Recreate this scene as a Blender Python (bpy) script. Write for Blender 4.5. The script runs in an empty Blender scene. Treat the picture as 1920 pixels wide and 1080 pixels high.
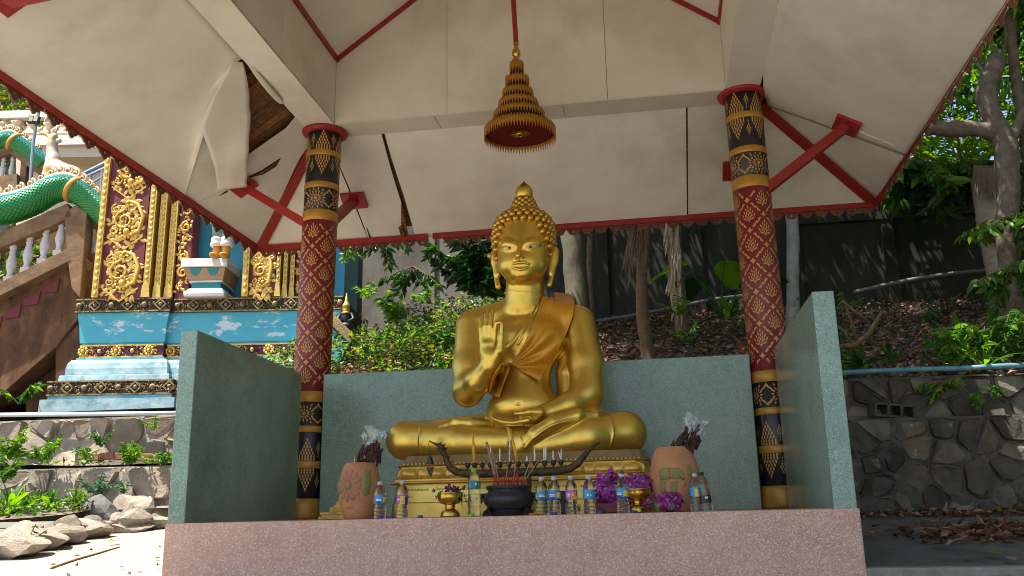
import bpy, bmesh, math, random
import numpy as np
from mathutils import Vector, Matrix
from mathutils.geometry import tessellate_polygon
PI = math.pi
random.seed(7); rng = np.random.default_rng(7)
SC = bpy.context.scene
COL = SC.collection

# ---------------------------------------------------------------- camera
CAM = np.array([1.1193, -6.0848, -0.0858]); YAW, PIT, ROL, FPX = .1561, .254, -.0189, 1724.5
_cy, _sy, _cp, _sp = math.cos(YAW), math.sin(YAW), math.cos(PIT), math.sin(PIT)
V_F = np.array([-_sy*_cp, _cy*_cp, _sp]); _r0 = np.array([_cy, _sy, 0.]); _u0 = np.cross(_r0, V_F)
V_R = math.cos(ROL)*_r0 + math.sin(ROL)*_u0; V_U = -math.sin(ROL)*_r0 + math.cos(ROL)*_u0
cd = bpy.data.cameras.new('camera'); cam = bpy.data.objects.new('camera', cd); COL.objects.link(cam)
cd.sensor_width = 36.0; cd.lens = FPX/1920*36; cd.clip_start = .05; cd.clip_end = 500
cam.matrix_world = Matrix(((V_R[0], V_U[0], -V_F[0], CAM[0]), (V_R[1], V_U[1], -V_F[1], CAM[1]), (V_R[2], V_U[2], -V_F[2], CAM[2]), (0, 0, 0, 1)))
SC.camera = cam

def at(px, py, X=None, Y=None, Z=None, P=None):
    """world point seen at a photo pixel, on the plane X=, Y=, Z= or P=(point, normal)"""
    d = V_F*FPX + V_R*(px-960) - V_U*(py-540)
    if X is not None: t = (X-CAM[0])/d[0]
    elif Y is not None: t = (Y-CAM[1])/d[1]
    elif Z is not None: t = (Z-CAM[2])/d[2]
    else:
        p0, n = np.array(P[0], float), np.array(P[1], float); t = ((p0-CAM)@n)/(d@n)
    return CAM + t*d

# ---------------------------------------------------------------- world, sun, exposure
SUN_DIR = Vector((-.305, -.23, .925)).normalized()          # towards the sun
w = bpy.data.worlds.new('World'); SC.world = w; w.use_nodes = True
nt = w.node_tree; bg = nt.nodes['Background']; sk = nt.nodes.new('ShaderNodeTexSky')
sk.sky_type = 'NISHITA'; sk.sun_disc = False
sk.sun_elevation = math.asin(SUN_DIR.z); sk.sun_rotation = math.atan2(SUN_DIR.x, SUN_DIR.y)
sk.dust_density = 1.5; sk.altitude = 50
nt.links.new(sk.outputs[0], bg.inputs[0]); bg.inputs[1].default_value = .12
sl = bpy.data.lights.new('sun', 'SUN'); so = bpy.data.objects.new('sun', sl); COL.objects.link(so)
sl.energy = 5.0; sl.angle = math.radians(.53); sl.color = (1, .95, .86)
so.rotation_euler = SUN_DIR.to_track_quat('Z', 'Y').to_euler(); so.location = (-4, -4, 12)
SC.view_settings.view_transform = 'Standard'; SC.view_settings.look = 'None'
SC.view_settings.exposure = 1.22; SC.view_settings.gamma = 1; SC.view_settings.use_curve_mapping = False
try:
    SC.cycles.max_bounces = 10; SC.cycles.diffuse_bounces = 6; SC.cycles.transparent_max_bounces = 12; SC.cycles.glossy_bounces = 4
    SC.cycles.use_denoising = True; SC.cycles.filter_width = 1.0
except Exception: pass

# ---------------------------------------------------------------- materials
def srgb(h):
    h = h.lstrip('#'); c = [int(h[i:i+2], 16)/255 for i in (0, 2, 4)]
    return tuple(x/12.92 if x <= .04045 else ((x+.055)/1.055)**2.4 for x in c)
MATS = {}
def mat(name, col, col2=None, scale=6, rough=.6, metal=0, bump=0, bscale=60, speck=None, sscale=120, spot=None, spscale=9, spth=.66,
        coat=0, spec=.5, detail=6, stretch=None, third=None, tscale=2.0, rand=0, trans=0, sheen=0, ior=1.45, rough2=None, cont=(.35, .65)):
    """procedural paint/stone/leaf: two tones mixed by noise, optional third tone, speckle, spots, bump, per-object tint"""
    m = bpy.data.materials.new(name); m.use_nodes = True; t = m.node_tree; N = t.nodes; L = t.links
    b = N['Principled BSDF']
    b.inputs['Roughness'].default_value = rough; b.inputs['Metallic'].default_value = metal
    b.inputs['Specular IOR Level'].default_value = spec; b.inputs['Coat Weight'].default_value = coat
    b.inputs['IOR'].default_value = ior
    if trans: b.inputs['Transmission Weight'].default_value = trans
    tc = N.new('ShaderNodeTexCoord'); co = tc.outputs['Object']
    if stretch:
        mp = N.new('ShaderNodeMapping'); mp.inputs['Scale'].default_value = stretch; L.new(co, mp.inputs[0]); co = mp.outputs[0]
    def noise(s, d=detail, r=.6):
        n = N.new('ShaderNodeTexNoise'); n.inputs['Scale'].default_value = s; n.inputs['Detail'].default_value = d; n.inputs['Roughness'].default_value = r
        L.new(co, n.inputs['Vector']); return n
    def ramp(src, a, c):
        r = N.new('ShaderNodeMapRange'); r.inputs[1].default_value = a; r.inputs[2].default_value = c; L.new(src, r.inputs[0]); return r.outputs[0]
    def mix(f, A, B):
        x = N.new('ShaderNodeMix'); x.data_type = 'RGBA'
        if isinstance(f, float): x.inputs[0].default_value = f
        else: L.new(f, x.inputs[0])
        for k, v in ((6, A), (7, B)):
            if isinstance(v, tuple): x.inputs[k].default_value = (*v[:3], 1)
            else: L.new(v, x.inputs[k])
        return x.outputs[2]
    c = tuple(col)
    nz = noise(scale)
    if col2 is not None: c = mix(ramp(nz.outputs['Fac'], *cont), c, tuple(col2))
    if third is not None: c = mix(ramp(noise(tscale, 8, .65).outputs['Fac'], .5, .72), c, tuple(third))
    if speck is not None:
        for j, sc_ in enumerate(speck):
            v = N.new('ShaderNodeTexVoronoi'); v.inputs['Scale'].default_value = sscale*(1+.45*j); v.feature = 'F1'; L.new(co, v.inputs['Vector'])
            s = N.new('ShaderNodeSeparateColor'); L.new(v.outputs['Color'], s.inputs[0])
            gt = N.new('ShaderNodeMath'); gt.operation = 'GREATER_THAN'; gt.inputs[1].default_value = sc_[1]; L.new(s.outputs[0], gt.inputs[0])
            lt = N.new('ShaderNodeMath'); lt.operation = 'LESS_THAN'; lt.inputs[1].default_value = .42; L.new(v.outputs['Distance'], lt.inputs[0])
            mu = N.new('ShaderNodeMath'); mu.operation = 'MULTIPLY'; L.new(gt.outputs[0], mu.inputs[0]); L.new(lt.outputs[0], mu.inputs[1])
            c = mix(mu.outputs[0], c, sc_[0])
    if spot is not None:
        c = mix(ramp(noise(spscale, 8, .7).outputs['Fac'], spth, spth+.04), c, tuple(spot))
    if rand:
        oi = N.new('ShaderNodeObjectInfo'); hs = N.new('ShaderNodeHueSaturation')
        r1 = N.new('ShaderNodeMapRange'); r1.inputs[3].default_value = 1-rand; r1.inputs[4].default_value = 1+rand; L.new(oi.outputs['Random'], r1.inputs[0])
        L.new(r1.outputs[0], hs.inputs['Value'])
        if isinstance(c, tuple): hs.inputs['Color'].default_value = (*c[:3], 1)
        else: L.new(c, hs.inputs['Color'])
        c = hs.outputs[0]
    if isinstance(c, tuple): b.inputs['Base Color'].default_value = (*c[:3], 1)
    else: L.new(c, b.inputs['Base Color'])
    if rough2 is not None:
        r = N.new('ShaderNodeMapRange'); r.inputs[1].default_value = .3; r.inputs[2].default_value = .7
        r.inputs[3].default_value = rough; r.inputs[4].default_value = rough2; L.new(nz.outputs['Fac'], r.inputs[0]); L.new(r.outputs[0], b.inputs['Roughness'])
    if bump:
        bn = noise(bscale, 5); bp = N.new('ShaderNodeBump'); bp.inputs['Strength'].default_value = min(1, bump); bp.inputs['Distance'].default_value = .02*max(1, bump)
        L.new(bn.outputs['Fac'], bp.inputs['Height']); L.new(bp.outputs[0], b.inputs['Normal'])
    MATS[name] = m
    return m

def leafmat(name, a, b_, rough=.45, tl=.35, scale=3.0):
    """leaf: two greens by noise and object, part of the light passes through"""
    m = mat(name, a, b_, scale=scale, rough=rough, detail=3)
    t = m.node_tree; N = t.nodes; L = t.links; p = N['Principled BSDF']; out = N['Material Output']
    tr = N.new('ShaderNodeBsdfTranslucent'); mx = N.new('ShaderNodeMixShader'); mx.inputs[0].default_value = tl
    src = p.inputs['Base Color'].links[0].from_socket
    g = N.new('ShaderNodeHueSaturation'); g.inputs['Saturation'].default_value = 1.15; g.inputs['Value'].default_value = 1.6
    L.new(src, g.inputs['Color']); L.new(g.outputs[0], tr.inputs[0])
    L.new(p.outputs[0], mx.inputs[1]); L.new(tr.outputs[0], mx.inputs[2]); L.new(mx.outputs[0], out.inputs[0])
    return m

# ---------------------------------------------------------------- mesh building
class B:
    """collects shapes, then links them as ONE mesh object"""
    def __init__(s): s.v = []; s.f = []; s.m = []; s.mi = 0; s.sm = []; s.smooth = False
    def add(s, vs, fs):
        o = len(s.v); s.v += [tuple(map(float, p)) for p in vs]
        s.f += [tuple(i+o for i in f) for f in fs]; s.m += [s.mi]*len(fs); s.sm += [s.smooth]*len(fs)
        return s
    def box(s, c, size, rot=None):
        x, y, z = (k/2 for k in size); vs = [Vector((a*x, b*y, d*z)) for a in (-1, 1) for b in (-1, 1) for d in (-1, 1)]
        if rot is not None: vs = [rot @ p for p in vs]
        vs = [p+Vector(c) for p in vs]
        return s.add(vs, [(0, 1, 3, 2), (4, 6, 7, 5), (0, 4, 5, 1), (2, 3, 7, 6), (0, 2, 6, 4), (1, 5, 7, 3)])
    def bar(s, a, b, w, h, up=(0, 0, 1)):
        a, b = Vector(a), Vector(b); d = b-a; z = d.normalized(); x = Vector(up).cross(z)
        if x.length < 1e-4: x = Vector((1, 0, 0))
        x.normalize(); y = z.cross(x); r = Matrix((x, y, z)).transposed()
        return s.box((a+b)/2, (w, h, d.length), r)
    def tube(s, pts, rad, n=8, cap=True):
        pts = [Vector(p) for p in pts]; k = len(pts)
        if not hasattr(rad, '__len__'): rad = [rad]*k
        vs = []; fr = None
        for i, p in enumerate(pts):
            t = (pts[min(i+1, k-1)]-pts[max(i-1, 0)]).normalized()
            if fr is None: fr = t.orthogonal().normalized()
            else:
                fr = fr - t*fr.dot(t)
                fr = fr.normalized() if fr.length > 1e-6 else t.orthogonal().normalized()
            bn = t.cross(fr)
            for j in range(n):
                a = 2*PI*j/n; vs.append(p + (fr*math.cos(a)+bn*math.sin(a))*rad[i])
        fs = [(i*n+j, i*n+(j+1) % n, (i+1)*n+(j+1) % n, (i+1)*n+j) for i in range(k-1) for j in range(n)]
        if cap: fs += [tuple(range(n-1, -1, -1)), tuple((k-1)*n+j for j in range(n))]
        return s.add(vs, fs)
    def lathe(s, prof, c=(0, 0, 0), n=24, cap=True):
        vs = []; k = len(prof)
        for r, z in prof: vs += [(c[0]+r*math.cos(2*PI*j/n), c[1]+r*math.sin(2*PI*j/n), c[2]+z) for j in range(n)]
        fs = [(i*n+j, i*n+(j+1) % n, (i+1)*n+(j+1) % n, (i+1)*n+j) for i in range(k-1) for j in range(n)]
        if cap: fs += [tuple(range(n-1, -1, -1)), tuple((k-1)*n+j for j in range(n))]
        return s.add(vs, fs)
    def sphere(s, c, r, n=8, m=6):
        if not hasattr(r, '__len__'): r = (r, r, r)
        vs = [(c[0], c[1], c[2]-r[2])]
        for i in range(1, m):
            a = -PI/2+PI*i/m
            vs += [(c[0]+r[0]*math.cos(a)*math.cos(2*PI*j/n), c[1]+r[1]*math.cos(a)*math.sin(2*PI*j/n), c[2]+r[2]*math.sin(a)) for j in range(n)]
        vs.append((c[0], c[1], c[2]+r[2])); e = len(vs)-1
        fs = [(0, 1+(j+1) % n, 1+j) for j in range(n)]
        fs += [(1+i*n+j, 1+i*n+(j+1) % n, 1+(i+1)*n+(j+1) % n, 1+(i+1)*n+j) for i in range(m-2) for j in range(n)]
        fs += [(e, 1+(m-2)*n+j, 1+(m-2)*n+(j+1) % n) for j in range(n)]
        return s.add(vs, fs)
    def slab(s, poly, off):
        """closed polygon (3D points, flat) given thickness along the vector off"""
        P = [Vector(p) for p in poly]; off = Vector(off); k = len(P)
        tri = tessellate_polygon([P])
        fs = [tuple(t) for t in tri] + [tuple(i+k for i in reversed(t)) for t in tri]
        fs += [(i, i+k, (i+1) % k+k, (i+1) % k) for i in range(k)]
        return s.add(P+[p+off for p in P], fs)
    def grid(s, pts, nu, nv, wrap=False):
        fs = [(i*nv+j, i*nv+(j+1) % nv, (i+1)*nv+(j+1) % nv, (i+1)*nv+j) for i in range(nu-1) for j in range(nv if wrap else nv-1)]
        return s.add(pts, fs)
    def mesh(s, name, mats):
        me = bpy.data.meshes.new(name); me.from_pydata(s.v, [], s.f)
        if not isinstance(mats, (list, tuple)): mats = [mats]
        for k in mats: me.materials.append(MATS[k] if isinstance(k, str) else k)
        me.polygons.foreach_set('material_index', s.m); me.polygons.foreach_set('use_smooth', s.sm)
        bm = bmesh.new(); bm.from_mesh(me); bmesh.ops.recalc_face_normals(bm, faces=bm.faces); bm.to_mesh(me); bm.free()
        return me
    def obj(s, name, mats, parent=None, bevel=0, angle=None):
        o = place(name, s.mesh(name, mats), parent)
        if bevel:
            md = o.modifiers.new('bevel', 'BEVEL'); md.width = bevel; md.segments = 2; md.limit_method = 'ANGLE'; md.angle_limit = math.radians(35)
        return o
def place(name, me, parent=None, loc=None, rot=None, scale=None):
    o = bpy.data.objects.new(name, me); COL.objects.link(o)
    if parent is not None: o.parent = parent
    if loc is not None: o.location = loc
    if rot is not None: o.rotation_euler = rot
    if scale is not None: o.scale = scale if hasattr(scale, '__len__') else (scale,)*3
    return o
def tag(o, label, cat, group=None):
    o['label'] = label; o['category'] = cat
    if group: o['group'] = group
    return o
def thing(name, label, cat, loc=(0, 0, 0), rz=0, group=None):
    o = bpy.data.objects.new(name, None); COL.objects.link(o); o.empty_display_size = .1
    o.location = loc; o.rotation_euler = (0, 0, rz)
    return tag(o, label, cat, group)
def struct(o, kind='structure'): o['kind'] = kind; return o
def dup(root, loc, rz=None, label=None, group=None, scale=None):
    r = root.copy(); COL.objects.link(r); r.location = loc
    if rz is not None: r.rotation_euler = (0, 0, rz)
    if scale is not None: r.scale = (scale,)*3
    if label: r['label'] = label
    if group: r['group'] = group
    for ch in list(root.children):
        c = ch.copy(); COL.objects.link(c); c.parent = r; c.matrix_parent_inverse = ch.matrix_parent_inverse
        for g in ch.children:
            d = g.copy(); COL.objects.link(d); d.parent = c
    return r
def npmesh(name, V, F, mats, smooth=True, mi=None):
    """mesh from numpy arrays, all faces with the same number of corners"""
    me = bpy.data.meshes.new(name); k = F.shape[1]
    me.vertices.add(len(V)); me.vertices.foreach_set('co', np.ascontiguousarray(V, dtype=np.float32).ravel())
    me.loops.add(F.size); me.loops.foreach_set('vertex_index', np.ascontiguousarray(F, dtype=np.int32).ravel())
    me.polygons.add(len(F)); me.polygons.foreach_set('loop_start', np.arange(0, F.size, k, dtype=np.int32))
    me.polygons.foreach_set('use_smooth', np.full(len(F), smooth))
    if not isinstance(mats, (list, tuple)): mats = [mats]
    for q in mats: me.materials.append(MATS[q] if isinstance(q, str) else q)
    if mi is not None: me.polygons.foreach_set('material_index', np.ascontiguousarray(mi, dtype=np.int32))
    me.update(calc_edges=True); me.validate(); return me
def vnoise(P, s=1.0, seed=0):
    """cheap smooth value noise, P (n,3) -> (n,) in -1..1"""
    P = np.asarray(P, float)*s + seed*17.31; i = np.floor(P).astype(np.int64); f = P-i; f = f*f*(3-2*f); out = 0
    for dx in (0, 1):
        for dy in (0, 1):
            for dz in (0, 1):
                h = ((i[:, 0]+dx)*73856093) ^ ((i[:, 1]+dy)*19349663) ^ ((i[:, 2]+dz)*83492791)
                h = (h*2654435761) & 0xffffffff; h = ((h >> 13) ^ h)*1274126177 & 0xffffffff
                wgt = (f[:, 0] if dx else 1-f[:, 0])*(f[:, 1] if dy else 1-f[:, 1])*(f[:, 2] if dz else 1-f[:, 2])
                out = out + wgt*(h/0xffffffff*2-1)
    return out
# ---------------------------------------------------------------- materials of the pavilion
mat('pink_terrazzo', srgb('#d2a68e'), srgb('#c6987e'), scale=3, rough=.45, bump=.12, bscale=120, sscale=98,
    speck=[((.70, .61, .56), .50), ((.46, .20, .10), .58), ((.60, .54, .54), .78), ((.34, .13, .075), .84)], third=srgb('#bd8f7c'), tscale=1.6, spot=srgb('#8a6155'), spscale=3.5, spth=.70)
mat('green_terrazzo', srgb('#8aa496'), srgb('#7d9888'), scale=4, rough=.12, rough2=.22, sscale=85, speck=[((.30, .40, .36), .6), ((.11, .17, .14), .70), ((.56, .62, .58), .92)], third=(.16, .22, .18), tscale=1.1, bump=.02, bscale=160)
mat('cream_board', srgb('#dad3c6'), srgb('#d0c8b9'), scale=1.6, rough=.75, spot=(.20, .16, .12), spscale=30.0, spth=.735, bump=.05, bscale=14, third=srgb('#c2b9a9'), tscale=.8, rand=.05)
mat('soffit_board', srgb('#dad5ca'), srgb('#d0c9bd'), scale=2.2, rough=.7, spot=(.16, .14, .12), spscale=36, spth=.715, bump=.10, bscale=9, third=srgb('#bdb5a7'), tscale=.9, rand=.05)
mat('red_paint', (.33, .022, .016), (.26, .018, .014), scale=14, rough=.45, spot=(.10, .015, .012), spscale=24, spth=.70, bump=.1, bscale=80, rand=.12)
mat('bare_wood', (.22, .095, .025), (.07, .028, .010), scale=9, rough=.8, stretch=(1, 9, 9), bump=.3, bscale=30, third=(.30, .15, .05), tscale=3, rand=.3)
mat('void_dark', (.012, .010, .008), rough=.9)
mat('roof_tile', (.14, .05, .03), (.09, .03, .02), scale=9, rough=.7, bump=.5, bscale=20)
mat('valance_brown', (.17, .06, .03), (.11, .035, .018), scale=20, rough=.55, rand=.2, spot=(.38, .22, .09), spscale=30, spth=.62)
mat('gold_band', (.50, .27, .045), (.43, .22, .03), scale=8, rough=.38, metal=.25, bump=.05, bscale=50, spot=(.16, .08, .02), spscale=26, spth=.76)
mat('black_paint', (.010, .010, .014), (.016, .014, .018), scale=12, rough=.38, coat=.15, bump=.03)
mat('maroon_paint', (.20, .013, .024), (.165, .010, .018), scale=7, rough=.42, coat=.1, bump=.03)
mat('stencil_gold', (.56, .33, .09), (.46, .25, .055), scale=30, rough=.45, metal=.15)

# ---------------------------------------------------------------- platform and walls
def slabz(x, y): return -.017 + .0163*y + .0018*x
def quadtop(x0, x1, y0, y1, h0, h1, zb, dz=0):
    """block standing between the sloping platform top (or zb) and a level top"""
    pass
def sheet_block(b, xy, zlo, zhi):
    k = len(xy); vs = [(x, y, zlo(x, y) if callable(zlo) else zlo) for x, y in xy] + [(x, y, zhi(x, y) if callable(zhi) else zhi) for x, y in xy]
    b.add(vs, [tuple(reversed(range(k))), tuple(range(k, 2*k))] + [(i, (i+1) % k, (i+1) % k+k, i+k) for i in range(k)])
plat = B(); sheet_block(plat, [(-2.290, -.006), (2.300, -.006), (2.300, 2.62), (-2.290, 2.62)], -1.1, slabz)
o = plat.obj('altar_platform', 'pink_terrazzo', bevel=.008); tag(o, 'low pink terrazzo platform carrying the golden statue and the offerings', 'platform')
def wall(name, xy, top, label):
    b = B(); sheet_block(b, xy, lambda x, y: slabz(x, y)-.003, top)
    return tag(b.obj(name, 'green_terrazzo', bevel=.007), label, 'wall')
wall('side_wall', [(-2.2793, 0), (-2.15, 0), (-2.1621, 2.02), (-2.2915, 2.02)], 1.337, 'green terrazzo side wall left of the statue, dark inner face')
wall('side_wall', [(2.15, 0), (2.288, 0), (2.2676, 2.02), (2.1296, 2.02)], 1.3705, 'green terrazzo side wall right of the statue, polished inner face mirroring a column')
wall('back_wall', [(-1.9915, 2.1357), (1.9277, 2.1357), (1.9277, 2.265), (-1.9915, 2.265)], lambda x, y: 1.3399+.002*(x+2), 'wide green terrazzo wall standing behind the golden statue')

# ---------------------------------------------------------------- columns
RC = .172
def petal(cx, cy, ang, ln, wd, tip=1.25, n=5, curl=0):
    """flame shaped petal outline; base at (cx,cy), pointing along ang (0 = up)"""
    pts = []
    for sgn in (1, -1):
        rg = range(n+1) if sgn == 1 else range(n-1, 0, -1)
        for i in rg:
            t = i/n; ww = wd/2*math.sin(PI*t**.72)**.85*(1-.15*t) if 0 < t < 1 else 0
            x = sgn*ww + curl*math.sin(t*PI*1.3)*wd; y = t*ln
            pts.append((cx + x*math.cos(ang) + y*math.sin(ang), cy - x*math.sin(ang) + y*math.cos(ang)))
    return pts
def lotus(s=1.0, flip=False):
    P = []
    rows = [(.118, [(0, 0)]), (.090, [(-.020, -.18), (.020, .18)]), (.074, [(0, 0)]), (.062, [(-.038, -.32), (.038, .32)]), (.048, [(-.016, -.1), (.016, .1)]),
            (.030, [(-.052, -.5), (.052, .5), (0, 0)]), (.022, [(-.028, -.25), (.028, .25)]), (.004, [(-.013, -.1), (.013, .1)])]
    for z, it in rows:
        for x, a in it: P.append(petal(x, z, a, .040, .0155))
    for sg in (-1, 1): P.append(petal(sg*.020, .000, sg*1.12, .046, .020, curl=sg*.2)); P.append(petal(sg*.010, -.010, sg*.75, .028, .010))
    P.append([(-.013, -.006), (0, -.032), (.013, -.006), (0, .002)])
    P += [petal(0, -.002, 0, .02, .008)]
    return [[(x*s, (y-.045)*s) for x, y in p] for p in P]
def flame(up=1, big=True):
    """spired flame of stacked leaves rising from a band"""
    P = []
    if big: rows = [(.175, 1), (.145, 2), (.115, 3), (.085, 4), (.055, 5), (.025, 6), (0, 6)]
    else: rows = [(.15, 1), (.128, 2), (.106, 3), (.084, 2), (.06, 1), (.03, 1)]
    for z, k in rows:
        for i in range(k):
            x = (i-(k-1)/2)*(.026 if big else .017); P.append(petal(x, z, x*2.0, .036 if big else .026, .0165 if big else .011))
    return [[(x, y*up) for x, y in p] for p in P]
def flower(h=.19):
    P = []; k = h/.19
    for r0, ln, wd, n, off in ((.0, .022, .015, 8, 0), (.024, .026, .015, 12, .13), (.052, .030, .015, 16, 0), (.082, .028, .014, 16, .2)):
        for i in range(n):
            a = 2*PI*i/n+off
            if r0 > .05 and abs(math.cos(a)) < .25 and r0 > .06: continue
            sx = 1.35 if r0 > .02 else 1.0
            x, y = math.sin(a)*r0*sx, math.cos(a)*r0*.92
            if abs(y) > h/2-.028: continue
            P.append(petal(x, y, a, ln, wd))
    for sx in (-1, 1):
        for sy in (-1, 1):
            for j in range(4): P.append(petal(sx*(.075+.018*j), sy*(.030+.011*j), sx*(.9-.2*j)*1 if sy > 0 else PI-sx*(.9-.2*j), .034, .013, curl=sx*.3))
    return [[(x, y*k) for x, y in p] for p in P]
def wrap(b, polys, u0, z0, R):
    for p in polys:
        vs = [(R*math.sin((u0+x)/RC), -R*math.cos((u0+x)/RC), z0+y) for x, y in p]
        cx = sum(v[0] for v in vs)/len(vs); cy_ = sum(v[1] for v in vs)/len(vs); cz = sum(v[2] for v in vs)/len(vs)
        l = math.hypot(cx, cy_) or 1; cc = (cx/l*R, cy_/l*R, cz); k = len(vs)
        b.add(vs+[cc], [(i, (i+1) % k, k) for i in range(k)])
def cyl(b, r, z0, z1, n=48): b.lathe([(r, z0), (r, z1)], n=n)
def make_column():
    t = thing('column', 'round maroon column with gold lotus stencils left of the statue, beside the torn ceiling', 'column', group='stencilled columns')
    def sec(name, m, r, z0, z1):
        b = B(); b.smooth = True; b.lathe([(r-.0008, z0), (r, z0+.001), (r, z1-.001), (r-.0008, z1)], n=56, cap=False)
        b.smooth = False; b.lathe([(r-.004, z0+.002), (r-.004, z1-.002)], n=20); return b.obj(name, m, t)
    sec('upper_shaft', 'black_paint', RC-.002, 2.95, 3.86); sec('middle_shaft', 'maroon_paint', RC, 1.16, 2.90); sec('lower_shaft', 'black_paint', RC-.002, .16, 1.10)
    for z0, z1 in ((3.552, 3.61), (3.206, 3.268), (2.868, 2.976), (1.071, 1.171), (.789, .848), (.459, .526)): sec('gold_band', 'gold_band', RC+.003, z0, z1)
    b = B(); b.smooth = True; b.lathe([(RC+.001, 0), (RC+.020, .006), (RC+.024, .03), (RC+.022, .14), (RC+.012, .178), (RC, .188)], n=48); b.obj('base_ring', 'gold_band', t)
    b = B(); b.smooth = True; b.lathe([(RC-.01, 3.815), (RC+.03, 3.818), (RC+.058, 3.832), (RC+.062, 3.85), (RC+.05, 3.866), (RC-.01, 3.868)], n=48); b.obj('capital_ring', 'red_paint', t)
    # stencils: thin raised paint
    C_ = 2*PI*RC; R = RC+.0016
    b = B(); cw = C_/4; ch = .287
    def wavy(u, z, sx, sy): return [[(u+sx*x, z+sy*y) for x, y in petal(.024, .028, .72, .058, .020, curl=.30)]]
    for row in range(-1, 13):
        for colm in range(4):
            u = colm*cw + (cw/2 if row % 2 else 0); z = 1.30 + row*ch/2
            if z-.08 > 1.16 and z+.10 < 2.885: wrap(b, lotus(.86), u, z, R)
            zs = z + ch/2
            if 1.21 < zs < 2.84:
                wrap(b, [[(0, .030), (.011, .011), (.030, 0), (.011, -.011), (0, -.030), (-.011, -.011), (-.030, 0), (-.011, .011)]], u, zs, R)
                for sx in (-1, 1):
                    for sy in (-1, 1):
                        if 1.18 < zs+sy*.075 < 2.86: wrap(b, wavy(0, 0, sx, sy), u, zs, R)
                    if zs+ch/4 < 2.86: wrap(b, [[(0, .015), (.014, 0), (0, -.015), (-.014, 0)]], u+sx*cw/4, zs+ch/4, R)
    b.obj('lotus_stencil', 'stencil_gold', t)
    b = B(); R2 = RC-.0004
    for k in range(10):
        u = (k+.5)*C_/10; big = k % 2 == 0
        wrap(b, flame(1, big), u, 3.61, R2); wrap(b, flame(-1, big), u, 3.552, R2)
        wrap(b, flame(1, big), u, .526, R2); wrap(b, flame(-1, big), u, .459, R2)
    b.obj('flame_stencil', 'stencil_gold', t)
    b = B()
    for k in range(4):
        wrap(b, flower(.205), (k+.02)*C_/4, 3.092, R2); wrap(b, flower(.2), (k+.02)*C_/4, .96, R2)
        for z in (2.985, 3.198): pass
    b.obj('flower_stencil', 'stencil_gold', t)
    return t
colL = make_column(); colL.location = (-2.174, 2.256, .012); colL.rotation_euler = (0, math.atan2(.064, 3.87), 0)
colR = dup(colL, (2.1175, 2.256, .024), label='round maroon column with gold lotus stencils right of the statue, beside crossed red struts')
colR.rotation_euler = (0, math.atan2(-.047, 3.87), math.radians(22))

# ---------------------------------------------------------------- roof
roof = thing('pavilion_roof', 'white panelled open pavilion roof with red trim, torn on its left side', 'roof', (0, .3, 3.87))
def part(b, name, m, bevel=0):
    o = b.obj(name, m, roof, bevel=bevel); o.matrix_parent_inverse = Matrix.Translation((0, -.3, -3.87)); return o
XL, XR, YB, YF, ZB, BW = -2.110, 2.071, 2.256, -2.30, 3.875, .318
EL, ER, EY, EF = -3.384, 3.501, 3.591, -3.63
ZE = lambda x: 3.075+.005*(x+3.4)                       # lower edge of the red eave board
xli, xlo, xri, xro = XL+BW/2, XL-BW/2, XR-BW/2, XR+BW/2
ybi, ybo, yfi, yfo = YB-BW/2, YB+BW/2, YF+BW/2, YF-BW/2
# beams: butt jointed boards with dark gaps
def board(name, x0, x1, y0, y1, z0, z1, m='cream_board', bevel=.004):
    b = B(); b.box(((x0+x1)/2, (y0+y1)/2, (z0+z1)/2), (x1-x0, y1-y0, z1-z0)); return part(b, name, m, bevel)
yj = .905                                                # joint seen in the left beam
board('beam_board', xlo, xli, yj+.006, ybo, ZB, ZB+.02); board('beam_board', xlo, xli, -1.2, yj-.004, ZB-.004, ZB+.02); board('beam_board', xlo, xli, yfo, -1.206, ZB, ZB+.02)
board('beam_board', xri, xro, .3, ybo, ZB, ZB+.02); board('beam_board', xri, xro, yfo, .294, ZB, ZB+.02)
xs = [xli+.003, -.92, .36, xri-.003]
for i in range(3): board('beam_board', xs[i]+.002, xs[i+1]-.002, ybi, ybo, ZB+.001*(i % 2), ZB+.02)
for i in range(3): board('beam_board', xs[i]+.002, xs[i+1]-.002, yfo, yfi, ZB, ZB+.02)
core = B()
for x0, x1, y0, y1 in ((xlo+.02, xli-.02, yfo, ybo), (xri+.02, xro-.02, yfo, ybo)): core.box(((x0+x1)/2, (y0+y1)/2, ZB+.13), (x1-x0, y1-y0, .2))
core.box(((xli+xri)/2, (ybi+ybo)/2, ZB+.13), (xri-xli+.03, BW-.04, .2)); core.box(((xli+xri)/2, (yfi+yfo)/2, ZB+.13), (xri-xli+.03, BW-.04, .2))
part(core, 'beam_core', 'bare_wood')
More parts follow.
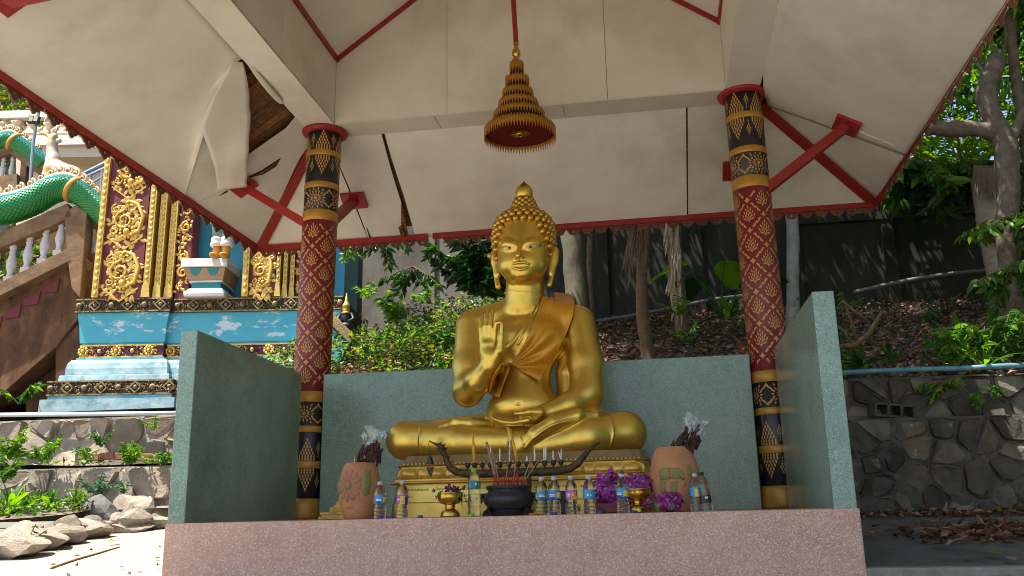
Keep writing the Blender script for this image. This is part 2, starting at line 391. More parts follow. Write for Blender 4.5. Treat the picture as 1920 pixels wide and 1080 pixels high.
# inner upstand: side boards, gables, ceiling, red trim
ZT, XRG, ZRG = 4.582, -.034, 5.99
def plate(name, pts, off, m='cream_board'):
    b = B(); b.slab(pts, off); return part(b, name, m)
for x, o_ in ((xli, -.015), (xri, .015)):
    ys = [yfi, -.75, .75, ybi]
    for i in range(3):
        plate('upstand_panel', [(x, ys[i]+.003, ZB+.001), (x, ys[i+1]-.003, ZB+.001), (x, ys[i+1]-.003, ZT), (x, ys[i]+.003, ZT)], (o_, 0, 0))
for y, o_ in ((ybi, .015), (yfi, -.015)):
    g = lambda x: ZT+(ZRG-ZT)*((x-xli)/(XRG-xli) if x < XRG else (xri-x)/(xri-XRG))
    cut = [xli-.001, -.787, .80, xri+.001]
    for i in range(3):
        a, c = cut[i]+.0025, cut[i+1]-.0025; pts = [(a, y, ZB+.022-.02), (c, y, ZB+.002), (c, y, g(c))]
        if a < XRG < c: pts.append((XRG, y, ZRG))
        pts.append((a, y, g(a))); plate('gable_panel', pts, (0, o_, 0))
    b = B()
    for a, c in (((xli, ZT), (XRG, ZRG)), ((xri, ZT), (XRG, ZRG))):
        yy = y-.014*np.sign(o_)
        d = np.array(c)-np.array(a); b.bar((a[0], yy, a[1]+.015), (c[0], yy, c[1]+.015), .062, .024, up=(0, 1, 0))
    part(b, 'trim_board', 'red_paint')
for x in (xli, xri):
    b = B(); s_ = 1 if x < 0 else -1; b.box((x+.013*s_, (ybi+yfi)/2, ZT+.012), (.022, ybi-yfi, .06)); part(b, 'trim_board', 'red_paint')
for xa in (xli, xri):
    ys = [yfi, 0.0, ybi]
    for i in range(2):
        plate('ceiling_panel', [(xa, ys[i]+.003, ZT+.03), (XRG, ys[i]+.003, ZRG+.03), (XRG, ys[i+1]-.003, ZRG+.03), (xa, ys[i+1]-.003, ZT+.03)], (0, 0, .015))
# dark boarding behind the panels
for x, o_ in ((xli-.02, -.03), (xri+.02, .03)): plate('backing_board', [(x, yfi-.05, ZB+.01), (x, ybi+.05, ZB+.01), (x, ybi+.05, ZT+.05), (x, yfi-.05, ZT+.05)], (o_, 0, 0), 'bare_wood')
for y, o_ in ((ybi+.02, .03), (yfi-.02, -.03)): plate('backing_board', [(xli-.02, y, ZB+.01), (xri+.02, y, ZB+.01), (xri+.02, y, ZT+.05), (XRG, y, ZRG+.06), (xli-.02, y, ZT+.05)], (0, o_, 0), 'bare_wood')
for xa in (xli-.04, xri+.04): plate('backing_board', [(xa, yfi-.05, ZT+.05), (XRG, yfi-.05, ZRG+.06), (XRG, ybi+.05, ZRG+.06), (xa, ybi+.05, ZT+.05)], (0, 0, .03), 'bare_wood')
# covering of the upper roof
for xa, xe in ((xli, xlo-.3), (xri, xro+.3)):
    k = (ZRG-ZT)/(XRG-xa); plate('roof_covering', [(XRG, yfo-.35, ZRG+.18), (XRG, ybo+.35, ZRG+.18), (xe, ybo+.35, ZRG+.18-k*(XRG-xe)), (xe, yfo-.35, ZRG+.18-k*(XRG-xe))], (0, 0, .04), 'roof_tile')
# skirt: deck (dark boards), soffit panels below, eave boards
ZS = ZB+.005
HL = {'L': (np.array([xlo, 0, ZS]), np.cross(np.array([EL-xlo, 0, ZE(EL)+.05-ZS]), [0, 1, 0])),
      'B': (np.array([0, ybo, ZS]), np.cross(np.array([0, EY-ybo, ZE(0)+.055-ZS]), [1, 0, 0])),
      'R': (np.array([xro, 0, ZS]), np.cross(np.array([ER-xro, 0, ZE(ER)+.055-ZS]), [0, 1, 0]))}
for k in HL:
    p_, n_ = HL[k]; n_ = n_/np.linalg.norm(n_); HL[k] = (p_, n_ if n_[2] > 0 else -n_)
def zon(k, x, y, off=0):
    p_, n_ = HL[k]; return (x, y, p_[2]-(n_[0]*(x-p_[0])+n_[1]*(y-p_[1]))/n_[2] + off)
hipLB, hipRB = (EL, EY), (ER, EY)
def skirt(k, ring, off, th, name, m, seg=0):
    plate(name, [zon(k, x, y, off) for x, y in ring], tuple(HL[k][1]*th), m)
skirt('L', [(xlo, yfo), (EL, EF), (EL, EY), (xlo, ybo)], .20, .05, 'roof_covering', 'roof_tile')
skirt('R', [(xro, yfo), (ER, EF), (ER, EY), (xro, ybo)], .20, .05, 'roof_covering', 'roof_tile')
skirt('B', [(xlo, ybo), (EL, EY), (ER, EY), (xro, ybo)], .20, .05, 'roof_covering', 'roof_tile')
fz = ZE(0)+.05
plate('roof_covering', [(xlo, yfo, ZS+.2), (EL, EF, fz+.2), (ER, EF, fz+.2), (xro, yfo, ZS+.2)], (0, -.02, .05), 'roof_tile')
plate('soffit_panel', [(xlo, yfo, ZS), (EL, EF, fz), (ER, EF, fz), (xro, yfo, ZS)], (0, 0, .01), 'soffit_board')
# wooden deck planks over the torn side, running from beam to eave
yk = -.2
while yk < 2.5:
    wd = random.uniform(.10, .20); z_ = .085+random.uniform(-.012, .015)
    skirt('L', [(xlo+.01, yk), (EL+.05, yk-.05), (EL+.05, yk+wd-.05-.012), (xlo+.01, yk+wd-.012)], z_, .02, 'deck_plank', 'bare_wood'); yk += wd
for ya in (-3.6, 2.5):
    skirt('L', [(xlo, max(ya, yfo)), (EL+.02, ya), (EL+.02, -.25 if ya < 0 else EY-.02), (xlo, -.2 if ya < 0 else ybo)], .09, .02, 'deck_board', 'bare_wood')
skirt('B', [(xlo, ybo), (EL+.02, EY-.02), (ER-.02, EY-.02), (xro, ybo)], .09, .02, 'deck_board', 'bare_wood')
def soft(k, px, name='soffit_panel', off=0, th=.009, m='soffit_board'):
    """flat soffit panel whose corners are given by photo pixels on that slope of the roof"""
    p_, n_ = HL[k]; pts = [at(x, y, P=(p_+n_*off, n_)) for x, y in px]
    b = B(); b.slab(pts, tuple(n_*th)); return part(b, name, m), pts
def sheet(k, rows, droop, name, m='soffit_board', th=.008, nu=14, nv=14):
    """bent panel: rows = (left polyline, right polyline) in photo pixels; droop(u,v) = how far it hangs below the slope"""
    p_, n_ = HL[k]
    def poly(pl, t):
        s_ = t*(len(pl)-1); i = min(int(s_), len(pl)-2); f_ = s_-i; return (pl[i][0]*(1-f_)+pl[i+1][0]*f_, pl[i][1]*(1-f_)+pl[i+1][1]*f_)
    vs = []
    for i in range(nu):
        a, c = poly(rows[0], i/(nu-1)), poly(rows[1], i/(nu-1))
        for j in range(nv):
            t = j/(nv-1); d = droop(i/(nu-1), t)
            vs.append(at(a[0]*(1-t)+c[0]*t, a[1]*(1-t)+c[1]*t, P=(p_-n_*d, n_)))
    b = B(); b.smooth = True; b.grid(vs, nu, nv); o = part(b, name, m); md = o.modifiers.new('thickness', 'SOLIDIFY'); md.thickness = th; md.offset = 0; return o
# left slope: front panel up to the tear, the hanging flap, panels beyond it
pL = HL['L']
b = B(); b.slab([zon('L', xlo, yfo), zon('L', EL, EF), zon('L', EL, -1.3), zon('L', xlo, -1.3)], tuple(pL[1]*.009)); part(b, 'soffit_panel', 'soffit_board')
e0 = at(0, 0, P=pL)
def pxof(p):
    d = np.array(p)-CAM; z = d@V_F; return (960+FPX*(d@V_R)/z, 540-FPX*(d@V_U)/z)
A1, A2 = pxof(zon('L', EL, -1.296)), pxof(zon('L', xlo, -1.296))
def dA(u, v):
    k = max(0, u-.35)/.65; return .006*math.sin(u*5+v*3) + .11*k*k*(v**2.2)
sheet('L', ([A1, (60, 196), (150, 258), (250, 323), (325, 372), (343, 384)], [A2, (362, 0), (430, 77), (457, 108), (436, 116), (392, 212), (378, 262)]), dA, 'soffit_panel', nu=34, nv=20)
sheet('L', ([(436, 116), (395, 190), (376, 240), (390, 275), (402, 312), (406, 340), (408, 356)], [(455, 117), (461, 138), (465, 160), (467.5, 180), (467, 200), (470, 214), (469, 235), (466, 262), (467, 280), (463, 300), (465, 322), (462, 340), (463, 350)]),
      lambda u, v: (.026+min(.085, .24*u))*(1-v)+(.02+.19*u)*v+.012*math.sin(u*7+v*4)*u, 'torn_flap', nu=26, nv=10)
b = B(); fl = [at(x, y, P=(pL[0]-pL[1]*.17, pL[1])) for x, y in ((447, 352), (452, 341), (463, 338), (464, 351))]; b.slab(fl, tuple(pL[1]*.012)); part(b, 'torn_edge', 'bare_wood')
soft('L', [(320, 369), (352, 250), (392, 205), (425, 240), (425, 330), (416, 340), (411, 352), (440, 350), (412, 364), (352, 386.5)], off=.012)
soft('L', [(350, 391), (445, 346), (462, 332), (464, 292), (537, 241), (556, 218), (596, 247), (560, 300), (500, 430), (489, 461), (482, 457), (430, 437)], off=0)
soft('L', [(410, 368), (428, 356), (426, 361)], 'split_gap', off=-.006, th=.003, m='void_dark')
soft('L', [(464, 332), (490, 320), (527, 296), (518, 312), (494, 327), (470, 333)], 'split_gap', off=-.004, th=.003, m='void_dark')
soft('L', [(474, 331), (500, 317), (524, 300), (516, 310), (494, 326)], 'exposed_wood', off=-.008, th=.003, m='bare_wood')
# lower lip of the torn beam cover
sheet('L', ([(459, 112), (476, 140), (496, 166), (512, 184), (522, 193), (528, 195)], [(464, 109), (486, 138), (505, 160), (521, 179), (529, 187), (531, 192)]), lambda u, v: .015+.035*math.sin(PI*u), 'beam_lip', 'cream_board', nu=12, nv=4)
# back slope: three boards, the first sagging at its lower right corner, gaps between
soft('B', [(600, 246), (641, 246), (712, 240), (733, 318), (752, 380), (757, 400), (752, 424), (748, 452), (694, 454), (655, 352), (632, 300)], off=.002)
soft('B', [(602, 262), (630, 300), (652, 352), (692, 454.5), (490, 463), (560, 300)], off=.006)
soft('B', [(718, 240), (905, 228), (1042, 214), (1286, 190), (1288, 410), (1050, 428), (918, 437), (780, 447), (758, 370), (735, 300)], off=0)
soft('B', [(1289.3, 190), (1362, 183), (1440, 200), (1628, 380), (1456, 392), (1380, 402), (1290.5, 409)], off=.004)
for q in ([(752, 375), (757, 400), (768, 452), (762, 455), (752, 424)], [(747, 427), (752, 424), (760, 456), (757, 461)], [(753, 424), (757, 420), (766, 455), (763, 460)]):
    soft('B', q, 'exposed_wood', off=-.02, th=.012, m='bare_wood')
soft('B', [(686, 425), (688, 428), (699, 454), (695, 454)], 'split_gap', off=-.003, th=.003, m='void_dark')
soft('L', [(520, 438), (540, 437.5), (562, 438.5), (561, 449), (538, 446)], 'split_gap', off=-.004, th=.003, m='void_dark')
# right slope: upper panel, lower panel, white cover strip on their seam
b = B(); b.slab([zon('R', xro, yfo), zon('R', ER, EF), zon('R', ER, -.6), zon('R', xro, -.6)], tuple(HL['R'][1]*.009)); part(b, 'soffit_panel', 'soffit_board')
R1, R2 = pxof(zon('R', ER, -.596)), pxof(zon('R', xro, -.596))
sheet('R', ([R2, (1461, 0), (1442, 66), (1430, 130), (1432, 172), (1440, 198)], [R1, (1902, 0), (1826, 110), (1752, 216), (1722, 258), (1697, 292)]),
      lambda u, v: .012*math.sin(3+u*7+v*4)*math.sin(PI*v)*math.sin(PI*min(1, u*1.2)), 'soffit_panel', nu=26, nv=22)
soft('R', [(1440, 202), (1520, 222), (1580, 242), (1640, 268), (1696, 294), (1662, 352), (1640, 376)], off=.012)
soft('R', [(1600, 243), (1652, 264), (1650, 270), (1606, 249)], 'seam_strip', off=-.014, th=.012, m='cream_board'); soft('R', [(1653, 264), (1676, 274), (1675, 277), (1652, 268)], 'seam_strip', off=-.012, th=.01, m='cream_board')
# hip boards
def hipbar(a, c, name='hip_board', wd=.105): b = B(); b.bar(a, c, wd, .03, up=(0, 0, 1)); part(b, name, 'red_paint')
hipbar((xlo-.03, ybo+.03, ZS-.035), (EL+.03, EY-.03, ZE(EL)+.035)); hipbar((xro+.03, ybo+.03, ZS-.035), (ER-.03, EY-.03, ZE(ER)+.035))
# eave boards with scalloped valance tiles below
for (x0, y0), (x1, y1), up_ in (((EL, EF), (EL, EY), 0), ((ER+.012, EF), (ER+.012, EY-.3), .050), ((ER, EY-.3), (ER, EY), 0)):
    b = B(); b.bar((x0, y0, ZE(x0)+.031+up_), (x1, y1+.02*(up_ == 0), ZE(x1)+.031+up_), .035, .062); part(b, 'eave_board', 'red_paint')
b = B(); b.bar((EL-.017, EY, ZE(EL)+.033), (-1.36, EY, ZE(-1.36)+.033), .035, .062); part(b, 'eave_board', 'red_paint')
b = B(); b.bar((-1.30, EY, ZE(-1.30)+.031), (ER+.017, EY, ZE(ER)+.031), .035, .062); part(b, 'eave_board', 'red_paint')
b = B(); b.bar((EL, EF, ZE(EL)+.031), (ER, EF, ZE(ER)+.031), .035, .062); part(b, 'eave_board', 'red_paint')
def tile_mesh(kind):
    W = .15 if kind else .215; b = B()
    if kind == 0: out = [(-W/2, 0), (-W/2, -.025), (-W*.36, -.030), (-W*.30, -.055), (-W*.18, -.060), (-W*.10, -.085), (0, -.098), (W*.10, -.085), (W*.18, -.060), (W*.30, -.055), (W*.36, -.030), (W/2, -.025), (W/2, 0)]
    else: out = [(-W/2, 0), (-W/2, -.012), (-W*.42, -.030), (-W*.30, -.058), (-W*.16, -.072), (-W*.06, -.070), (0, -.082), (W*.06, -.070), (W*.16, -.072), (W*.30, -.058), (W*.42, -.030), (W/2, -.012), (W/2, 0)]
    hole = [(0, -.020), (.013, -.034), (.006, -.040), (.008, -.052), (0, -.045), (-.008, -.052), (-.006, -.040), (-.013, -.034)]
    P = [Vector((x, 0, z)) for x, z in out]; H = [Vector((x, 0, z)) for x, z in hole]
    tri = tessellate_polygon([P, H]); al = P+H; k = len(al); off = Vector((0, .012, 0))
    fs = [tuple(t) for t in tri]+[tuple(i+k for i in t) for t in tri]
    n0 = len(P); fs += [(i, (i+1) % n0, (i+1) % n0+k, i+k) for i in range(n0)]; n1 = len(H); fs += [(n0+i, n0+(i+1) % n1, n0+(i+1) % n1+k, n0+i+k) for i in range(n1)]
    b.add(al+[p+off for p in al], fs); return b.mesh('valance_tile', 'valance_brown')
T0, T1 = tile_mesh(0), tile_mesh(1)
def tile(me, x, y, z, rz):
    o = place('valance_tile', me, roof, (x, y-.3, z-3.87), (random.uniform(-.06, .06), random.uniform(-.05, .05), rz+random.uniform(-.06, .06)))
y = EY-.12
while y > -1.35: tile(T0, EL-.006, y, ZE(EL)+.004, PI/2); y -= .226
y = EY-.12
while y > -1.0: tile(T0, ER+.02, y, ZE(ER)+.060, PI/2); y -= .226
x = EL+.09
while x < ER:
    if not -1.36 < x < -1.22: tile(T1, x, EY+.004, ZE(x)+.004, 0)
    x += .156
# struts with plates, bearing on the soffit
def strut(k, plate_c, foot, size=.30, w_=.105, m='red_paint'):
    p_, n_ = HL[k]; c = np.array(zon(k, plate_c[0], plate_c[1])) - n_*.016
    b = B(); zx = Vector(n_); xx = Vector((1, 0, 0)) if k == 'B' else Vector((0, 1, 0)); yy = zx.cross(xx); r = Matrix((xx, yy, zx)).transposed(); b.box(c, (size, size*.78, .03), r); part(b, 'strut_plate', 'red_paint', .003)
    b = B(); b.bar(tuple(c-n_*.01), foot, w_, w_*.8); part(b, 'strut', m, .004)
strut('L', (-3.0, 2.30), (-2.20, 2.20, 2.84)); strut('B', (-2.075, 3.116), (-2.15, 2.30, 2.80), .27, .10)
strut('R', (2.985, 2.165), (2.16, 2.2, 2.85)); strut('B', (2.06, 3.10), (2.10, 2.30, 2.85), .30)
c_ = at(10, -6, P=pL); strut('L', (c_[0], c_[1]), tuple(at(330, -68, Y=-1.6)), .25, .10)
# ---------------------------------------------------------------- golden seated statue (distance field -> one continuous mesh)
def _noisecol(m): return m
mat('statue_gold', (.74, .51, .105), (.66, .44, .08), scale=9, rough=.30, rough2=.38, metal=.88, bump=.035, bscale=90, spot=(.22, .13, .05), spscale=26, spth=.765)
mat('plinth_gold', (.76, .52, .13), (.66, .43, .09), scale=5, rough=.32, rough2=.46, metal=.72, bump=.07, bscale=40, spot=(.22, .14, .05), spscale=14, spth=.74)
mat('hair_gold', (.64, .39, .075), (.54, .31, .05), scale=14, rough=.34, metal=.85, bump=.03, bscale=80)
mat('sash_cloth', (.62, .29, .016), (.54, .235, .012), scale=6, rough=.42, metal=.30, spec=.6, sscale=110, speck=[((.68, .37, .05), .5)], bump=.08, bscale=220)
mat('eye_white', (.72, .70, .66), rough=.35); mat('eye_black', (.006, .006, .006), rough=.3)
A = lambda x, y, Y: at(x, y, Y=Y)
class SDF:
    def __init__(s): s.p = []
    def cone(s, a, b, ra, rb=None, k=.03): s.p.append(('c', np.array(a, float), np.array(b, float), ra, ra if rb is None else rb, k)); return s
    def chain(s, pts, rs, k=.03, k0=None):
        if not hasattr(rs, '__len__'): rs = [rs]*len(pts)
        for i in range(len(pts)-1): s.cone(pts[i], pts[i+1], rs[i], rs[i+1], k if (i or k0 is None) else k0)
        return s
    def ell(s, c, r, k=.03, rot=None): s.p.append(('e', np.array(c, float), np.array(r, float), rot, None, k)); return s
    def sub(s, c, r, k=.01): s.p.append(('s', np.array(c, float), np.array(r, float), None, None, k)); return s
    def bounds(s, q):
        if q[0] == 'c': return np.minimum(q[1]-q[3], q[2]-q[4]), np.maximum(q[1]+q[3], q[2]+q[4])
        r = q[2] if q[3] is None else np.full(3, q[2].max()); return q[1]-r, q[1]+r
    def __call__(s, P):
        d = np.full(len(P), .30)
        for q in s.p:
            lo, hi = s.bounds(q); mg = .11
            m = np.all((P > lo-mg) & (P < hi+mg), axis=1); ix = np.nonzero(m)[0]
            if not len(ix): continue
            p = P[ix]; k = q[5]
            if q[0] == 'c':
                a, b, ra, rb = q[1:5]; ab = b-a; l2 = ab@ab+1e-12; h = np.clip(((p-a)@ab)/l2, 0, 1); v = np.linalg.norm(p-a-h[:, None]*ab, axis=1)-(ra+(rb-ra)*h)
            else:
                x = p-q[1]
                if q[3] is not None: x = x@q[3]
                k0 = np.linalg.norm(x/q[2], axis=1); k1 = np.linalg.norm(x/q[2]**2, axis=1)+1e-9; v = k0*(k0-1)/k1
            o = d[ix]
            if q[0] == 's':
                h = np.clip(.5-.5*(o+v)/k, 0, 1); d[ix] = o*(1-h)-v*h+k*h*(1-h)
            else:
                h = np.clip(.5+.5*(o-v)/k, 0, 1); d[ix] = o*(1-h)+v*h-k*h*(1-h)
        return d
    def hit(s, px, py, off=0):
        """points where the photo's rays meet the surface, pushed out by off"""
        px, py = np.atleast_1d(np.asarray(px, float)), np.atleast_1d(np.asarray(py, float))
        D = V_F[None]*FPX + V_R[None]*(px-960)[:, None] - V_U[None]*(py-540)[:, None]; D /= np.linalg.norm(D, axis=1)[:, None]
        t = np.full(len(px), 6.2); 
        for _ in range(70):
            t += np.clip(s(CAM+D*t[:, None])-off, -.02, .05)*.8
            t = np.minimum(t, 8.2)
        return CAM+D*t[:, None]
    def mesh(s, lo, hi, h):
        lo, hi = np.array(lo, float), np.array(hi, float); n = (np.ceil((hi-lo)/h/4).astype(int))*4
        nc = n//4+1; g = np.stack(np.meshgrid(*[lo[i]+np.arange(nc[i])*4*h for i in range(3)], indexing='ij'), -1).reshape(-1, 3)
        c = s(g).reshape(nc); act = np.abs(c) < 4*h*1.9
        a = act.copy()
        for ax in range(3):
            b_ = a.copy(); sl1 = [slice(None)]*3; sl2 = [slice(None)]*3; sl1[ax] = slice(1, None); sl2[ax] = slice(None, -1)
            b_[tuple(sl1)] |= a[tuple(sl2)]; b_[tuple(sl2)] |= a[tuple(sl1)]; a = b_
        f = np.repeat(np.repeat(np.repeat(c, 4, 0), 4, 1), 4, 2)[:n[0]+1, :n[1]+1, :n[2]+1].astype(np.float32)
        ma = np.repeat(np.repeat(np.repeat(a, 4, 0), 4, 1), 4, 2)[:n[0]+1, :n[1]+1, :n[2]+1]
        I = np.argwhere(ma)
        for k in range(0, len(I), 400000):
            J = I[k:k+400000]; f[J[:, 0], J[:, 1], J[:, 2]] = s(lo+J*h)
        ins = f < 0; cnt = np.zeros([q-1 for q in f.shape], np.int8)
        cr = [(i, j, k) for i in (0, 1) for j in (0, 1) for k in (0, 1)]
        S = f.shape; sl = lambda o: tuple(slice(o[i], S[i]-1+o[i]) for i in range(3))
        for o in cr: cnt += ins[sl(o)]
        cells = np.argwhere((cnt > 0) & (cnt < 8)); idx = np.full(cnt.shape, -1, np.int32); idx[tuple(cells.T)] = np.arange(len(cells))
        acc = np.zeros((len(cells), 3)); num = np.zeros(len(cells))
        for i, p in enumerate(cr):
            for q in cr[i+1:]:
                if sum(abs(p[k]-q[k]) for k in range(3)) != 1: continue
                fa = f[cells[:, 0]+p[0], cells[:, 1]+p[1], cells[:, 2]+p[2]]; fb = f[cells[:, 0]+q[0], cells[:, 1]+q[1], cells[:, 2]+q[2]]
                m = (fa < 0) != (fb < 0); t = np.where(m, fa/(fa-fb+1e-12), 0)[:, None]
                acc += np.where(m[:, None], np.array(p)*(1-t)+np.array(q)*t, 0); num += m
        V = lo + (cells+acc/num[:, None])*h; F = []
        for ax in range(3):
            u, v = (ax+1) % 3, (ax+2) % 3; s1 = [slice(1, -1)]*3; s2 = [slice(1, -1)]*3; s1[ax] = slice(0, -1); s2[ax] = slice(1, None)
            A_, B_ = ins[tuple(s1)], ins[tuple(s2)]; E = np.argwhere(A_ != B_); 
            if not len(E): continue
            fl = A_[tuple(E.T)]; E = E.copy(); E[:, u] += 1; E[:, v] += 1
            du = np.zeros(3, int); du[u] = 1; dv = np.zeros(3, int); dv[v] = 1
            q = [idx[tuple((E-o).T)] for o in (du+dv, dv, 0*du, du)]; q = np.stack(q, 1); q[~fl] = q[~fl][:, ::-1]; F.append(q)
        F = np.concatenate(F); return V, F[(F >= 0).all(1)]

bd = SDF()
# --- pelvis, belly, chest, shoulders, neck
bd.ell(A(985, 800, 1.34), (.36, .26, .16), .08)
bd.ell(A(982, 765, 1.22), (.300, .225, .17), .08)
bd.cone(A(984, 745, 1.28), A(987, 690, 1.31), .215, .200, .10)
bd.ell(A(985, 640, 1.30), (.335, .205, .235), .12)
bd.ell(A(955, 635, 1.15), (.14, .08, .10), .10); bd.ell(A(1020, 633, 1.15), (.14, .08, .10), .10)
bd.chain([A(905, 603, 1.33), A(985, 582, 1.36), A(1068, 600, 1.33)], [.125, .13, .125], .07)
bd.cone(A(984, 575, 1.32), A(984, 525, 1.29), .168, .156, .045)
# --- arms
shl, shr = A(888, 612, 1.33), A(1082, 606, 1.33)
ell_, elr = A(877, 734, 1.13), A(1101, 738, 1.12)
bd.cone(shl, A(881, 690, 1.22), .148, .137, .035); bd.cone(A(881, 690, 1.22), ell_, .137, .118, .05)
bd.cone(shr, A(1098, 680, 1.22), .150, .138, .035); bd.cone(A(1098, 680, 1.22), elr, .138, .128, .05)
wrl, wrr = A(917, 687, .90), A(1018, 776, .90)
bd.chain([ell_, A(897, 715, 1.0), wrl], [.116, .105, .074], .03, .05)
bd.chain([elr, A(1068, 760, 1.0), wrr], [.126, .100, .066], .03, .05)
# --- raised hand: palm, four fingers, thumb meeting the forefinger
bd.chain([wrl, A(916, 668, .88), A(913, 648, .88)], [.066, .056, .046], .03); bd.cone(A(923, 670, .875), A(924, 645, .88), .050, .034, .03)
bd.cone(A(907, 660, .875), A(904.5, 638, .877), .034, .022, .02); bd.cone(A(911, 645, .875), A(923, 645, .875), .034, .034, .02)
FG = [([(904, 638), (901, 616), (902.5, 604), (905.5, 590)], .0185), ([(912, 636), (910.5, 612), (912, 598), (914.5, 584.5)], .0195),
      ([(920, 636), (919.5, 611), (921.5, 596), (924.5, 581)], .0205)]
for pts, r in FG: bd.chain([A(pts[0][0], pts[0][1], .87), A(*pts[1], .858), A(*pts[2], .868), A(*pts[3], .88)], [r*1.2, r*1.0, r*.92, r*.62], .004, .018)
bd.chain([A(927, 640, .87), A(928.5, 616, .845), A(931, 606, .835), A(941, 604.5, .815)], [.022, .0195, .0175, .014], .004, .016)
bd.chain([A(926, 678, .875), A(937, 658, .835), A(940.5, 630, .815), A(941.5, 607, .808)], [.046, .036, .020, .014], .008, .03)
# --- legs: thighs, shins crossed in front, both feet turned up
kl, kr = A(760, 826, 1.10), A(1172, 812, 1.08)
bd.cone(A(930, 812, 1.38), kl, .165, .142, .06); bd.cone(A(1045, 800, 1.38), kr, .17, .155, .06)
bd.chain([kl, A(860, 830, .95), A(985, 833, .90)], [.144, .140, .125], .05)
bd.chain([kr, A(1100, 820, .93), A(1010, 838, .86)], [.158, .150, .088], .05)
bd.ell(A(985, 830, 1.1), (.62, .30, .11), .06)
bd.cone(A(790, 850, 1.2), A(1165, 838, 1.2), .09, .09, .05)
bd.chain([A(975, 842, .83), A(1003, 815, .79), A(1040, 794, .80), A(1082, 780, .85), A(1100, 780, .88), A(1118, 778, .90)], [.056, .060, .066, .062, .036, .026], .018)
bd.chain([A(915, 800, 1.0), A(880, 794, .93), A(858, 792, .91), A(842, 798, .91), A(828, 800, .92)], [.055, .050, .044, .028, .022], .015)
# --- hand lying in the lap: palm, fingers, thumb
bd.chain([wrr, A(1003, 779, .86), A(982, 786, .86)], [.064, .056, .040], .02)
for j, (yy, dy) in enumerate(((.80, 0), (.842, -1.5), (.886, -3), (.93, -4))):
    bd.chain([A(990, 788+dy*.3, yy), A(962, 793+dy, yy), A(941, 791+dy, yy), A(925.5-j*1.0, 785+dy, yy)], [.022, .017, .0155, .011], .004, .010)
bd.chain([A(1012, 773, .83), A(993, 772.5, .80), A(979, 775, .79), A(967, 775.5, .79)], [.038, .026, .020, .014], .008, .02)
# --- robe panel hanging between trunk and arm, thin robe end over the shins
bd.chain([A(1062, 640, 1.38), A(1064, 700, 1.36), A(1068, 760, 1.30)], [.05, .095, .10], .02)
# --- head
bd.ell(A(982.5, 452, 1.31), (.246, .262, .250), .05); bd.ell(A(983, 431, 1.31), (.226, .240, .150), .05)
bd.ell(A(981, 476, 1.195), (.212, .185, .258), .05)
bd.ell(A(980.5, 499, 1.150), (.190, .150, .128), .06); bd.ell(A(978, 515, 1.06), (.070, .050, .045), .05)
bd.cone(A(983, 404, 1.31), A(983, 380, 1.31), .098, .062, .025)
for sx, e in ((-1, [(927.5, 478), (927, 492), (930, 515), (934, 538)]), (1, [(1042, 474), (1041, 488), (1036, 512), (1030.5, 534)])):
    Ye = 1.30; bd.chain([A(e[0][0], e[0][1]-3, Ye), A(*e[1], Ye-.01), A(*e[2], Ye-.03), A(*e[3], Ye-.05)], [.030, .026, .020, .024], .012)
    bd.ell(A(e[1][0]-sx*2.5, e[1][1]-8, Ye-.01), (.040, .038, .085), .02); bd.cone(A(e[1][0]-sx*5, e[1][1]+2, Ye-.01), A(e[2][0]-sx*4, e[2][1], Ye-.04), .040, .026, .015)
H = bd.hit
def ridge(pts, r, off=0., k=.012):
    rr = list(r) if hasattr(r, '__len__') else [r]*len(pts); N_ = len(pts); m = max(9, int(sum(math.dist(a, c) for a, c in zip(pts, pts[1:]))/4)); U_ = np.linspace(0, N_-1, m); q = []
    for u in U_:
        i = min(int(u), N_-2); t = u-i; P4 = [np.array(pts[j], float) for j in (max(i-1, 0), i, i+1, min(i+2, N_-1))]
        q.append(.5*((2*P4[1])+(-P4[0]+P4[2])*t+(2*P4[0]-5*P4[1]+4*P4[2]-P4[3])*t*t+(-P4[0]+3*P4[1]-3*P4[2]+P4[3])*t**3))
    h = H([p[0] for p in q], [p[1] for p in q], off); rr = np.interp(U_, range(N_), rr); return [(h[i], rr[i]) for i in range(m)], k
feat = []
feat.append(ridge([(968, 466), (963.5, 454), (953, 447.5), (943, 450), (936, 459)], [.006, .0065, .0065, .006, .004], -.002, .014))
feat.append(ridge([(981.5, 465), (986, 453), (998, 445.5), (1010, 448), (1018, 457)], [.006, .0065, .0065, .006, .004], -.002, .014))
feat.append(ridge([(945, 460), (954, 457.5), (964, 461)], [.020, .028, .020], -.010, .03)); feat.append(ridge([(987, 459), (997, 456), (1008, 457)], [.020, .029, .020], -.010, .03))
feat.append(ridge([(945, 467), (955, 469.5), (965, 467.5)], [.006, .009, .006], -.002, .012)); feat.append(ridge([(987, 466.5), (997, 467.5), (1008, 463)], [.006, .009, .006], -.002, .012))
feat.append(ridge([(956, 497), (966, 494), (971.5, 492), (976, 493), (981, 491.5), (987, 493.5), (995, 496)], [.003, .006, .008, .0075, .008, .006, .003], .000, .008))
feat.append(ridge([(960, 501), (968, 504), (976, 505), (984, 503.5), (991, 500)], [.003, .009, .0115, .009, .003], -.001, .008))
feat.append(ridge([(1003, 574), (990, 597), (975, 622), (962, 642), (954, 651)], .010, -.003, .010)); feat.append(ridge([(1010, 575), (1000, 597), (986, 622), (971, 645)], .006, -.002, .010))
feat.append(ridge([(1143, 781), (1149, 800), (1149, 820), (1143, 840)], .007, -.002, .008)); feat.append(ridge([(789, 801), (787, 820), (788, 840), (793, 855)], .007, -.002, .008))
feat.append(ridge([(984, 792), (975, 820), (992, 838)], .004, -.002, .006)); feat.append(ridge([(951, 800), (957, 806), (958, 818), (955, 830)], [.010, .016, .014, .012], .000, .01))
feat.append(ridge([(985, 840), (1000, 822), (1030, 800), (1060, 790), (1085, 785)], .007, .000, .008))
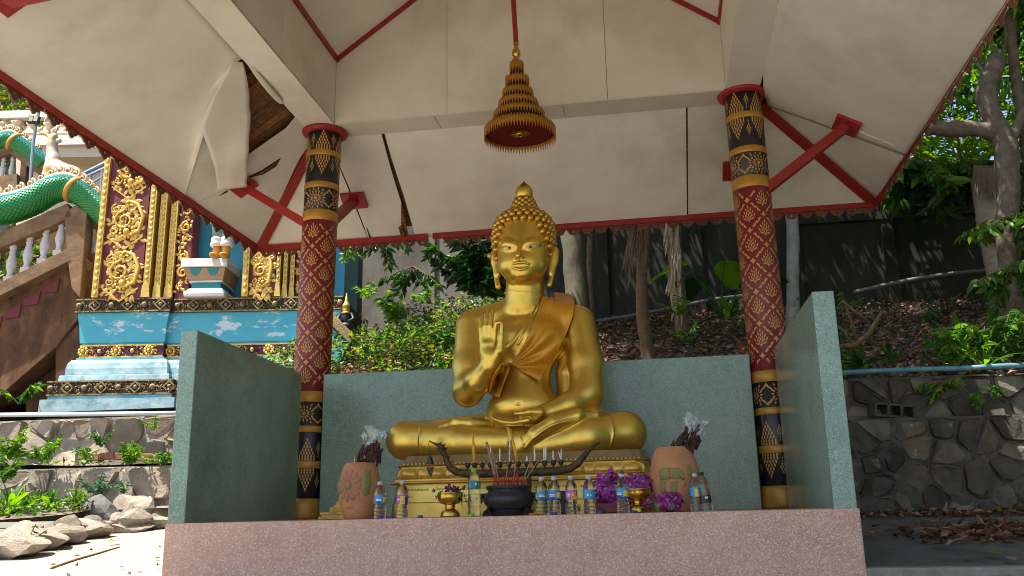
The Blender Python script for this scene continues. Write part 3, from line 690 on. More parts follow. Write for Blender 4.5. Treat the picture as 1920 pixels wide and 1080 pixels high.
feat.append(ridge([(952, 545), (975, 548), (1000, 547), (1017, 542)], .003, -.0025, .006))
nose0, nose1 = H(974.5, 462)[0], H(973.5, 482)[0]
for ch, k in feat:
    for i in range(len(ch)-1): bd.cone(ch[i][0], ch[i+1][0], ch[i][1], ch[i+1][1], k)
bd.chain([nose0+[0, -.006, .045], nose0+[0, -.014, 0], (nose0+nose1)/2+[0, -.030, 0], nose1+[0, -.046, .000]], [.012, .016, .019, .024], .014); 
for sx in (-1, 1): bd.ell(nose1+np.array([sx*.026, -.012, -.004]), (.016, .024, .015), .010)
nv = H(972, 757)[0]; bd.sub(nv+[0, -.012, 0], (.018, .018, .008), .02)
for q in ((958, 496.5), (994, 496.5)): bd.sub(H(*q)[0], (.008, .010, .008), .01)
V, F = bd.mesh((-1.16, .58, .30), (1.26, 1.72, 2.62), .0056)
stat = thing('seated_statue', 'large golden statue seated cross-legged with one hand raised, draped with an orange-gold sash', 'statue', tuple(A(985, 858, 1.2)))
SL = np.array(stat.location)
def spart(name, me): o = place(name, me, stat); o.matrix_parent_inverse = Matrix.Translation(tuple(-SL)); return o
bme = npmesh('body', V, F, 'statue_gold'); bo = spart('body', bme)
md = bo.modifiers.new('smooth', 'SMOOTH'); md.factor = .5; md.iterations = 2
# --- curls in rows, bud finial, eyes
hc = A(983, 452, 1.31); b = B(); b.smooth = True; ncurl = 0
def curl_at(p, nrm, r):
    b.sphere(p, r, 7, 5)
for ring in range(10):
    el = math.radians(-32 + ring*11.6)
    n_ = max(6, int(2*PI*math.cos(el)*.26/.058))
    for j in range(n_):
        az = 2*PI*(j+.5*(ring % 2))/n_; d = np.array([math.cos(el)*math.sin(az), -math.cos(el)*math.cos(az), math.sin(el)])
        front = d[1] < -.05
        hl = .36 - 1.05*(abs(d[0])/max(.2, math.cos(el)))**3.2 if front else -.65
        p = hc + d*np.array([.246, .262, .255])*1.0
        if math.sin(el) < hl or el > math.radians(68): continue
        for _ in range(6):
            v = bd(np.array([p]))[0]; p = p - d*min(max(v, -.02), .02)
        curl_at(p+d*.010, d, .0305)
for ring in range(6):
    t = ring/5; c0 = A(983, 402, 1.31)*(1-t)+A(983, 376, 1.31)*t; rr = .116*(1-t)+.070*t; n_ = int(2*PI*rr/.053)
    for j in range(n_):
        az = 2*PI*(j+.5*(ring % 2))/n_; curl_at(c0+np.array([math.sin(az)*rr, -math.cos(az)*rr, 0]), None, .0295-.004*t)
spart('curled_hair', b.mesh('curled_hair', 'hair_gold'))
b = B(); b.smooth = True; f0 = A(983, 371.5, 1.31); b.lathe([(.062, 0), (.068, .012), (.074, .035), (.076, .060), (.070, .085), (.052, .112), (.030, .132), (.012, .150), (.002, .163)], tuple(f0-np.array([0, 0, .006])), n=28)
spart('bud_finial', b.mesh('bud_finial', 'statue_gold'))
for (x0, y0), (x1, y1), (xp, yp) in (((944, 463), (966.5, 464.5), (955, 464.3)), ((986, 463.5), (1008.5, 459), (995, 462.8))):
    N_ = 13; top, bot = [], []
    for i in range(N_):
        t = i/(N_-1); x, y = x0+(x1-x0)*t, y0+(y1-y0)*t; w_ = 1.7*math.sin(PI*t)**.7+.1; top.append((x, y-w_*.55)); bot.append((x, y+w_))
    pt = H([q[0] for q in top+bot], [q[1] for q in top+bot], .002); b = B(); b.smooth = True; b.grid([tuple(q) for q in pt], 2, N_)
    e = spart('eye', b.mesh('eye', 'eye_white'))
    ang = [2*PI*i/10 for i in range(10)]; pp = H([xp+2.8*math.cos(a) for a in ang], [yp+.2+1.9*math.sin(a) for a in ang], .004); b = B(); b.add([tuple(q) for q in pp], [tuple(range(10))])
    pu = place('pupil', b.mesh('pupil', 'eye_black'), e)
# --- cloth sash: laid on the body, folds running to the knot
def cloth(name, left, right, nu, nv, fold, off, m='sash_cloth', extra=None, th=.006):
    def poly(pl, t):
        L = [0]; 
        for i in range(len(pl)-1): L.append(L[-1]+math.dist(pl[i], pl[i+1]))
        s_ = t*L[-1]
        for i in range(len(pl)-1):
            if s_ <= L[i+1] or i == len(pl)-2:
                q = (s_-L[i])/max(1e-9, L[i+1]-L[i]); return (pl[i][0]*(1-q)+pl[i+1][0]*q, pl[i][1]*(1-q)+pl[i+1][1]*q)
    X, Yp, UV = [], [], []
    for i in range(nu):
        a, c = poly(left, i/(nu-1)), poly(right, i/(nu-1))
        for j in range(nv): t = j/(nv-1); X.append(a[0]*(1-t)+c[0]*t); Yp.append(a[1]*(1-t)+c[1]*t); UV.append((i/(nu-1), t))
    P = H(X, Yp, off); dirn = CAM-P; dirn /= np.linalg.norm(dirn, axis=1)[:, None]
    # smooth the drape so it bridges hollows
    G = P.reshape(nu, nv, 3).copy()
    for _ in range(6): G[1:-1, 1:-1, 1] = np.minimum(G[1:-1, 1:-1, 1], (G[:-2, 1:-1, 1]+G[2:, 1:-1, 1]+G[1:-1, :-2, 1]+G[1:-1, 2:, 1])/4)
    P = G.reshape(-1, 3)+dirn*np.array([fold(*q) for q in UV])[:, None]
    if extra is not None:
        n0 = nv; rows = [P[:n0]+np.array(e) for e in extra]; P = np.concatenate(rows[::-1]+[P]); nu += len(extra)
    b = B(); b.smooth = True; b.grid([tuple(q) for q in P], nu, nv); o = spart(name, b.mesh(name, m))
    md = o.modifiers.new('thickness', 'SOLIDIFY'); md.thickness = th; md.offset = 0; return o
def fold1(u, v):
    # pleats fan out from the knot at the lower left
    x, y = (1-u)*1.0+.02, v; a = math.atan2(v*.62+.02, (1-u)+.05)
    return .010 + .020*max(0, 1-abs(v-.30)/.12)*max(0, 1-u*2.0) + .016*math.sin(a*15+math.sin(u*6)*.6)*min(1, u*1.6+.15)*(.4+.6*min(1, 3*v)) + .010*math.exp(-((v-.0)/.05)**2)+.010*math.exp(-((v-1)/.05)**2)
cloth('sash', [(1018, 556), (1008, 585), (997, 612), (986, 638), (972, 662), (957, 683)], [(1079, 563), (1074, 592), (1062, 625), (1048, 655), (1030, 685), (1011, 715)], 54, 34, fold1, .012,
      extra=[(0, .05, .012), (0, .12, .004), (0, .18, -.05), (0, .2, -.16)])
cloth('sash_tail', [(938, 683), (929, 697), (921, 714), (917, 738)], [(955, 687), (952, 702), (944, 722), (936, 745)], 18, 12, lambda u, v: .03+.012*math.sin(v*9+u*3), .012)
b = B(); b.smooth = True; kc = H(954, 685)[0]; b.sphere(tuple(kc+[0, -.035, 0]), (.035, .028, .020), 10, 8); b.tube([tuple(q) for q in H([957, 945, 938], [684, 683, 683.5], .03)], [.014, .012, .008], 8); spart('sash_knot', b.mesh('sash_knot', 'sash_cloth'))
# ---------------------------------------------------------------- plinth under the statue
mat('dusty_gold', (.22, .15, .08), (.30, .20, .07), scale=12, rough=.6, metal=.35, spot=(.42, .28, .07), spscale=18, spth=.6, bump=.05)
mat('ink', (.05, .035, .02), rough=.6)
YP = .62
pz = lambda y, x=735, Yq=YP: at(x, y, Y=Yq)[2]
px_ = lambda x, y, Yq=YP: at(x, y, Y=Yq)[0]
plinth = thing('statue_plinth', 'tiered golden lotus plinth with engraved lines of writing under the golden statue', 'plinth', (.10, 1.15, slabz(.1, 1.1)))
PL = np.array(plinth.location)
def ppart(b, name, m, bevel=0):
    o = b.obj(name, m, plinth, bevel=bevel); o.matrix_parent_inverse = Matrix.Translation(tuple(-PL)); return o
XP0, XP1 = px_(727, 950), px_(1232, 950)
xc_p, hw_p = (XP0+XP1)/2, (XP1-XP0)/2
def ringpts(dx, dy, z, ch=.10):
    x0, x1, y0, y1 = xc_p-hw_p+dx, xc_p+hw_p-dx, YP+dy, 1.78
    return [(x0+ch, y0, z), (x1-ch, y0, z), (x1-ch*.35, y0+ch*.30, z), (x1, y0+ch, z), (x1, y1, z), (x0, y1, z), (x0, y0+ch, z), (x0+ch*.35, y0+ch*.30, z)]
def tier(name, prof, m='plinth_gold'):
    b = B(); n = 8; vs = []
    for dx, dy, z in prof: vs += ringpts(dx, dy, z)
    fs = [(i*n+j, i*n+(j+1) % n, (i+1)*n+(j+1) % n, (i+1)*n+j) for i in range(len(prof)-1) for j in range(n)]
    fs += [tuple(range(n-1, -1, -1)), tuple((len(prof)-1)*n+j for j in range(n))]; b.add(vs, fs); return ppart(b, name, m, .004)
z_b0, z_b1, z_t1, z_m1, z_l1, z_s1 = slabz(.1, .62)-.004, pz(943), pz(908), pz(899.5), pz(875), pz(865.5)
tier('base_block', [(0, 0, z_b0), (.004, .004, z_b1-.004)])
tier('inscription_panel', [(.010, .012, z_b1-.003), (.030, .030, z_t1)])
tier('moulding', [(-.012, -.012, z_t1+.001), (-.016, -.016, z_t1+.010), (.004, .004, z_t1+.018), (.006, .006, z_m1)])
tier('lotus_band', [(.020, .030, z_m1+.001), (.040, .055, (z_m1+z_l1)/2), (.040, .050, z_l1)])
tier('seat_band', [(.030, .040, z_l1+.001), (.030, .040, z_l1+.012), (.055, .075, z_l1+.02), (.075, .11, z_s1+.045)], 'dusty_gold')
b = B(); b.smooth = True; zb_ = z_l1+.014
for i in range(58): x = xc_p-hw_p+.11+(2*hw_p-.22)*i/57; b.sphere((x, YP+.040, zb_), .0095, 8, 6)
ppart(b, 'bead_row', 'plinth_gold')
hL = z_l1-z_m1-.006
def arch(w_, h_, n=10, pw=.8): return [(-w_/2, 0)]+[(-w_/2*math.cos(PI*i/n), h_*(.35+.65*math.sin(PI*i/n)**pw)) for i in range(n+1)]+[(w_/2, 0)]
def petal_me(w_, h_, back):
    b = B(); z0 = 0
    o = arch(w_, h_, 16); n_ = len(o); cz = h_*.30; vs = []; pr = ((1., 0), (.97, .016), (.88, .022), (.82, .018), (.79, .004), (.75, .004), (.70, .020), (.45, .036), (.15, .042)); b.smooth = False
    for f, t in pr: vs += [(x*f, -t*(.7 if back else 1), cz+(y-cz)*f) for x, y in o]
    vs.append((0, -.042*(.7 if back else 1), cz)); fs = [(r*n_+i, r*n_+(i+1) % n_, (r+1)*n_+(i+1) % n_, (r+1)*n_+i) for r in range(len(pr)-1) for i in range(n_)]+[((len(pr)-1)*n_+i, (len(pr)-1)*n_+(i+1) % n_, len(pr)*n_) for i in range(n_)]; b.smooth = True; b.add(vs, fs)
    return b.mesh('lotus_petal', 'plinth_gold')
pmF, pmB = petal_me(.185, hL*.93, 0), petal_me(.13, hL*1.0, 1); NP = 9
for i in range(NP):
    x = xc_p+(i-(NP-1)/2)*.205; o = place('lotus_petal', pmF, plinth, (x-PL[0], YP+.030-PL[1], z_m1+.004-PL[2]), (math.radians(-8), 0, 0))
    if i < NP-1: place('lotus_petal', pmB, plinth, (x+.1025-PL[0], YP+.034-PL[1], z_m1+.004-PL[2]), (math.radians(-8), 0, 0))
# engraved writing: fine unreadable strokes in two lines, as in the photograph
b = B(); R_ = random.Random(4); sl_ = (.030-.012)/(z_t1-z_b1)
for row, (zf, segs) in enumerate(((.70, [(.03, .13), (.15, .31), (.335, .47), (.56, .72), (.74, .93)]), (.33, [(.04, .07), (.16, .19), (.20, .31), (.32, .335), (.50, .58), (.62, .66), (.80, .90)]))):
    zc = z_b1+(z_t1-z_b1)*zf; yf = YP+.012+(zc-z_b1)*sl_-.0012
    for s0, s1 in segs:
        x = xc_p-hw_p+.06+2*(hw_p-.06)*s0
        while x < xc_p-hw_p+.06+2*(hw_p-.06)*s1:
            h = .012; pts = []
            k = R_.choice('nuoclsw')
            if k == 'n': pts = [(0, 0), (0, h), (.006, h), (.006, 0)]
            elif k == 'u': pts = [(0, h), (0, 0), (.008, 0), (.008, h*1.5)]
            elif k == 'o': pts = [(0, 0), (.008, 0), (.008, h), (0, h), (0, 0)]
            elif k == 'c': pts = [(.007, h), (0, h*.8), (0, .004), (.007, 0)]
            elif k == 'l': pts = [(.003, h*1.4), (.003, 0)]
            elif k == 's': pts = [(0, h), (.007, h*.6), (0, h*.4), (.006, 0)]
            else: pts = [(0, h), (.002, 0), (.005, h*.6), (.008, 0), (.010, h)]
            for (ax, az), (cx, cz) in zip(pts, pts[1:]): b.bar((x+ax, yf, zc+az-.01), (x+cx, yf, zc+cz-.01), .0016, .002)
            if R_.random() < .25: b.bar((x, yf, zc+h-.002), (x+.005, yf, zc+h+.001), .0014, .002)
            x += .0112
ppart(b, 'engraved_writing', 'ink')['kind'] = 'stuff'

# ---------------------------------------------------------------- offerings
mat('terracotta', (.47, .225, .10), (.39, .17, .07), scale=9, rough=.8, bump=.2, bscale=60, third=(.46, .24, .13), tscale=5)
mat('pot_pink', (.38, .175, .115), (.32, .135, .085), scale=12, rough=.85, bump=.2, bscale=70); mat('pot_green', (.17, .18, .055), (.24, .22, .08), scale=20, rough=.85, bump=.25, bscale=60)
mat('pot_groove', (.15, .055, .03), rough=.9); mat('pot_mark', (.45, .09, .05), rough=.8)
mat('brass', (.62, .40, .08), (.55, .33, .05), scale=10, rough=.22, metal=.95, bump=.02)
mat('old_brass', (.40, .25, .05), (.22, .13, .03), scale=14, rough=.4, metal=.8)
mat('bronze_dark', (.030, .030, .034), (.05, .048, .05), scale=18, rough=.42, metal=.5, bump=.15, bscale=50, spot=(.16, .15, .13), spscale=30, spth=.7)
mat('boat_bronze', (.105, .070, .035), (.05, .035, .02), scale=26, rough=.5, metal=.55, bump=.45, bscale=110, spot=(.24, .17, .08), spscale=40, spth=.62)
mat('candle_yellow', (.75, .33, .02), rough=.45); mat('candle_white', (.72, .70, .72), rough=.4)
mat('incense_red', (.45, .015, .02), rough=.7); mat('incense_brown', (.24, .13, .08), (.36, .24, .16), scale=30, rough=.9)
mat('ash', (.26, .23, .20), (.16, .14, .12), scale=30, rough=1, bump=.4)
mat('orchid', (.15, .010, .14), (.36, .07, .32), scale=22, rough=.5, rand=.3); mat('orchid_pale', (.55, .30, .50), (.36, .07, .30), scale=40, rough=.5); mat('orchid_lip', (.30, .02, .22), rough=.5)
mat('leaf_garland', (.05, .13, .03), (.16, .26, .09), scale=20, rough=.5); mat('dry_flower', (.035, .016, .012), (.075, .032, .022), scale=20, rough=.85, bump=.3); mat('dry_pink', (.20, .045, .07), (.12, .03, .04), scale=25, rough=.8)
mat('marigold', (.62, .22, .015), rough=.7); mat('box_red', (.16, .012, .015), rough=.4)
mat('cap_blue', (.012, .03, .28), rough=.35); mat('cap_grey', (.42, .45, .52), rough=.4); mat('cap_green', (.12, .42, .03), rough=.35); mat('cap_black', (.01, .01, .012), rough=.4)
mat('lab_cyan', (.03, .28, .55), rough=.3); mat('lab_navy', (.02, .03, .30), rough=.3); mat('lab_blue', (.03, .17, .55), rough=.3); mat('lab_yellow', (.72, .47, .04), rough=.3); mat('lab_purple', (.36, .10, .42), rough=.3); mat('lab_white', (.7, .72, .75), rough=.3); mat('lab_teal', (.02, .16, .18), rough=.3); mat('lab_orange', (.70, .25, .03), rough=.3); mat('lab_green', (.05, .32, .10), rough=.3); mat('lab_black', (.015, .018, .02), rough=.35)
def water_mat(name, tint, ior, rough=.02):
    m = bpy.data.materials.new(name); m.use_nodes = True; p = m.node_tree.nodes['Principled BSDF']
    p.inputs['Transmission Weight'].default_value = 1; p.inputs['IOR'].default_value = ior; p.inputs['Roughness'].default_value = rough; p.inputs['Base Color'].default_value = (*tint, 1); MATS[name] = m
water_mat('bottle_water', (.93, .97, .98), 1.33)
def film(name, tr, tint, rough=.12, bump=True):
    m = bpy.data.materials.new(name); m.use_nodes = True; t = m.node_tree; N = t.nodes; L = t.links; out = N['Material Output']
    p = N.new('ShaderNodeBsdfGlossy'); p.inputs['Color'].default_value = (*tint, 1); p.inputs['Roughness'].default_value = rough; N.remove(N['Principled BSDF'])
    tb = N.new('ShaderNodeBsdfTransparent'); mx = N.new('ShaderNodeMixShader'); fr = N.new('ShaderNodeLayerWeight'); fr.inputs[0].default_value = .35
    mr = N.new('ShaderNodeMapRange'); mr.inputs[3].default_value = 1-tr; mr.inputs[4].default_value = .42; L.new(fr.outputs['Facing'], mr.inputs[0])
    L.new(mr.outputs[0], mx.inputs[0]); L.new(tb.outputs[0], mx.inputs[1]); L.new(p.outputs[0], mx.inputs[2]); L.new(mx.outputs[0], out.inputs[0]); MATS[name] = m
film('cellophane', .94, (.95, .97, 1.), .06)
def onslab(px, py, Y): p = at(px, py, Y=Y); return (p[0], Y, slabz(p[0], Y)+.001)
# --- bottles
def label_part(t, r, z0, z1, base, patches, name='label', rz=0):
    b = B(); b.smooth = True; n = 28
    b.lathe([(r, z0), (r, z1)], n=n, cap=False); b.smooth = False; mats = [base]
    for (u, z, w_, h_, m, shape) in patches:
        if m not in mats: mats.append(m)
        b.mi = mats.index(m); P = []
        if shape == 'o': P = [(u+w_/2*math.cos(2*PI*i/14), z+h_/2*math.sin(2*PI*i/14)) for i in range(14)]
        else: P = [(u-w_/2+w_*i/5, z-h_/2) for i in range(6)]+[(u+w_/2-w_*i/5, z+h_/2) for i in range(6)]
        rr = r+.0006*(1+patches.index((u, z, w_, h_, m, shape))*.5)
        vs = [(rr*math.sin(x/r+rz), -rr*math.cos(x/r+rz), zz) for x, zz in P]; cx = (rr*math.sin(u/r+rz), -rr*math.cos(u/r+rz), z); k = len(vs)
        b.add(vs+[cx], [(i, (i+1) % k, k) for i in range(k)])
    return b.obj(name, mats, t)
def bottle(px, py, Y, h, r, label, patches, base, lab=(.40, .63), cap='cap_grey', slim=False, tilt=0, group='water bottles along the front of the platform', rz=0):
    t = thing('water_bottle', label, 'bottle', onslab(px, py, Y), 0, group); t.rotation_euler = (0, tilt, 0)
    if slim: pr = [(.90, 0), (1, .02), (1, .20), (.96, .22), (1, .24), (1, .30), (.96, .32), (1, .34), (.97, .42), (.97, .70), (1, .74), (.86, .82), (.60, .88), (.42, .91), (.40, .935)]
    else: pr = [(.88, 0), (1.03, .025), (1.02, .10), (.97, .115), (1.02, .13), (1.0, .19), (.95, .205), (1.0, .22), (.93, .29), (.85, .34), (.93, .39), (.99, .43), (.99, .62), (1.0, .66), (.93, .74), (.72, .83), (.48, .885), (.42, .92), (.42, .94)]
    b = B(); b.smooth = True; b.lathe([(a*r, z*h) for a, z in pr], n=28); b.obj('bottle_body', 'bottle_water', t)
    b = B(); b.smooth = False; b.lathe([(r*.46, h*.935), (r*.48, h*.945), (r*.48, h*.99), (r*.42, h)], n=20); b.lathe([(r*.52, h*.915), (r*.52, h*.928)], n=20); b.obj('cap', cap, t)
    if base: label_part(t, r*1.01, lab[0]*h, lab[1]*h, base, patches, rz=rz)
    return t
def std(u=0):
    return [(u, .118, .052, .040, 'lab_navy', 'o'), (u, .121, .050, .034, 'lab_blue', 'o'), (u, .127, .036, .006, 'lab_white', 'r'), (u+.002, .118, .040, .005, 'lab_white', 'r'), (u, .106, .030, .008, 'lab_navy', 'r'), (u+.045, .125, .03, .035, 'lab_yellow', 'r'), (u-.048, .12, .03, .025, 'lab_yellow', 'r'), (u+.07, .115, .03, .03, 'lab_orange', 'o')]
hb = .245; rb_ = .040
bottle(712, 974, .10, hb, rb_, 'plastic water bottle with oval blue and yellow label in front of the flower-carved pot', std(0), 'lab_cyan')
bottle(754, 974, .11, hb, rb_, 'plastic water bottle with purple and yellow label, second from the flower-carved pot', [(-.022, .118, .03, .05, 'lab_purple', 'r'), (.012, .118, .036, .05, 'lab_yellow', 'r'), (.038, .115, .02, .05, 'lab_navy', 'r'), (-.02, .122, .022, .010, 'lab_white', 'r'), (.012, .108, .02, .014, 'lab_orange', 'o')], 'lab_purple')
bottle(889.5, 972, .13, .318, .043, 'tall slim water bottle with green cap between the brass bowl and the incense pot', [(0, .205, .03, .035, 'lab_teal', 'r'), (.02, .212, .012, .016, 'lab_white', 'o'), (-.02, .200, .014, .020, 'lab_cyan', 'r'), (.042, .205, .02, .04, 'lab_green', 'r')], 'lab_teal', lab=(.575, .73), cap='cap_green', slim=True)
bottle(1017, 969, .16, hb, rb_, 'plastic water bottle with blue oval label right beside the black incense pot', std(.004), 'lab_cyan')
bottle(1040.5, 968.5, .085, hb, rb_, 'plastic water bottle with blue oval label standing in front of its twin', std(-.012), 'lab_blue')
bottle(1072.5, 967, .10, hb, rb_, 'plastic water bottle with pink and orange label left of the blue-band bottle', [(-.018, .118, .034, .05, 'lab_purple', 'r'), (.020, .118, .032, .05, 'lab_orange', 'r'), (-.016, .128, .02, .008, 'lab_white', 'r'), (-.016, .116, .022, .006, 'lab_white', 'r'), (.014, .122, .016, .018, 'lab_yellow', 'o'), (.036, .104, .02, .02, 'lab_yellow', 'r')], 'lab_purple')
bottle(1106, 965.5, .10, hb, rb_, 'plastic water bottle with plain light blue band left of the orchids', [(-.006, .12, .014, .016, 'lab_white', 'o'), (.014, .118, .010, .01, 'lab_white', 'o'), (0, .098, .08, .006, 'lab_green', 'r')], 'lab_cyan')
bottle(1169, 963.5, .10, hb*1.02, rb_, 'plastic water bottle with blue oval label standing before the purple orchids', std(-.022), 'lab_cyan')
bottle(1307, 958, .22, hb*.99, rb_, 'plastic water bottle with yellow label beside the elephant pot', [(.006, .118, .03, .05, 'lab_yellow', 'r'), (-.02, .118, .02, .05, 'lab_cyan', 'r')], 'lab_cyan')
bottle(1326, 957, .20, hb*1.02, rb_*.96, 'leaning plastic water bottle with black label and black ribbon', [(0, .07, .05, .03, 'lab_black', 'r'), (.008, .085, .02, .012, 'lab_white', 'r')], 'lab_black', lab=(.20, .40), cap='cap_black', tilt=-.10)
for px, py, Y, lab in ((713, 976, .035, 'blue bottle cap lying in front of the leftmost bottle'), (733, 973.5, .06, 'blue bottle cap lying between the two leftmost bottles'), (788, 972.5, .06, 'blue bottle cap alone on the platform left of the brass bowl'),
                       (1039, 968.5, .025, 'blue bottle cap leaning on a bottle beside the incense pot'), (1125, 965, .05, 'blue bottle cap lying before the red box'), (1190, 962.5, .07, 'blue bottle cap lying before the brass orchid bowl')):
    b = B(); b.lathe([(.019, 0), (.020, .003), (.019, .013), (.014, .016)], n=18); o = b.obj('bottle_cap', 'cap_blue'); o.location = onslab(px, py, Y); tag(o, lab, 'bottle cap', 'blue bottle caps on the platform')
b = B(); b.lathe([(.019, 0), (.020, .003), (.019, .016), (.014, .018)], n=18); o = b.obj('bottle_cap', 'cap_green'); o.location = onslab(884, 972, .05); tag(o, 'green bottle cap lying in front of the tall slim bottle', 'bottle cap')
# --- incense pot with sticks
pc = onslab(955, 969, .30)
t = thing('incense_pot', 'black bronze incense pot filled with ash and red sticks', 'incense pot', pc)
b = B(); b.smooth = True; b.lathe([(.125, .035), (.150, .055), (.172, .085), (.178, .112), (.165, .140), (.146, .155), (.143, .166), (.156, .178), (.160, .192), (.152, .200), (.138, .196), (.134, .170)], n=40); b.obj('bowl', 'bronze_dark', t)
b = B(); b.lathe([(.134, 0), (.140, .008), (.120, .028), (.116, .040)], n=32)
for sx in (-1, 1): b.tube([(sx*.15, 0, .135), (sx*.195, -.005, .13), (sx*.208, -.01, .112), (sx*.19, -.01, .098), (sx*.20, -.01, .085)], [.018, .020, .018, .015, .008], 8)
b.obj('foot_and_handles', 'bronze_dark', t)
for sg in (-1, 1):
    b = B(); b.add([(sg*.10, -.10, .0), (sg*.185, -.04, .0), (sg*.17, -.04, .03), (sg*.125, -.10, .055), (sg*.10, .1, 0), (sg*.185, .04, 0), (sg*.17, .04, .03), (sg*.125, .1, .055)], [(0, 1, 2, 3), (7, 6, 5, 4), (0, 4, 5, 1), (1, 5, 6, 2), (2, 6, 7, 3), (3, 7, 4, 0)]); b.obj('side_foot', 'bronze_dark', t)
b = B(); b.lathe([(.134, .168), (.05, .176), (.001, .178)], n=24, cap=False); b.obj('ash_bed', 'ash', t)
R_ = random.Random(11)
me_s = B(); me_s.tube([(0, 0, 0), (0, 0, .095)], .0024, 5); me_s = me_s.mesh('incense_stick', 'incense_red')
me_l = B(); me_l.smooth = False; me_l.mi = 0; me_l.tube([(0, 0, 0), (0, 0, .075)], .0024, 5); me_l.mi = 1; me_l.tube([(0, 0, .075), (.002, 0, .17), (0, .001, .25)], [.0042, .0042, .0038], 6); me_l = me_l.mesh('incense_stick', ['incense_red', 'incense_brown'])
for i in range(44):
    a, r = R_.uniform(0, 2*PI), .115*math.sqrt(R_.random()); x, y = r*math.cos(a), r*math.sin(a)*.8
    if i > 30: x = abs(x)*.5+(.04 if i % 2 else -.10)
    o = place('incense_stick', me_s, None, (pc[0]+x, pc[1]+y, pc[2]+.168), (R_.uniform(-.15, .15), R_.uniform(-.15, .15)+x*.8, 0), R_.uniform(.65, 1.25)); tag(o, 'short red burnt-down incense stick in the black pot', 'incense stick', 'burnt down red incense sticks in the pot')
for px0, py0, px1, py1, lab in ((934, 915, 912, 829, 'thick brown incense stick leaning left out of the pot'), (938, 917, 921, 838, 'thin brown incense stick second from the left edge of the pot'), (947, 917, 955, 838, 'brown incense stick standing almost straight behind the bottles'),
                               (976, 915, 999, 849, 'thin brown incense stick leaning right, longest of the right pair'), (973, 918, 1010, 862, 'thin brown incense stick leaning far right over the pot rim'), (961, 917, 968, 857, 'thin brown incense stick in the middle of the pot')):
    a_, c_ = Vector(at(px0, py0, Y=.30)), Vector(at(px1, py1, Y=.33)); b = B(); thick = px1 == 912
    b.tube([a_-(c_-a_)*.18, a_.lerp(c_, .3)], .003 if not thick else .006, 6); n_red = len(b.f); b.mi = 1; b.tube([a_.lerp(c_, .28), a_.lerp(c_, .7)+Vector((.002, 0, 0)), c_], [.0042, .004, .0035] if not thick else [.010, .0095, .010], 7)
    o = b.obj('incense_stick', ['incense_red', 'incense_brown']); tag(o, lab, 'incense stick', 'tall brown incense sticks')
# --- brass footed bowls
def bowl(px, py, Y, k, label):
    t = thing('footed_bowl', label, 'bowl', onslab(px, py, Y), 0, 'brass footed offering bowls'); b = B(); b.smooth = True
    b.lathe([(r*k, z*k) for r, z in ((.030, .078), (.060, .086), (.078, .105), (.084, .130), (.082, .150), (.086, .156), (.080, .157), (.074, .130), (.04, .10), (.001, .095))], n=36); b.obj('bowl', 'brass', t)
    b = B(); b.smooth = True; b.lathe([(r*k, z*k) for r, z in ((.064, 0), (.066, .008), (.062, .014), (.064, .020), (.052, .040), (.034, .050), (.030, .058), (.036, .064), (.031, .072), (.034, .080))], n=32); b.obj('foot', 'brass', t); return t
bowl(844, 971, .20, 1.03, 'brass footed bowl holding a dried pink garland'); bowl(1197, 962, .36, 1.0, 'brass footed bowl under the purple orchid garland')
# --- flowers
def orchid_me(s=1.0):
    b = B(); b.smooth = True
    for k in range(5):
        a = 2*PI*k/5+PI/2; wd = .5 if k in (1, 4) else .36; rows = []
        for i in range(5):
            t_ = i/4; w_ = wd*math.sin(PI*(t_*.86+.08))**.8*.020; l = .030*t_; zz = .006*math.sin(t_*2.2)-.010*t_*t_
            for q in (-1, 0, 1): rows.append((s*(l*math.cos(a)-q*w_*math.sin(a)), s*(-zz-.003*abs(q)), s*(l*math.sin(a)+q*w_*math.cos(a))))
        b.mi = 0; b.grid(rows, 5, 3)
    b.mi = 1; b.sphere((0, -.006*s, 0), (.007*s, .006*s, .007*s), 6, 4); b.mi = 2; b.add([(s*x, s*y, s*z) for x, y, z in ((-.007, -.006, -.004), (.007, -.006, -.004), (.012, -.016, -.018), (0, -.020, -.026), (-.012, -.016, -.018))], [(0, 1, 2, 3, 4)])
    return b.mesh('orchid_flower', ['orchid', 'orchid_pale', 'orchid_lip'])
OM = [orchid_me(1.75), orchid_me(1.5)]
def leafshape(b, base, tip, wd, sag=.2, n=5, up=(0, 0, 1)):
    a, c = Vector(base), Vector(tip); d = c-a; s_ = d.cross(Vector(up)); s_ = s_.normalized() if s_.length > 1e-5 else Vector((1, 0, 0)); u_ = s_.cross(d).normalized(); L_ = d.length; rows = []
    for i in range(n):
        t_ = i/(n-1); w_ = wd/2*math.sin(PI*(t_*.92+.04))**.8; p = a+d*t_-Vector((0, 0, 1))*sag*L_*t_*t_
        rows += [p-s_*w_+u_*w_*.25, p, p+s_*w_+u_*w_*.25]
    b.grid(rows, n, 3)
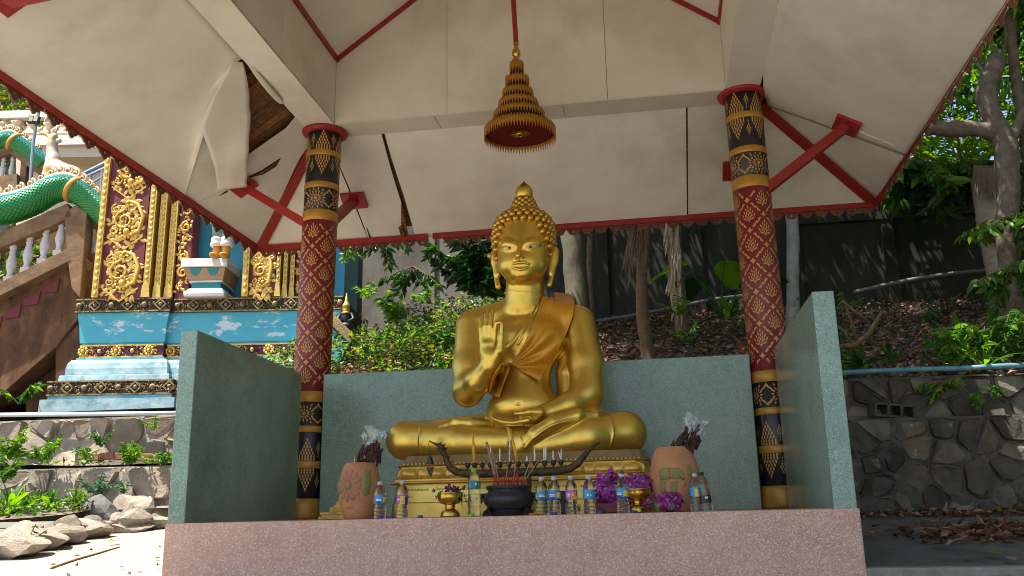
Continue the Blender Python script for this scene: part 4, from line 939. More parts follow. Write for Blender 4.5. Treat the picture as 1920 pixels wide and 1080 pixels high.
def cluster(name, label, px, py, Y, rad, n, seed, group=None, ground=True):
    c = np.array(at(px, py, Y=Y)); R_ = random.Random(seed); g = thing(name, label, 'flowers', tuple(c), 0, group)
    for i in range(n):
        u = Vector((R_.gauss(0, 1), -abs(R_.gauss(0, .8)), R_.gauss(0, 1)*.9)).normalized(); p = Vector((u.x*rad[0], u.y*rad[1], u.z*rad[2]))*R_.uniform(.62, 1.0)
        if slabz(c[0], Y)+.02 > c[2]+p.z: p.z = slabz(c[0], Y)+.025-c[2]
        q = u.to_track_quat('-Y', 'Z').to_euler(); q.rotate_axis('Y', R_.uniform(0, 6.28)); o = place('orchid_flower', OM[i % 2], g, tuple(p), q, R_.uniform(.85, 1.3))
    b = B()
    for i in range(9):
        a = R_.uniform(0, 6.28); p = (rad[0]*.6*math.cos(a), R_.uniform(-.05, .03), rad[2]*.5*math.sin(a)); q = (p[0]+R_.uniform(-.06, .06), p[1]-.04, max(p[2]-R_.uniform(0, .07), slabz(c[0], Y)+.012-c[2])); leafshape(b, p, q, .03)
    b.obj('leaf_spray', 'leaf_garland', g); return g
cluster('orchid_garland', 'large heap of purple orchids on the red box', 1150, 921, .42, (.140, .10, .115), 34, 3)
cluster('orchid_garland', 'purple orchid garland draped over the brass bowl', 1196, 911, .40, (.095, .08, .075), 20, 5)
cluster('orchid_garland', 'loose purple orchids lying in front of the elephant pot', 1243, 943, .24, (.115, .06, .05), 12, 8)
g = thing('dried_garland', 'dried pink and green garland wilting over the brass bowl', 'flowers', tuple(at(846, 922, Y=.20)))
b = B(); R_ = random.Random(2)
for i in range(46): p = (R_.gauss(.012, .035), R_.gauss(-.02, .03), R_.gauss(.012, .014)); b.sphere(p, (R_.uniform(.006, .013),)*3, 6, 4)
b.obj('dried_petals', 'dry_pink', g); b = B()
for i in range(16): x = R_.uniform(-.09, .10); leafshape(b, (x*.7, R_.uniform(-.05, 0), .008), (x*1.15+.01, R_.uniform(-.09, -.03), R_.uniform(-.055, .0)), .016)
b.obj('dried_leaves', 'leaf_garland', g); b = B()
for i in range(12): x = R_.uniform(.05, .09); leafshape(b, (x, -.03, .0), (x+R_.uniform(.0, .07), R_.uniform(-.06, 0), R_.uniform(-.12, -.03)), .008)
b.obj('dried_stems', 'dry_flower', g)
c = onslab(1140, 963, .42); b = B(); b.box((0, 0, .035), (.24, .12, .07)); o = b.obj('offering_box', 'box_red', bevel=.006); o.location = c; tag(o, 'small dark red box under the purple orchids', 'box')
c = onslab(1057, 964, .33); b = B(); b.smooth = True; b.lathe([(.030, 0), (.034, .01), (.034, .035), (.030, .04), (.034, .05), (.034, .085), (.029, .09), (.034, .10), (.032, .14), (.02, .155)], n=20); o = b.obj('dark_cup', 'bronze_dark'); o.location = c; tag(o, 'small dark ribbed metal cup behind the pink label bottle', 'cup')
c = onslab(1005, 968, .10); b = B(); R_ = random.Random(3)
for i in range(60): a = R_.uniform(0, 6.28); r = .045*math.sqrt(R_.random()); b.sphere((r*math.cos(a)*1.1, r*math.sin(a)*.7, .004+R_.random()*.016*(1-r/.05)), (.007, .006, .004), 5, 4)
o = b.obj('marigold_petals', 'marigold'); o.location = c; tag(o, 'small heap of orange marigold petals at the foot of the incense pot', 'petals')
g = thing('fallen_leaves', 'green leaves and straw lying between the bottles and the plinth', 'leaves', onslab(1095, 962, .34)); b = B()
for i in range(16): x = R_.uniform(-.12, .12); leafshape(b, (x, R_.uniform(-.03, .04), .01+R_.uniform(0, .06)), (x+R_.uniform(-.07, .07), R_.uniform(-.08, 0), .01+R_.uniform(0, .03)), .022)
b.obj('leaf_blades', 'leaf_garland', g)
# --- clay pots with reliefs
def claypot(px, py, Y, H_, label):
    t = thing('clay_pot', label, 'pot', onslab(px, py, Y), 0, 'terracotta pots at the ends of the offerings'); b = B(); b.smooth = True
    prof = [(.098, 0), (.106, .01), (.128, .07), (.146, .14), (.152, .20), (.148, .25), (.135, .31), (.118, .355), (.104, .378), (.100, .385), (.092, .385), (.088, .36), (.1, .28)]; k = H_/.385
    b.lathe([(r*k, z*k) for r, z in prof], n=44, cap=False); b.lathe([(.097*k, .001), (.05*k, .001)], n=20); b.obj('pot_body', 'terracotta', t); return t, k
def onpot(x, z, k, off):
    pr = [(.106, .01), (.128, .07), (.146, .14), (.152, .20), (.148, .25), (.135, .31), (.118, .355), (.104, .378)]; zz = z/k; r = pr[-1][0]
    for (r0, z0), (r1, z1) in zip(pr, pr[1:]):
        if z0 <= zz <= z1: r = r0+(r1-r0)*(zz-z0)/(z1-z0)
    r = r*k+off; a = x/(r); return (r*math.sin(a), -r*math.cos(a), z)
def patch(b, poly, k, off):
    cx = sum(p[0] for p in poly)/len(poly); cz = sum(p[1] for p in poly)/len(poly); N_ = len(poly); rings = [[onpot(cx+(x-cx)*f, cz+(z-cz)*f, k, off+.002*(1-f)) for x, z in poly] for f in (1, .66, .33)]
    vs = [onpot(x, z, k, -.003) for x, z in poly]+rings[0]+rings[1]+rings[2]+[onpot(cx, cz, k, off+.002)]
    fs = [(r*N_+i, r*N_+(i+1) % N_, (r+1)*N_+(i+1) % N_, (r+1)*N_+i) for r in range(3) for i in range(N_)]+[(3*N_+i, 3*N_+(i+1) % N_, 4*N_) for i in range(N_)]; b.add(vs, fs)
t, k = claypot(673, 974, .30, .385, 'terracotta pot carved with a pink flower, green leaf patches, at the left end')
t.rotation_euler = (0, 0, math.radians(-14)); cz = .225
b = B(); b.smooth = True
for i in range(12):
    a = 2*PI*i/12+.1; pts = [(r*math.sin(a+da), cz+r*math.cos(a+da)*1.08) for r, da in ((.026, -.1), (.060, -.19), (.088, -.20), (.100, -.09), (.103, 0), (.100, .09), (.088, .20), (.060, .19), (.026, .1))]; patch(b, pts, k, .0035)
b.obj('flower_relief', 'pot_pink', t)
b = B(); b.smooth = True; patch(b, [(.024*math.sin(2*PI*i/12), cz+.025*math.cos(2*PI*i/12)) for i in range(12)], k, .008); b.obj('flower_centre', 'pot_green', t)
b = B(); b.smooth = True
for sx in (-1, 1): patch(b, [(sx*.095, .20), (sx*.118, .15), (sx*.155, .16), (sx*.17, .24), (sx*.15, .33), (sx*.11, .33), (sx*.105, .27)], k, .004)
b.obj('leaf_relief', 'pot_green', t); b = B(); patch(b, [(-.03, .070), (0, .066), (.035, .076), (.03, .083), (0, .076), (-.025, .078)], k, .002); b.obj('red_mark', 'pot_mark', t)
t, k = claypot(1269, 958, .42, .43, 'terracotta pot carved with a green elephant, at the right end'); t.rotation_euler = (0, 0, math.radians(-6))
b = B(); b.smooth = True
for poly in ([(-.085, .28), (-.015, .285), (-.012, .21), (-.082, .205), (-.095, .24)], [(-.004, .285), (.050, .28), (.078, .25), (.085, .21), (.066, .20), (.055, .225), (.040, .21), (-.002, .212)],
             [(-.088, .195), (-.050, .200), (-.052, .150), (-.058, .125), (-.085, .125), (-.095, .16)], [(-.010, .195), (.028, .195), (.024, .15), (.018, .12), (-.018, .12), (-.018, .15)], [(.074, .19), (.092, .20), (.088, .165), (.072, .155), (.058, .165), (.072, .172)], [(.10, .30), (.125, .31), (.14, .26), (.135, .22), (.11, .24)]): patch(b, poly, k, .005)
b.obj('elephant_relief', 'pot_green', t)
# --- dried bouquets in cellophane
def bouquet(px0, py0, px1, py1, Y, label, seed, rose):
    a, c = Vector(at(px0, py0, Y=Y)), Vector(at(px1, py1, Y=Y-.03)); d = c-a; t = thing('dried_bouquet', label, 'bouquet', tuple(a), 0, 'dried bouquets in cellophane'); R_ = random.Random(seed); L_ = d.length; dn = d.normalized()
    b = B(); heads = []
    for i in range(26):
        e = dn*L_*R_.uniform(.16, .62)+Vector((R_.gauss(0, .034), R_.gauss(0, .03), R_.gauss(0, .02))); b.tube([(0, 0, -.03), e*.5, e], .0035, 5); heads.append(e)
    b.obj('stems', 'dry_flower', t)
    for i, e in enumerate(heads):
        b = B(); b.smooth = False
        for q in range(4): o_ = e+Vector((R_.gauss(0, .010), R_.gauss(0, .010), R_.gauss(0, .012))); s_ = dn*R_.uniform(.03, .06)+Vector((R_.gauss(0, .012), R_.gauss(0, .008), 0)); b.tube([o_-s_, o_, o_+s_*.8], [.004, R_.uniform(.009, .015), .006], 6)
        b.obj('dried_flower', 'dry_flower', t)
    xa = dn.cross(Vector((0, 1, 0))).normalized(); vs = []; NU, NV = 10, 16
    for i in range(NU):
        u = i/(NU-1); w_ = .034+.052*u**.8
        for j in range(NV):
            an = 2*PI*j/NV; cr = 1+.16*math.sin(an*3+u*5+seed)+.16*R_.uniform(-1, 1); vs.append(dn*(L_*u*(1+.05*math.sin(an*2+seed)))+xa*w_*cr*math.cos(an)+Vector((0, 1, 0))*w_*.55*cr*math.sin(an))
    b = B(); b.smooth = False; b.grid(vs, NU, NV, wrap=True); b.obj('wrapper', 'cellophane', t)
    return t
bouquet(680, 884, 706, 806, .30, 'dried flowers in clear cellophane standing in the flower-carved pot', 4, 0); bouquet(1278, 856, 1308, 784, .42, 'dried flowers in clear cellophane standing in the elephant pot', 9, 1)
# --- small golden figure half hidden by the left pot
c = np.array(onslab(662, 974, .62)); t = thing('small_figurine', 'small golden seated figurine on a stepped base behind the flower-carved pot', 'figurine', tuple(c))
b = B()
for w_, z0, z1 in ((.44, 0, .018), (.42, .034, .048), (.30, .050, .085), (.25, .085, .100), (.22, .100, .125)): b.box((0, 0, (z0+z1)/2), (w_, w_*.6, z1-z0))
b.box((0, 0, .026), (.40, .22, .016)); b.obj('stepped_base', 'old_brass', t)
b = B(); b.smooth = True; b.sphere((0, 0, .155), (.11, .06, .035), 14, 8); b.sphere((0, 0, .205), (.055, .04, .06), 12, 8); b.tube([(-.06, 0, .235), (-.078, -.02, .19), (-.03, -.05, .17)], .017, 8); b.tube([(.06, 0, .235), (.078, -.02, .19), (.03, -.05, .17)], .017, 8); b.obj('body', 'brass', t)
b = B(); b.smooth = True; b.sphere((0, 0, .285), (.030, .032, .038), 12, 8); b.lathe([(.033, .305), (.030, .325), (.018, .34), (.013, .37), (.007, .42), (.001, .50)], n=12); b.obj('crowned_head', 'brass', t)
# --- swan boat candle holder
Yb = .46
t = thing('candle_boat', 'dark bronze boat shaped candle holder with bird head prow', 'candle holder', onslab(992, 966, Yb)); TL = np.array(t.location)
def bpart(b, name, m): o = b.obj(name, m, t); o.matrix_parent_inverse = Matrix.Translation(tuple(-TL)); return o
hp = [(822, 838), (829, 845), (835, 855), (838, 866), (844, 877), (856, 885), (880, 888.5), (930, 887.5), (985, 885.5), (1040, 883.5), (1068, 879), (1084, 869), (1095, 855), (1106, 842), (1124, 829.5)]
b = B(); b.smooth = True; b.tube([tuple(at(x, y, Y=Yb)) for x, y in hp], [.015, .019, .020, .022, .025, .027, .030, .031, .031, .030, .028, .025, .021, .015, .006], 12); bpart(b, 'hull', 'boat_bronze')
b = B(); b.smooth = True; b.tube([tuple(at(x, y, Y=Yb)) for x, y in ((804.5, 826.5), (813, 831), (821, 834), (828, 838), (833, 843))], [.003, .007, .012, .020, .014], 10)
for i, (x, y) in enumerate(((824, 833), (831, 836), (835, 843), (840, 858), (845, 868))): b.tube([tuple(at(x, y, Y=Yb)), tuple(at(x+5, y-5, Y=Yb))], [.009, .001], 6)
bpart(b, 'bird_head', 'boat_bronze')
b = B(); b.tube([tuple(at(992, 888, Y=Yb)), tuple(at(992, 958, Y=Yb))], .016, 10); bpart(b, 'post', 'boat_bronze'); b = B(); p = at(992, 961, Y=Yb); b.lathe([(.075, 0), (.07, .012), (.02, .025)], (p[0], Yb, slabz(p[0], Yb)), n=20); bpart(b, 'stand', 'boat_bronze')
hx = [(877, 878.5), (890, 878.5), (904.5, 878.5), (920, 878), (937.5, 877.5), (954.5, 877), (972, 876.5), (988, 876), (1004, 875.5), (1021.5, 874.5), (1037.5, 874), (1052, 873)]
hm = B(); hm.smooth = True; hm.lathe([(.004, -.012), (.005, .004), (.016, .014), (.020, .030), (.019, .044), (.014, .044), (.012, .030)], n=14); hm = hm.mesh('candle_cup', 'bronze_dark')
for x, y in hx: p = at(x, y, Y=Yb)-TL-np.array([0, 0, .004]); place('candle_cup', hm, t, tuple(p))
b = B(); b.slab([tuple(at(x, y, Y=Yb)) for x, y in ((800, 876), (804, 874.5), (808, 876), (812, 874.5), (813.5, 877), (812, 884), (808, 896.5), (803, 886), (800, 880))], (0, .004, 0)); bpart(b, 'leaf_pendant', 'boat_bronze')
b = B(); p = at(807, 858, Y=Yb); b.tube([tuple(at(x, y, Y=Yb)) for x, y in ((804.8, 827), (803.5, 834), (805.5, 838), (806.5, 843), (804, 846), (803.5, 850), (806, 854), (810, 853), (811, 848), (808.5, 844))], .0022, 5); bpart(b, 'hanging_wire', 'boat_bronze')
b = B(); b.smooth = True; p = at(806.5, 870, Y=Yb); b.lathe([(.025, 0), (.026, .004), (.021, .018), (.018, .035), (.013, .048), (.004, .056), (.004, .068), (.001, .07)], tuple(p), n=18); tag(b.obj('small_bell', 'boat_bronze'), 'small bronze bell hanging from the bird head prow', 'bell')
# candles
def candle(px0, py0, px1, py1, r, m, lab, group):
    a, c = at(px0, py0+3, Y=Yb), at(px1, py1, Y=Yb); b = B(); b.smooth = True; b.tube([tuple(a), tuple((a+c)/2), tuple(c)], [r, r*.97, r*.85], 10); b.tube([tuple(c), tuple(c+np.array([0, 0, .008]))], .0014, 5); tag(b.obj('candle', m), lab, 'candle', group)
candle(889.5, 868, 886.5, 813, .0105, 'candle_yellow', 'tall orange candle standing near the prow of the boat', 'orange candles'); candle(971, 866, 960.5, 823, .0105, 'candle_yellow', 'orange candle leaning left in the middle of the boat', 'orange candles')
W_ = 'thin white candle stubs'
for (x0, y0, x1, y1, r, lab) in ((921, 868, 919.5, 839, .005, 'thin white candle stub right of an empty cup'), (937.5, 867, 937, 842, .005, 'white candle stub in the fifth cup from the prow'), (955, 866, 956, 824, .006, 'burnt tall white candle left of the leaning orange one'), (988, 866, 988, 856, .006, 'shortest white candle stub on the boat'),
                                 (1003, 865, 1002, 842, .006, 'grey white candle stub near the post'), (1020, 864, 1020, 838, .0055, 'left candle of the close white pair'), (1023, 864, 1023.5, 837, .0055, 'right candle of the close white pair'), (1037.5, 864, 1037, 846, .005, 'single white candle stub right of the pair'),
                                 (1053, 863, 1047.5, 848, .0035, 'thin white candle leaning left in the last cup'), (1052, 863, 1052.5, 843, .0045, 'upright white candle in the last cup by the tail')): candle(x0, y0, x1, y1, r, 'candle_white', lab, W_)

# ---------------------------------------------------------------- hanging ceremonial umbrella
mat('umbrella_gold', (.42, .20, .018), (.33, .14, .012), scale=40, rough=.45, metal=.35, bump=.4, bscale=160); mat('umbrella_dark', (.012, .008, .012), rough=.7); mat('umbrella_red', (.13, .008, .008), (.10, .006, .006), scale=4, rough=.85, spec=.2)
YU = 1.30
def umz(py, px=970): return at(px, py, Y=YU)[2]
u0 = at(975, 258, Y=YU); ub = thing('hanging_umbrella', 'tiered gold and red ceremonial umbrella hanging above the statue', 'umbrella', tuple(u0)); UL = np.array(u0)
pm = 1724.5/np.dot(u0-CAM, V_F)
tiers = [(258, 67.5, 975), (226, 49, 973.5), (205, 38.5, 972), (185, 30, 971), (163, 23, 970), (138, 14, 969)]; hts = [.085, .085, .082, .088, .098, .115]
for i, (py, rp, pxx) in enumerate(tiers):
    r = rp/pm; zc = at(pxx, py, Y=YU)[2] - (0 if i == 0 else .02); h = hts[i]; n = max(14, int(r*2*PI/.026)); cx = at(pxx, py, Y=YU)[0]
    C0 = (cx-UL[0], 0, zc-UL[2])
    b = B(); b.smooth = True; b.lathe([(r*.97, h*.97), (r*1.0, h*.90), (r, h*(.62 if i else .35))], C0, n=max(28, n), cap=False); b.lathe([(r*.97, h*.95), (r*.60, h*1.2)], C0, n=28, cap=False); b.obj('tier_band', 'umbrella_gold', ub)
    b = B()
    for j in range(n):           # pointed fringe below each band
        a = 2*PI*j/n; da = PI/n
        P = lambda an, z, rr=r: (C0[0]+rr*math.sin(an), -rr*math.cos(an), C0[2]+z)
        q0, q1, q2 = (.36, .14, -.32) if i == 0 else (.63, .42, .06); b.add([P(a-da*.95, h*q0), P(a+da*.95, h*q0), P(a+da*.55, h*q1), P(a, h*q2), P(a-da*.55, h*q1)], [(0, 1, 2, 3, 4)])
        b.add([P(a-da*.7, h*.99, r*.965), P(a+da*.7, h*.99, r*.965), P(a, h*1.22, r*.95)], [(0, 1, 2)])
    o = b.obj('fringe', 'umbrella_gold', ub); o['kind'] = 'stuff'; md = o.modifiers.new('thickness', 'SOLIDIFY'); md.thickness = .003
    b = B(); b.smooth = True; b.lathe([(r*.93, -h*.12 if i else h*.45), (r*.93, h*.9), (r*.4, h*.95)], C0, n=28, cap=False)
    if i: b.lathe([(r*.93, -h*.10), (.005, -h*.08)], C0, n=28, cap=False)
    else: b.lathe([(r*.90, h*.45), (.005, h*.50)], C0, n=28, cap=False)
    b.obj('tier_drum', 'umbrella_red' if i == 0 else 'umbrella_dark', ub)
b = B(); zz = hts[0]*.47
for rr, z_ in ((.078, 0), (.062, -.006), (.040, -.010)):
    n = 22
    for j in range(n): a = 2*PI*j/n; da = PI/n*.8; b.add([(rr*.5*math.sin(a-da), -rr*.5*math.cos(a-da), zz+z_-.002), (rr*.5*math.sin(a+da), -rr*.5*math.cos(a+da), zz+z_-.002), (rr*math.sin(a+da*.8), -rr*math.cos(a+da*.8), zz+z_-.006), (rr*1.10*math.sin(a), -rr*1.10*math.cos(a), zz+z_-.004), (rr*math.sin(a-da*.8), -rr*math.cos(a-da*.8), zz+z_-.006)], [(0, 1, 2, 3, 4)])
b.smooth = True; b.lathe([(.035, zz-.004), (.036, zz-.016), (.022, zz-.024), (.016, zz-.018)], n=18, cap=False); o = b.obj('rosette', 'brass', ub)
md = o.modifiers.new('thickness', 'SOLIDIFY'); md.thickness = .002
b = B(); b.lathe([(.017, zz-.017), (.001, zz-.017)], n=14, cap=False); b.obj('rosette_hole', 'umbrella_dark', ub)
b = B(); b.smooth = True; xk = at(968, 100, Y=YU)[0]-UL[0]
zk = [(umz(y)-UL[2], r/pm) for y, r in ((118, 6), (111, 6), (106, 5.5), (104, 8), (99, 8.5), (94, 7), (91, 4.5), (84, 4.8), (82, 6), (80, 4))]
b.lathe([(r, z) for z, r in zk], (xk, 0, 0), n=20); b.obj('turned_knob', 'brass', ub)
b = B(); top = Vector((XRG-UL[0], 0, ZRG-.01-UL[2])); b.tube([(xk, 0, zk[-1][0]), tuple(top)], .023, 12); b.obj('hanging_pole', 'red_paint', ub)
# ---------------------------------------------------------------- ground, terraces, retaining walls
mat('paving', (.31, .27, .22), (.37, .325, .26), scale=3, rough=.9, bump=.35, bscale=34, third=(.33, .29, .24), tscale=1.6, spot=(.20, .15, .10), spscale=14, spth=.72)
mat('soil', (.10, .065, .04), (.06, .04, .026), scale=5, rough=1, bump=.8, bscale=26, third=(.16, .11, .07), tscale=3)
mat('terrace_soil', (.22, .17, .12), (.13, .10, .065), scale=6, rough=1, bump=.7, bscale=24)
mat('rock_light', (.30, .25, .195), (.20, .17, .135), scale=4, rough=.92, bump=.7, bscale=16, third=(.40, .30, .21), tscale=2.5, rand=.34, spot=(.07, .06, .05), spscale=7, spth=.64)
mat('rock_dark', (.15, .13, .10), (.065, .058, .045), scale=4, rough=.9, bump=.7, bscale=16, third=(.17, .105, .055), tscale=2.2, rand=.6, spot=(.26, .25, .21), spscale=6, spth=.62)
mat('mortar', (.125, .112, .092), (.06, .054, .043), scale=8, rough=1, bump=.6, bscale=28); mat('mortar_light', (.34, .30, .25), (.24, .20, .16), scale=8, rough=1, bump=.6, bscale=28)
mat('old_concrete_shaded', (.043, .040, .028), (.018, .018, .012), scale=1.6, rough=.92, bump=.35, bscale=12, third=(.010, .012, .008), tscale=.9, spot=(.12, .11, .09), spscale=1.5, spth=.64, stretch=(1, 1, .45))  # wall under the trees, their shade put into the dark colour
mat('old_concrete_lit', (.21, .185, .155), (.13, .115, .095), scale=1.6, rough=.92, bump=.35, bscale=12, third=(.055, .052, .042), tscale=1.2, stretch=(1, 1, .5))  # the same concrete in its sunlit tone
mat('pipe_blue', (.05, .20, .30), (.16, .30, .36), scale=6, rough=.4); mat('pipe_white', (.62, .70, .74), rough=.4); mat('pipe_grey', (.16, .15, .13), rough=.8); mat('brick_red', (.30, .13, .075), (.24, .10, .06), scale=12, rough=.9, bump=.4, rand=.2)
mat('panel_black', (.01, .012, .015), rough=.3)
GPN = (np.array([0, 0, -.42]), np.array([0, -.11, 1.]))
def gz(x, y): return -.42+.11*min(y, 4)+(0 if y > -6 else -.09*(y+6))
# paved ground: one sheet to the horizon, fine near the pavilion
xs_ = np.unique(np.concatenate([np.linspace(-90, -8, 12), np.linspace(-8, 10, 73), np.linspace(10, 90, 12)])); ys_ = np.unique(np.concatenate([np.linspace(-90, -8, 12), np.linspace(-8, 4.2, 56)]))
P = np.array([(x, y, gz(x, y)) for x in xs_ for y in ys_]); P[:, 2] += vnoise(P*[1, 1, 0], .7, 3)*.018+vnoise(P*[1, 1, 0], 3., 4)*.006
nx_, ny_ = len(xs_), len(ys_); F = np.array([(i*ny_+j, (i+1)*ny_+j, (i+1)*ny_+j+1, i*ny_+j+1) for i in range(nx_-1) for j in range(ny_-1)])
struct(place('ground', npmesh('ground', P, F, 'paving')))
mat('road_shade_grey', (.14, .122, .10), (.09, .079, .064), scale=3, rough=.9, bump=.4, bscale=40, third=(.15, .14, .125), tscale=1.4, spot=(.05, .046, .04), spscale=8, spth=.66)
rx, ry = np.linspace(2.32, 16, 60), np.linspace(-14, 3.7, 90); P = np.array([(x, y, gz(x, y)) for x in rx for y in ry]); P[:, 2] += vnoise(P*[1, 1, 0], .7, 3)*.018+vnoise(P*[1, 1, 0], 3., 4)*.006+.012
struct(place('shaded_road', npmesh('shaded_road', P, np.array([(i*90+j, (i+1)*90+j, (i+1)*90+j+1, i*90+j+1) for i in range(59) for j in range(89)]), 'road_shade_grey')))  # right ground coloured dark for tree shade, carried forward to cut bounce light
b = B(); e0, e1 = at(1600, 1071, P=GPN), at(1960, 1073, P=GPN); b.bar((e0[0]-1.0, e0[1]-.10, e0[2]-.02), (e1[0]+4, e1[1]-.10, e1[2]-.02), .22, .10); struct(b.obj('kerb', 'mortar_light', bevel=.01))
def sm(a, c, x): t = np.clip((x-a)/(c-a), 0, 1); return t*t*(3-2*t)
def hill(x, y):
    x, y = np.asarray(x, float), np.asarray(y, float)
    h = 1.26+.37*np.clip(y-3.75, 0, 5.2)+.10*np.clip(y-8.95, 0, 40)
    lf = 1.46+.06*np.clip(y-4.8, 0, 4)+.25*np.clip(y-9, 0, 40)
    k = sm(-4.6, -2.9, x); return lf*(1-k)+h*k
xs_ = np.unique(np.concatenate([np.linspace(-14, -5, 10), np.linspace(-5, 9, 90), np.linspace(9, 24, 14)])); ys_ = np.unique(np.concatenate([np.linspace(3.62, 9.6, 60), np.linspace(9.6, 40, 16)]))
X_, Y_ = np.meshgrid(xs_, ys_, indexing='ij'); keep = np.stack([X_.ravel(), Y_.ravel(), hill(X_, Y_).ravel()], 1)
keep[:, 2] += (vnoise(keep*[1, 1, 0], 1.1, 5)*.06+vnoise(keep*[1, 1, 0], 4., 6)*.022)*sm(-5, -3.5, keep[:, 0]); ny_ = len(ys_); keep[keep[:, 0] < -3.7, 1] = np.maximum(keep[keep[:, 0] < -3.7, 1], 4.75)
F = np.array([(i*ny_+j, (i+1)*ny_+j, (i+1)*ny_+j+1, i*ny_+j+1) for i in range(len(xs_)-1) for j in range(ny_-1)])
struct(place('hillside', npmesh('hillside', keep, F, 'soil')))
b = B(); b.box((-.9, 3.66, .25), (6.7, .12, 2.05)); o = b.obj('embankment_wall', 'mortar'); tag(o, 'low earth-holding wall hidden behind the pavilion', 'wall')
# stone walls: irregular stones (clipped cells) set in mortar
def cells(S, Z, n, seed, asp=1.5):
    R_ = random.Random(seed); pts = []
    rows = max(1, round(math.sqrt(n*Z/S*asp))); per = max(1, round(n/rows))
    for r in range(rows):
        for c in range(per+1): pts.append(((c+(.5 if r % 2 else 0)+R_.uniform(-.46, .46))*S/per, (r+.5+R_.uniform(-.44, .44))*Z/rows)) if R_.random() > .22 else None
    out = []
    for i, p in enumerate(pts):
        poly = [(0, 0), (S, 0), (S, Z), (0, Z)]
        for j, q in enumerate(pts):
            if i == j or abs(q[0]-p[0]) > 3*S/per+.3: continue
            mx, mz, dx, dz = (p[0]+q[0])/2, (p[1]+q[1])/2, q[0]-p[0], q[1]-p[1]; new = []
            for a, c in zip(poly, poly[1:]+poly[:1]):
                da, dc = (a[0]-mx)*dx+(a[1]-mz)*dz, (c[0]-mx)*dx+(c[1]-mz)*dz
                if da <= 0: new.append(a)
                if da*dc < 0: t = da/(da-dc); new.append((a[0]+(c[0]-a[0])*t, a[1]+(c[1]-a[1])*t))
            poly = new
            if len(poly) < 3: break
        if len(poly) >= 3 and abs(sum(a[0]*c[1]-c[0]*a[1] for a, c in zip(poly, poly[1:]+poly[:1])))/2 > .004: out.append(poly)
    return out
def stone_wall(root, fmap, S, Z, n, seed, m, gap=.007, prot=.06, asp=1.5):
    """fmap(s, z, out) -> local point; every stone an object of its own"""
    R_ = random.Random(seed+1)
    for poly in cells(S, Z, n, seed, asp):
        cx = sum(p[0] for p in poly)/len(poly); cz = sum(p[1] for p in poly)/len(poly); pl = []
        for a, c in zip(poly, poly[1:]+poly[:1]):          # cut corners, roughen
            for t in (.12, .5, .88): pl.append((a[0]+(c[0]-a[0])*t, a[1]+(c[1]-a[1])*t))
        rmin = min(math.dist((cx, cz), p) for p in pl); g = gap+R_.uniform(0, gap); pk = prot*R_.uniform(.15, 1.1); k = len(pl); tx, tz = R_.uniform(-.25, .25), R_.uniform(-.25, .25)
        rad = max(math.dist((cx, cz), p) for p in pl); b = B(); vs = []
        for f, o in ((1-g/max(.05, rmin), -.05), (1-g/max(.05, rmin), pk*.30), (.94-g/max(.05, rmin)*.8, pk*.85), (.80, pk)):
            for x, z in pl:
                j = 1+R_.uniform(-.05, .05); vs.append(fmap(cx+(x-cx)*f*j, cz+(z-cz)*f*j, o+((x-cx)*tx+(z-cz)*tz)*(f if o > 0 else 0)+R_.uniform(-.016, .016)))
        fs = [(r*k+i, r*k+(i+1) % k, (r+1)*k+(i+1) % k, (r+1)*k+i) for r in range(3) for i in range(k)]+[tuple(range(3*k, 4*k))]
        b.smooth = False; b.add(vs, fs); b.obj('stone', m, root)
# right retaining wall: lower stage and set back upper stage
def wall_run(name, label, p0, p1, z0, z1, n, seed, m, mm, th=.35, prot=.07, asp=1.5, cat='wall', lean=.05, group=None):
    p0, p1 = Vector((*p0, 0)), Vector((*p1, 0)); d = (p1-p0); S = d.length; e = d.normalized(); nrm = Vector((e.y, -e.x, 0)); t = thing(name, label, cat, (p0.x, p0.y, z0), 0, group)
    fm = lambda s, z, o: tuple(e*s+nrm*(o-lean*z)+Vector((0, 0, z))); Z = z1-z0; b = B()
    vs = [fm(0, -.2, 0), fm(S, -.2, 0), fm(S, Z, 0), fm(0, Z, 0), fm(0, -.2, -th), fm(S, -.2, -th), fm(S, Z, -th), fm(0, Z, -th)]; b.add(vs, [(0, 1, 2, 3), (7, 6, 5, 4), (3, 2, 6, 7), (0, 4, 5, 1), (0, 3, 7, 4), (1, 5, 6, 2)]); b.obj('mortar', mm, t); stone_wall(t, fm, S, Z, n, seed, m, prot=prot, asp=asp); return t
zl_ = at(1700, 782, Y=3.35)[2]
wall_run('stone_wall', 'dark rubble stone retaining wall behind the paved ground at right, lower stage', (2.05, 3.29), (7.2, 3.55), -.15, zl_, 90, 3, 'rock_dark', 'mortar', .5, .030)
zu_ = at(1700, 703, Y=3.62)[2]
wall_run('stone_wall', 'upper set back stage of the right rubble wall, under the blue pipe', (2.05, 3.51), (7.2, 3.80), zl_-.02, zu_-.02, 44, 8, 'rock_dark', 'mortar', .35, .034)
b = B(); p_ = [at(x, y, Y=3.55) for x, y in ((1560, 700), (1640, 695.5), (1720, 692.5), (1800, 691), (1860, 687), (1960, 683))]; b.smooth = True; b.tube([tuple(p) for p in p_], .026, 10); tag(b.obj('water_pipe', 'pipe_blue'), 'faded blue plastic water pipe lying along the top of the right stone wall', 'pipe')
b = B(); 
for i in range(3): pass
hb_ = thing('hollow_block', 'grey hollow concrete block lying in a gap of the right stone wall', 'block', tuple(at(1675, 775, Y=3.42)), math.radians(24))
b = B(); 
for x in (-.19, -.065, .065, .19): b.box((x, 0, .07), (.028, .18, .14))
b.box((0, 0, .012), (.40, .18, .024)); b.box((0, 0, .128), (.40, .18, .024)); b.obj('block_shell', 'mortar', hb_, bevel=.004); hb_.rotation_euler = (.15, .10, .18); hb_.location.y += .10; hb_.location.z -= .03
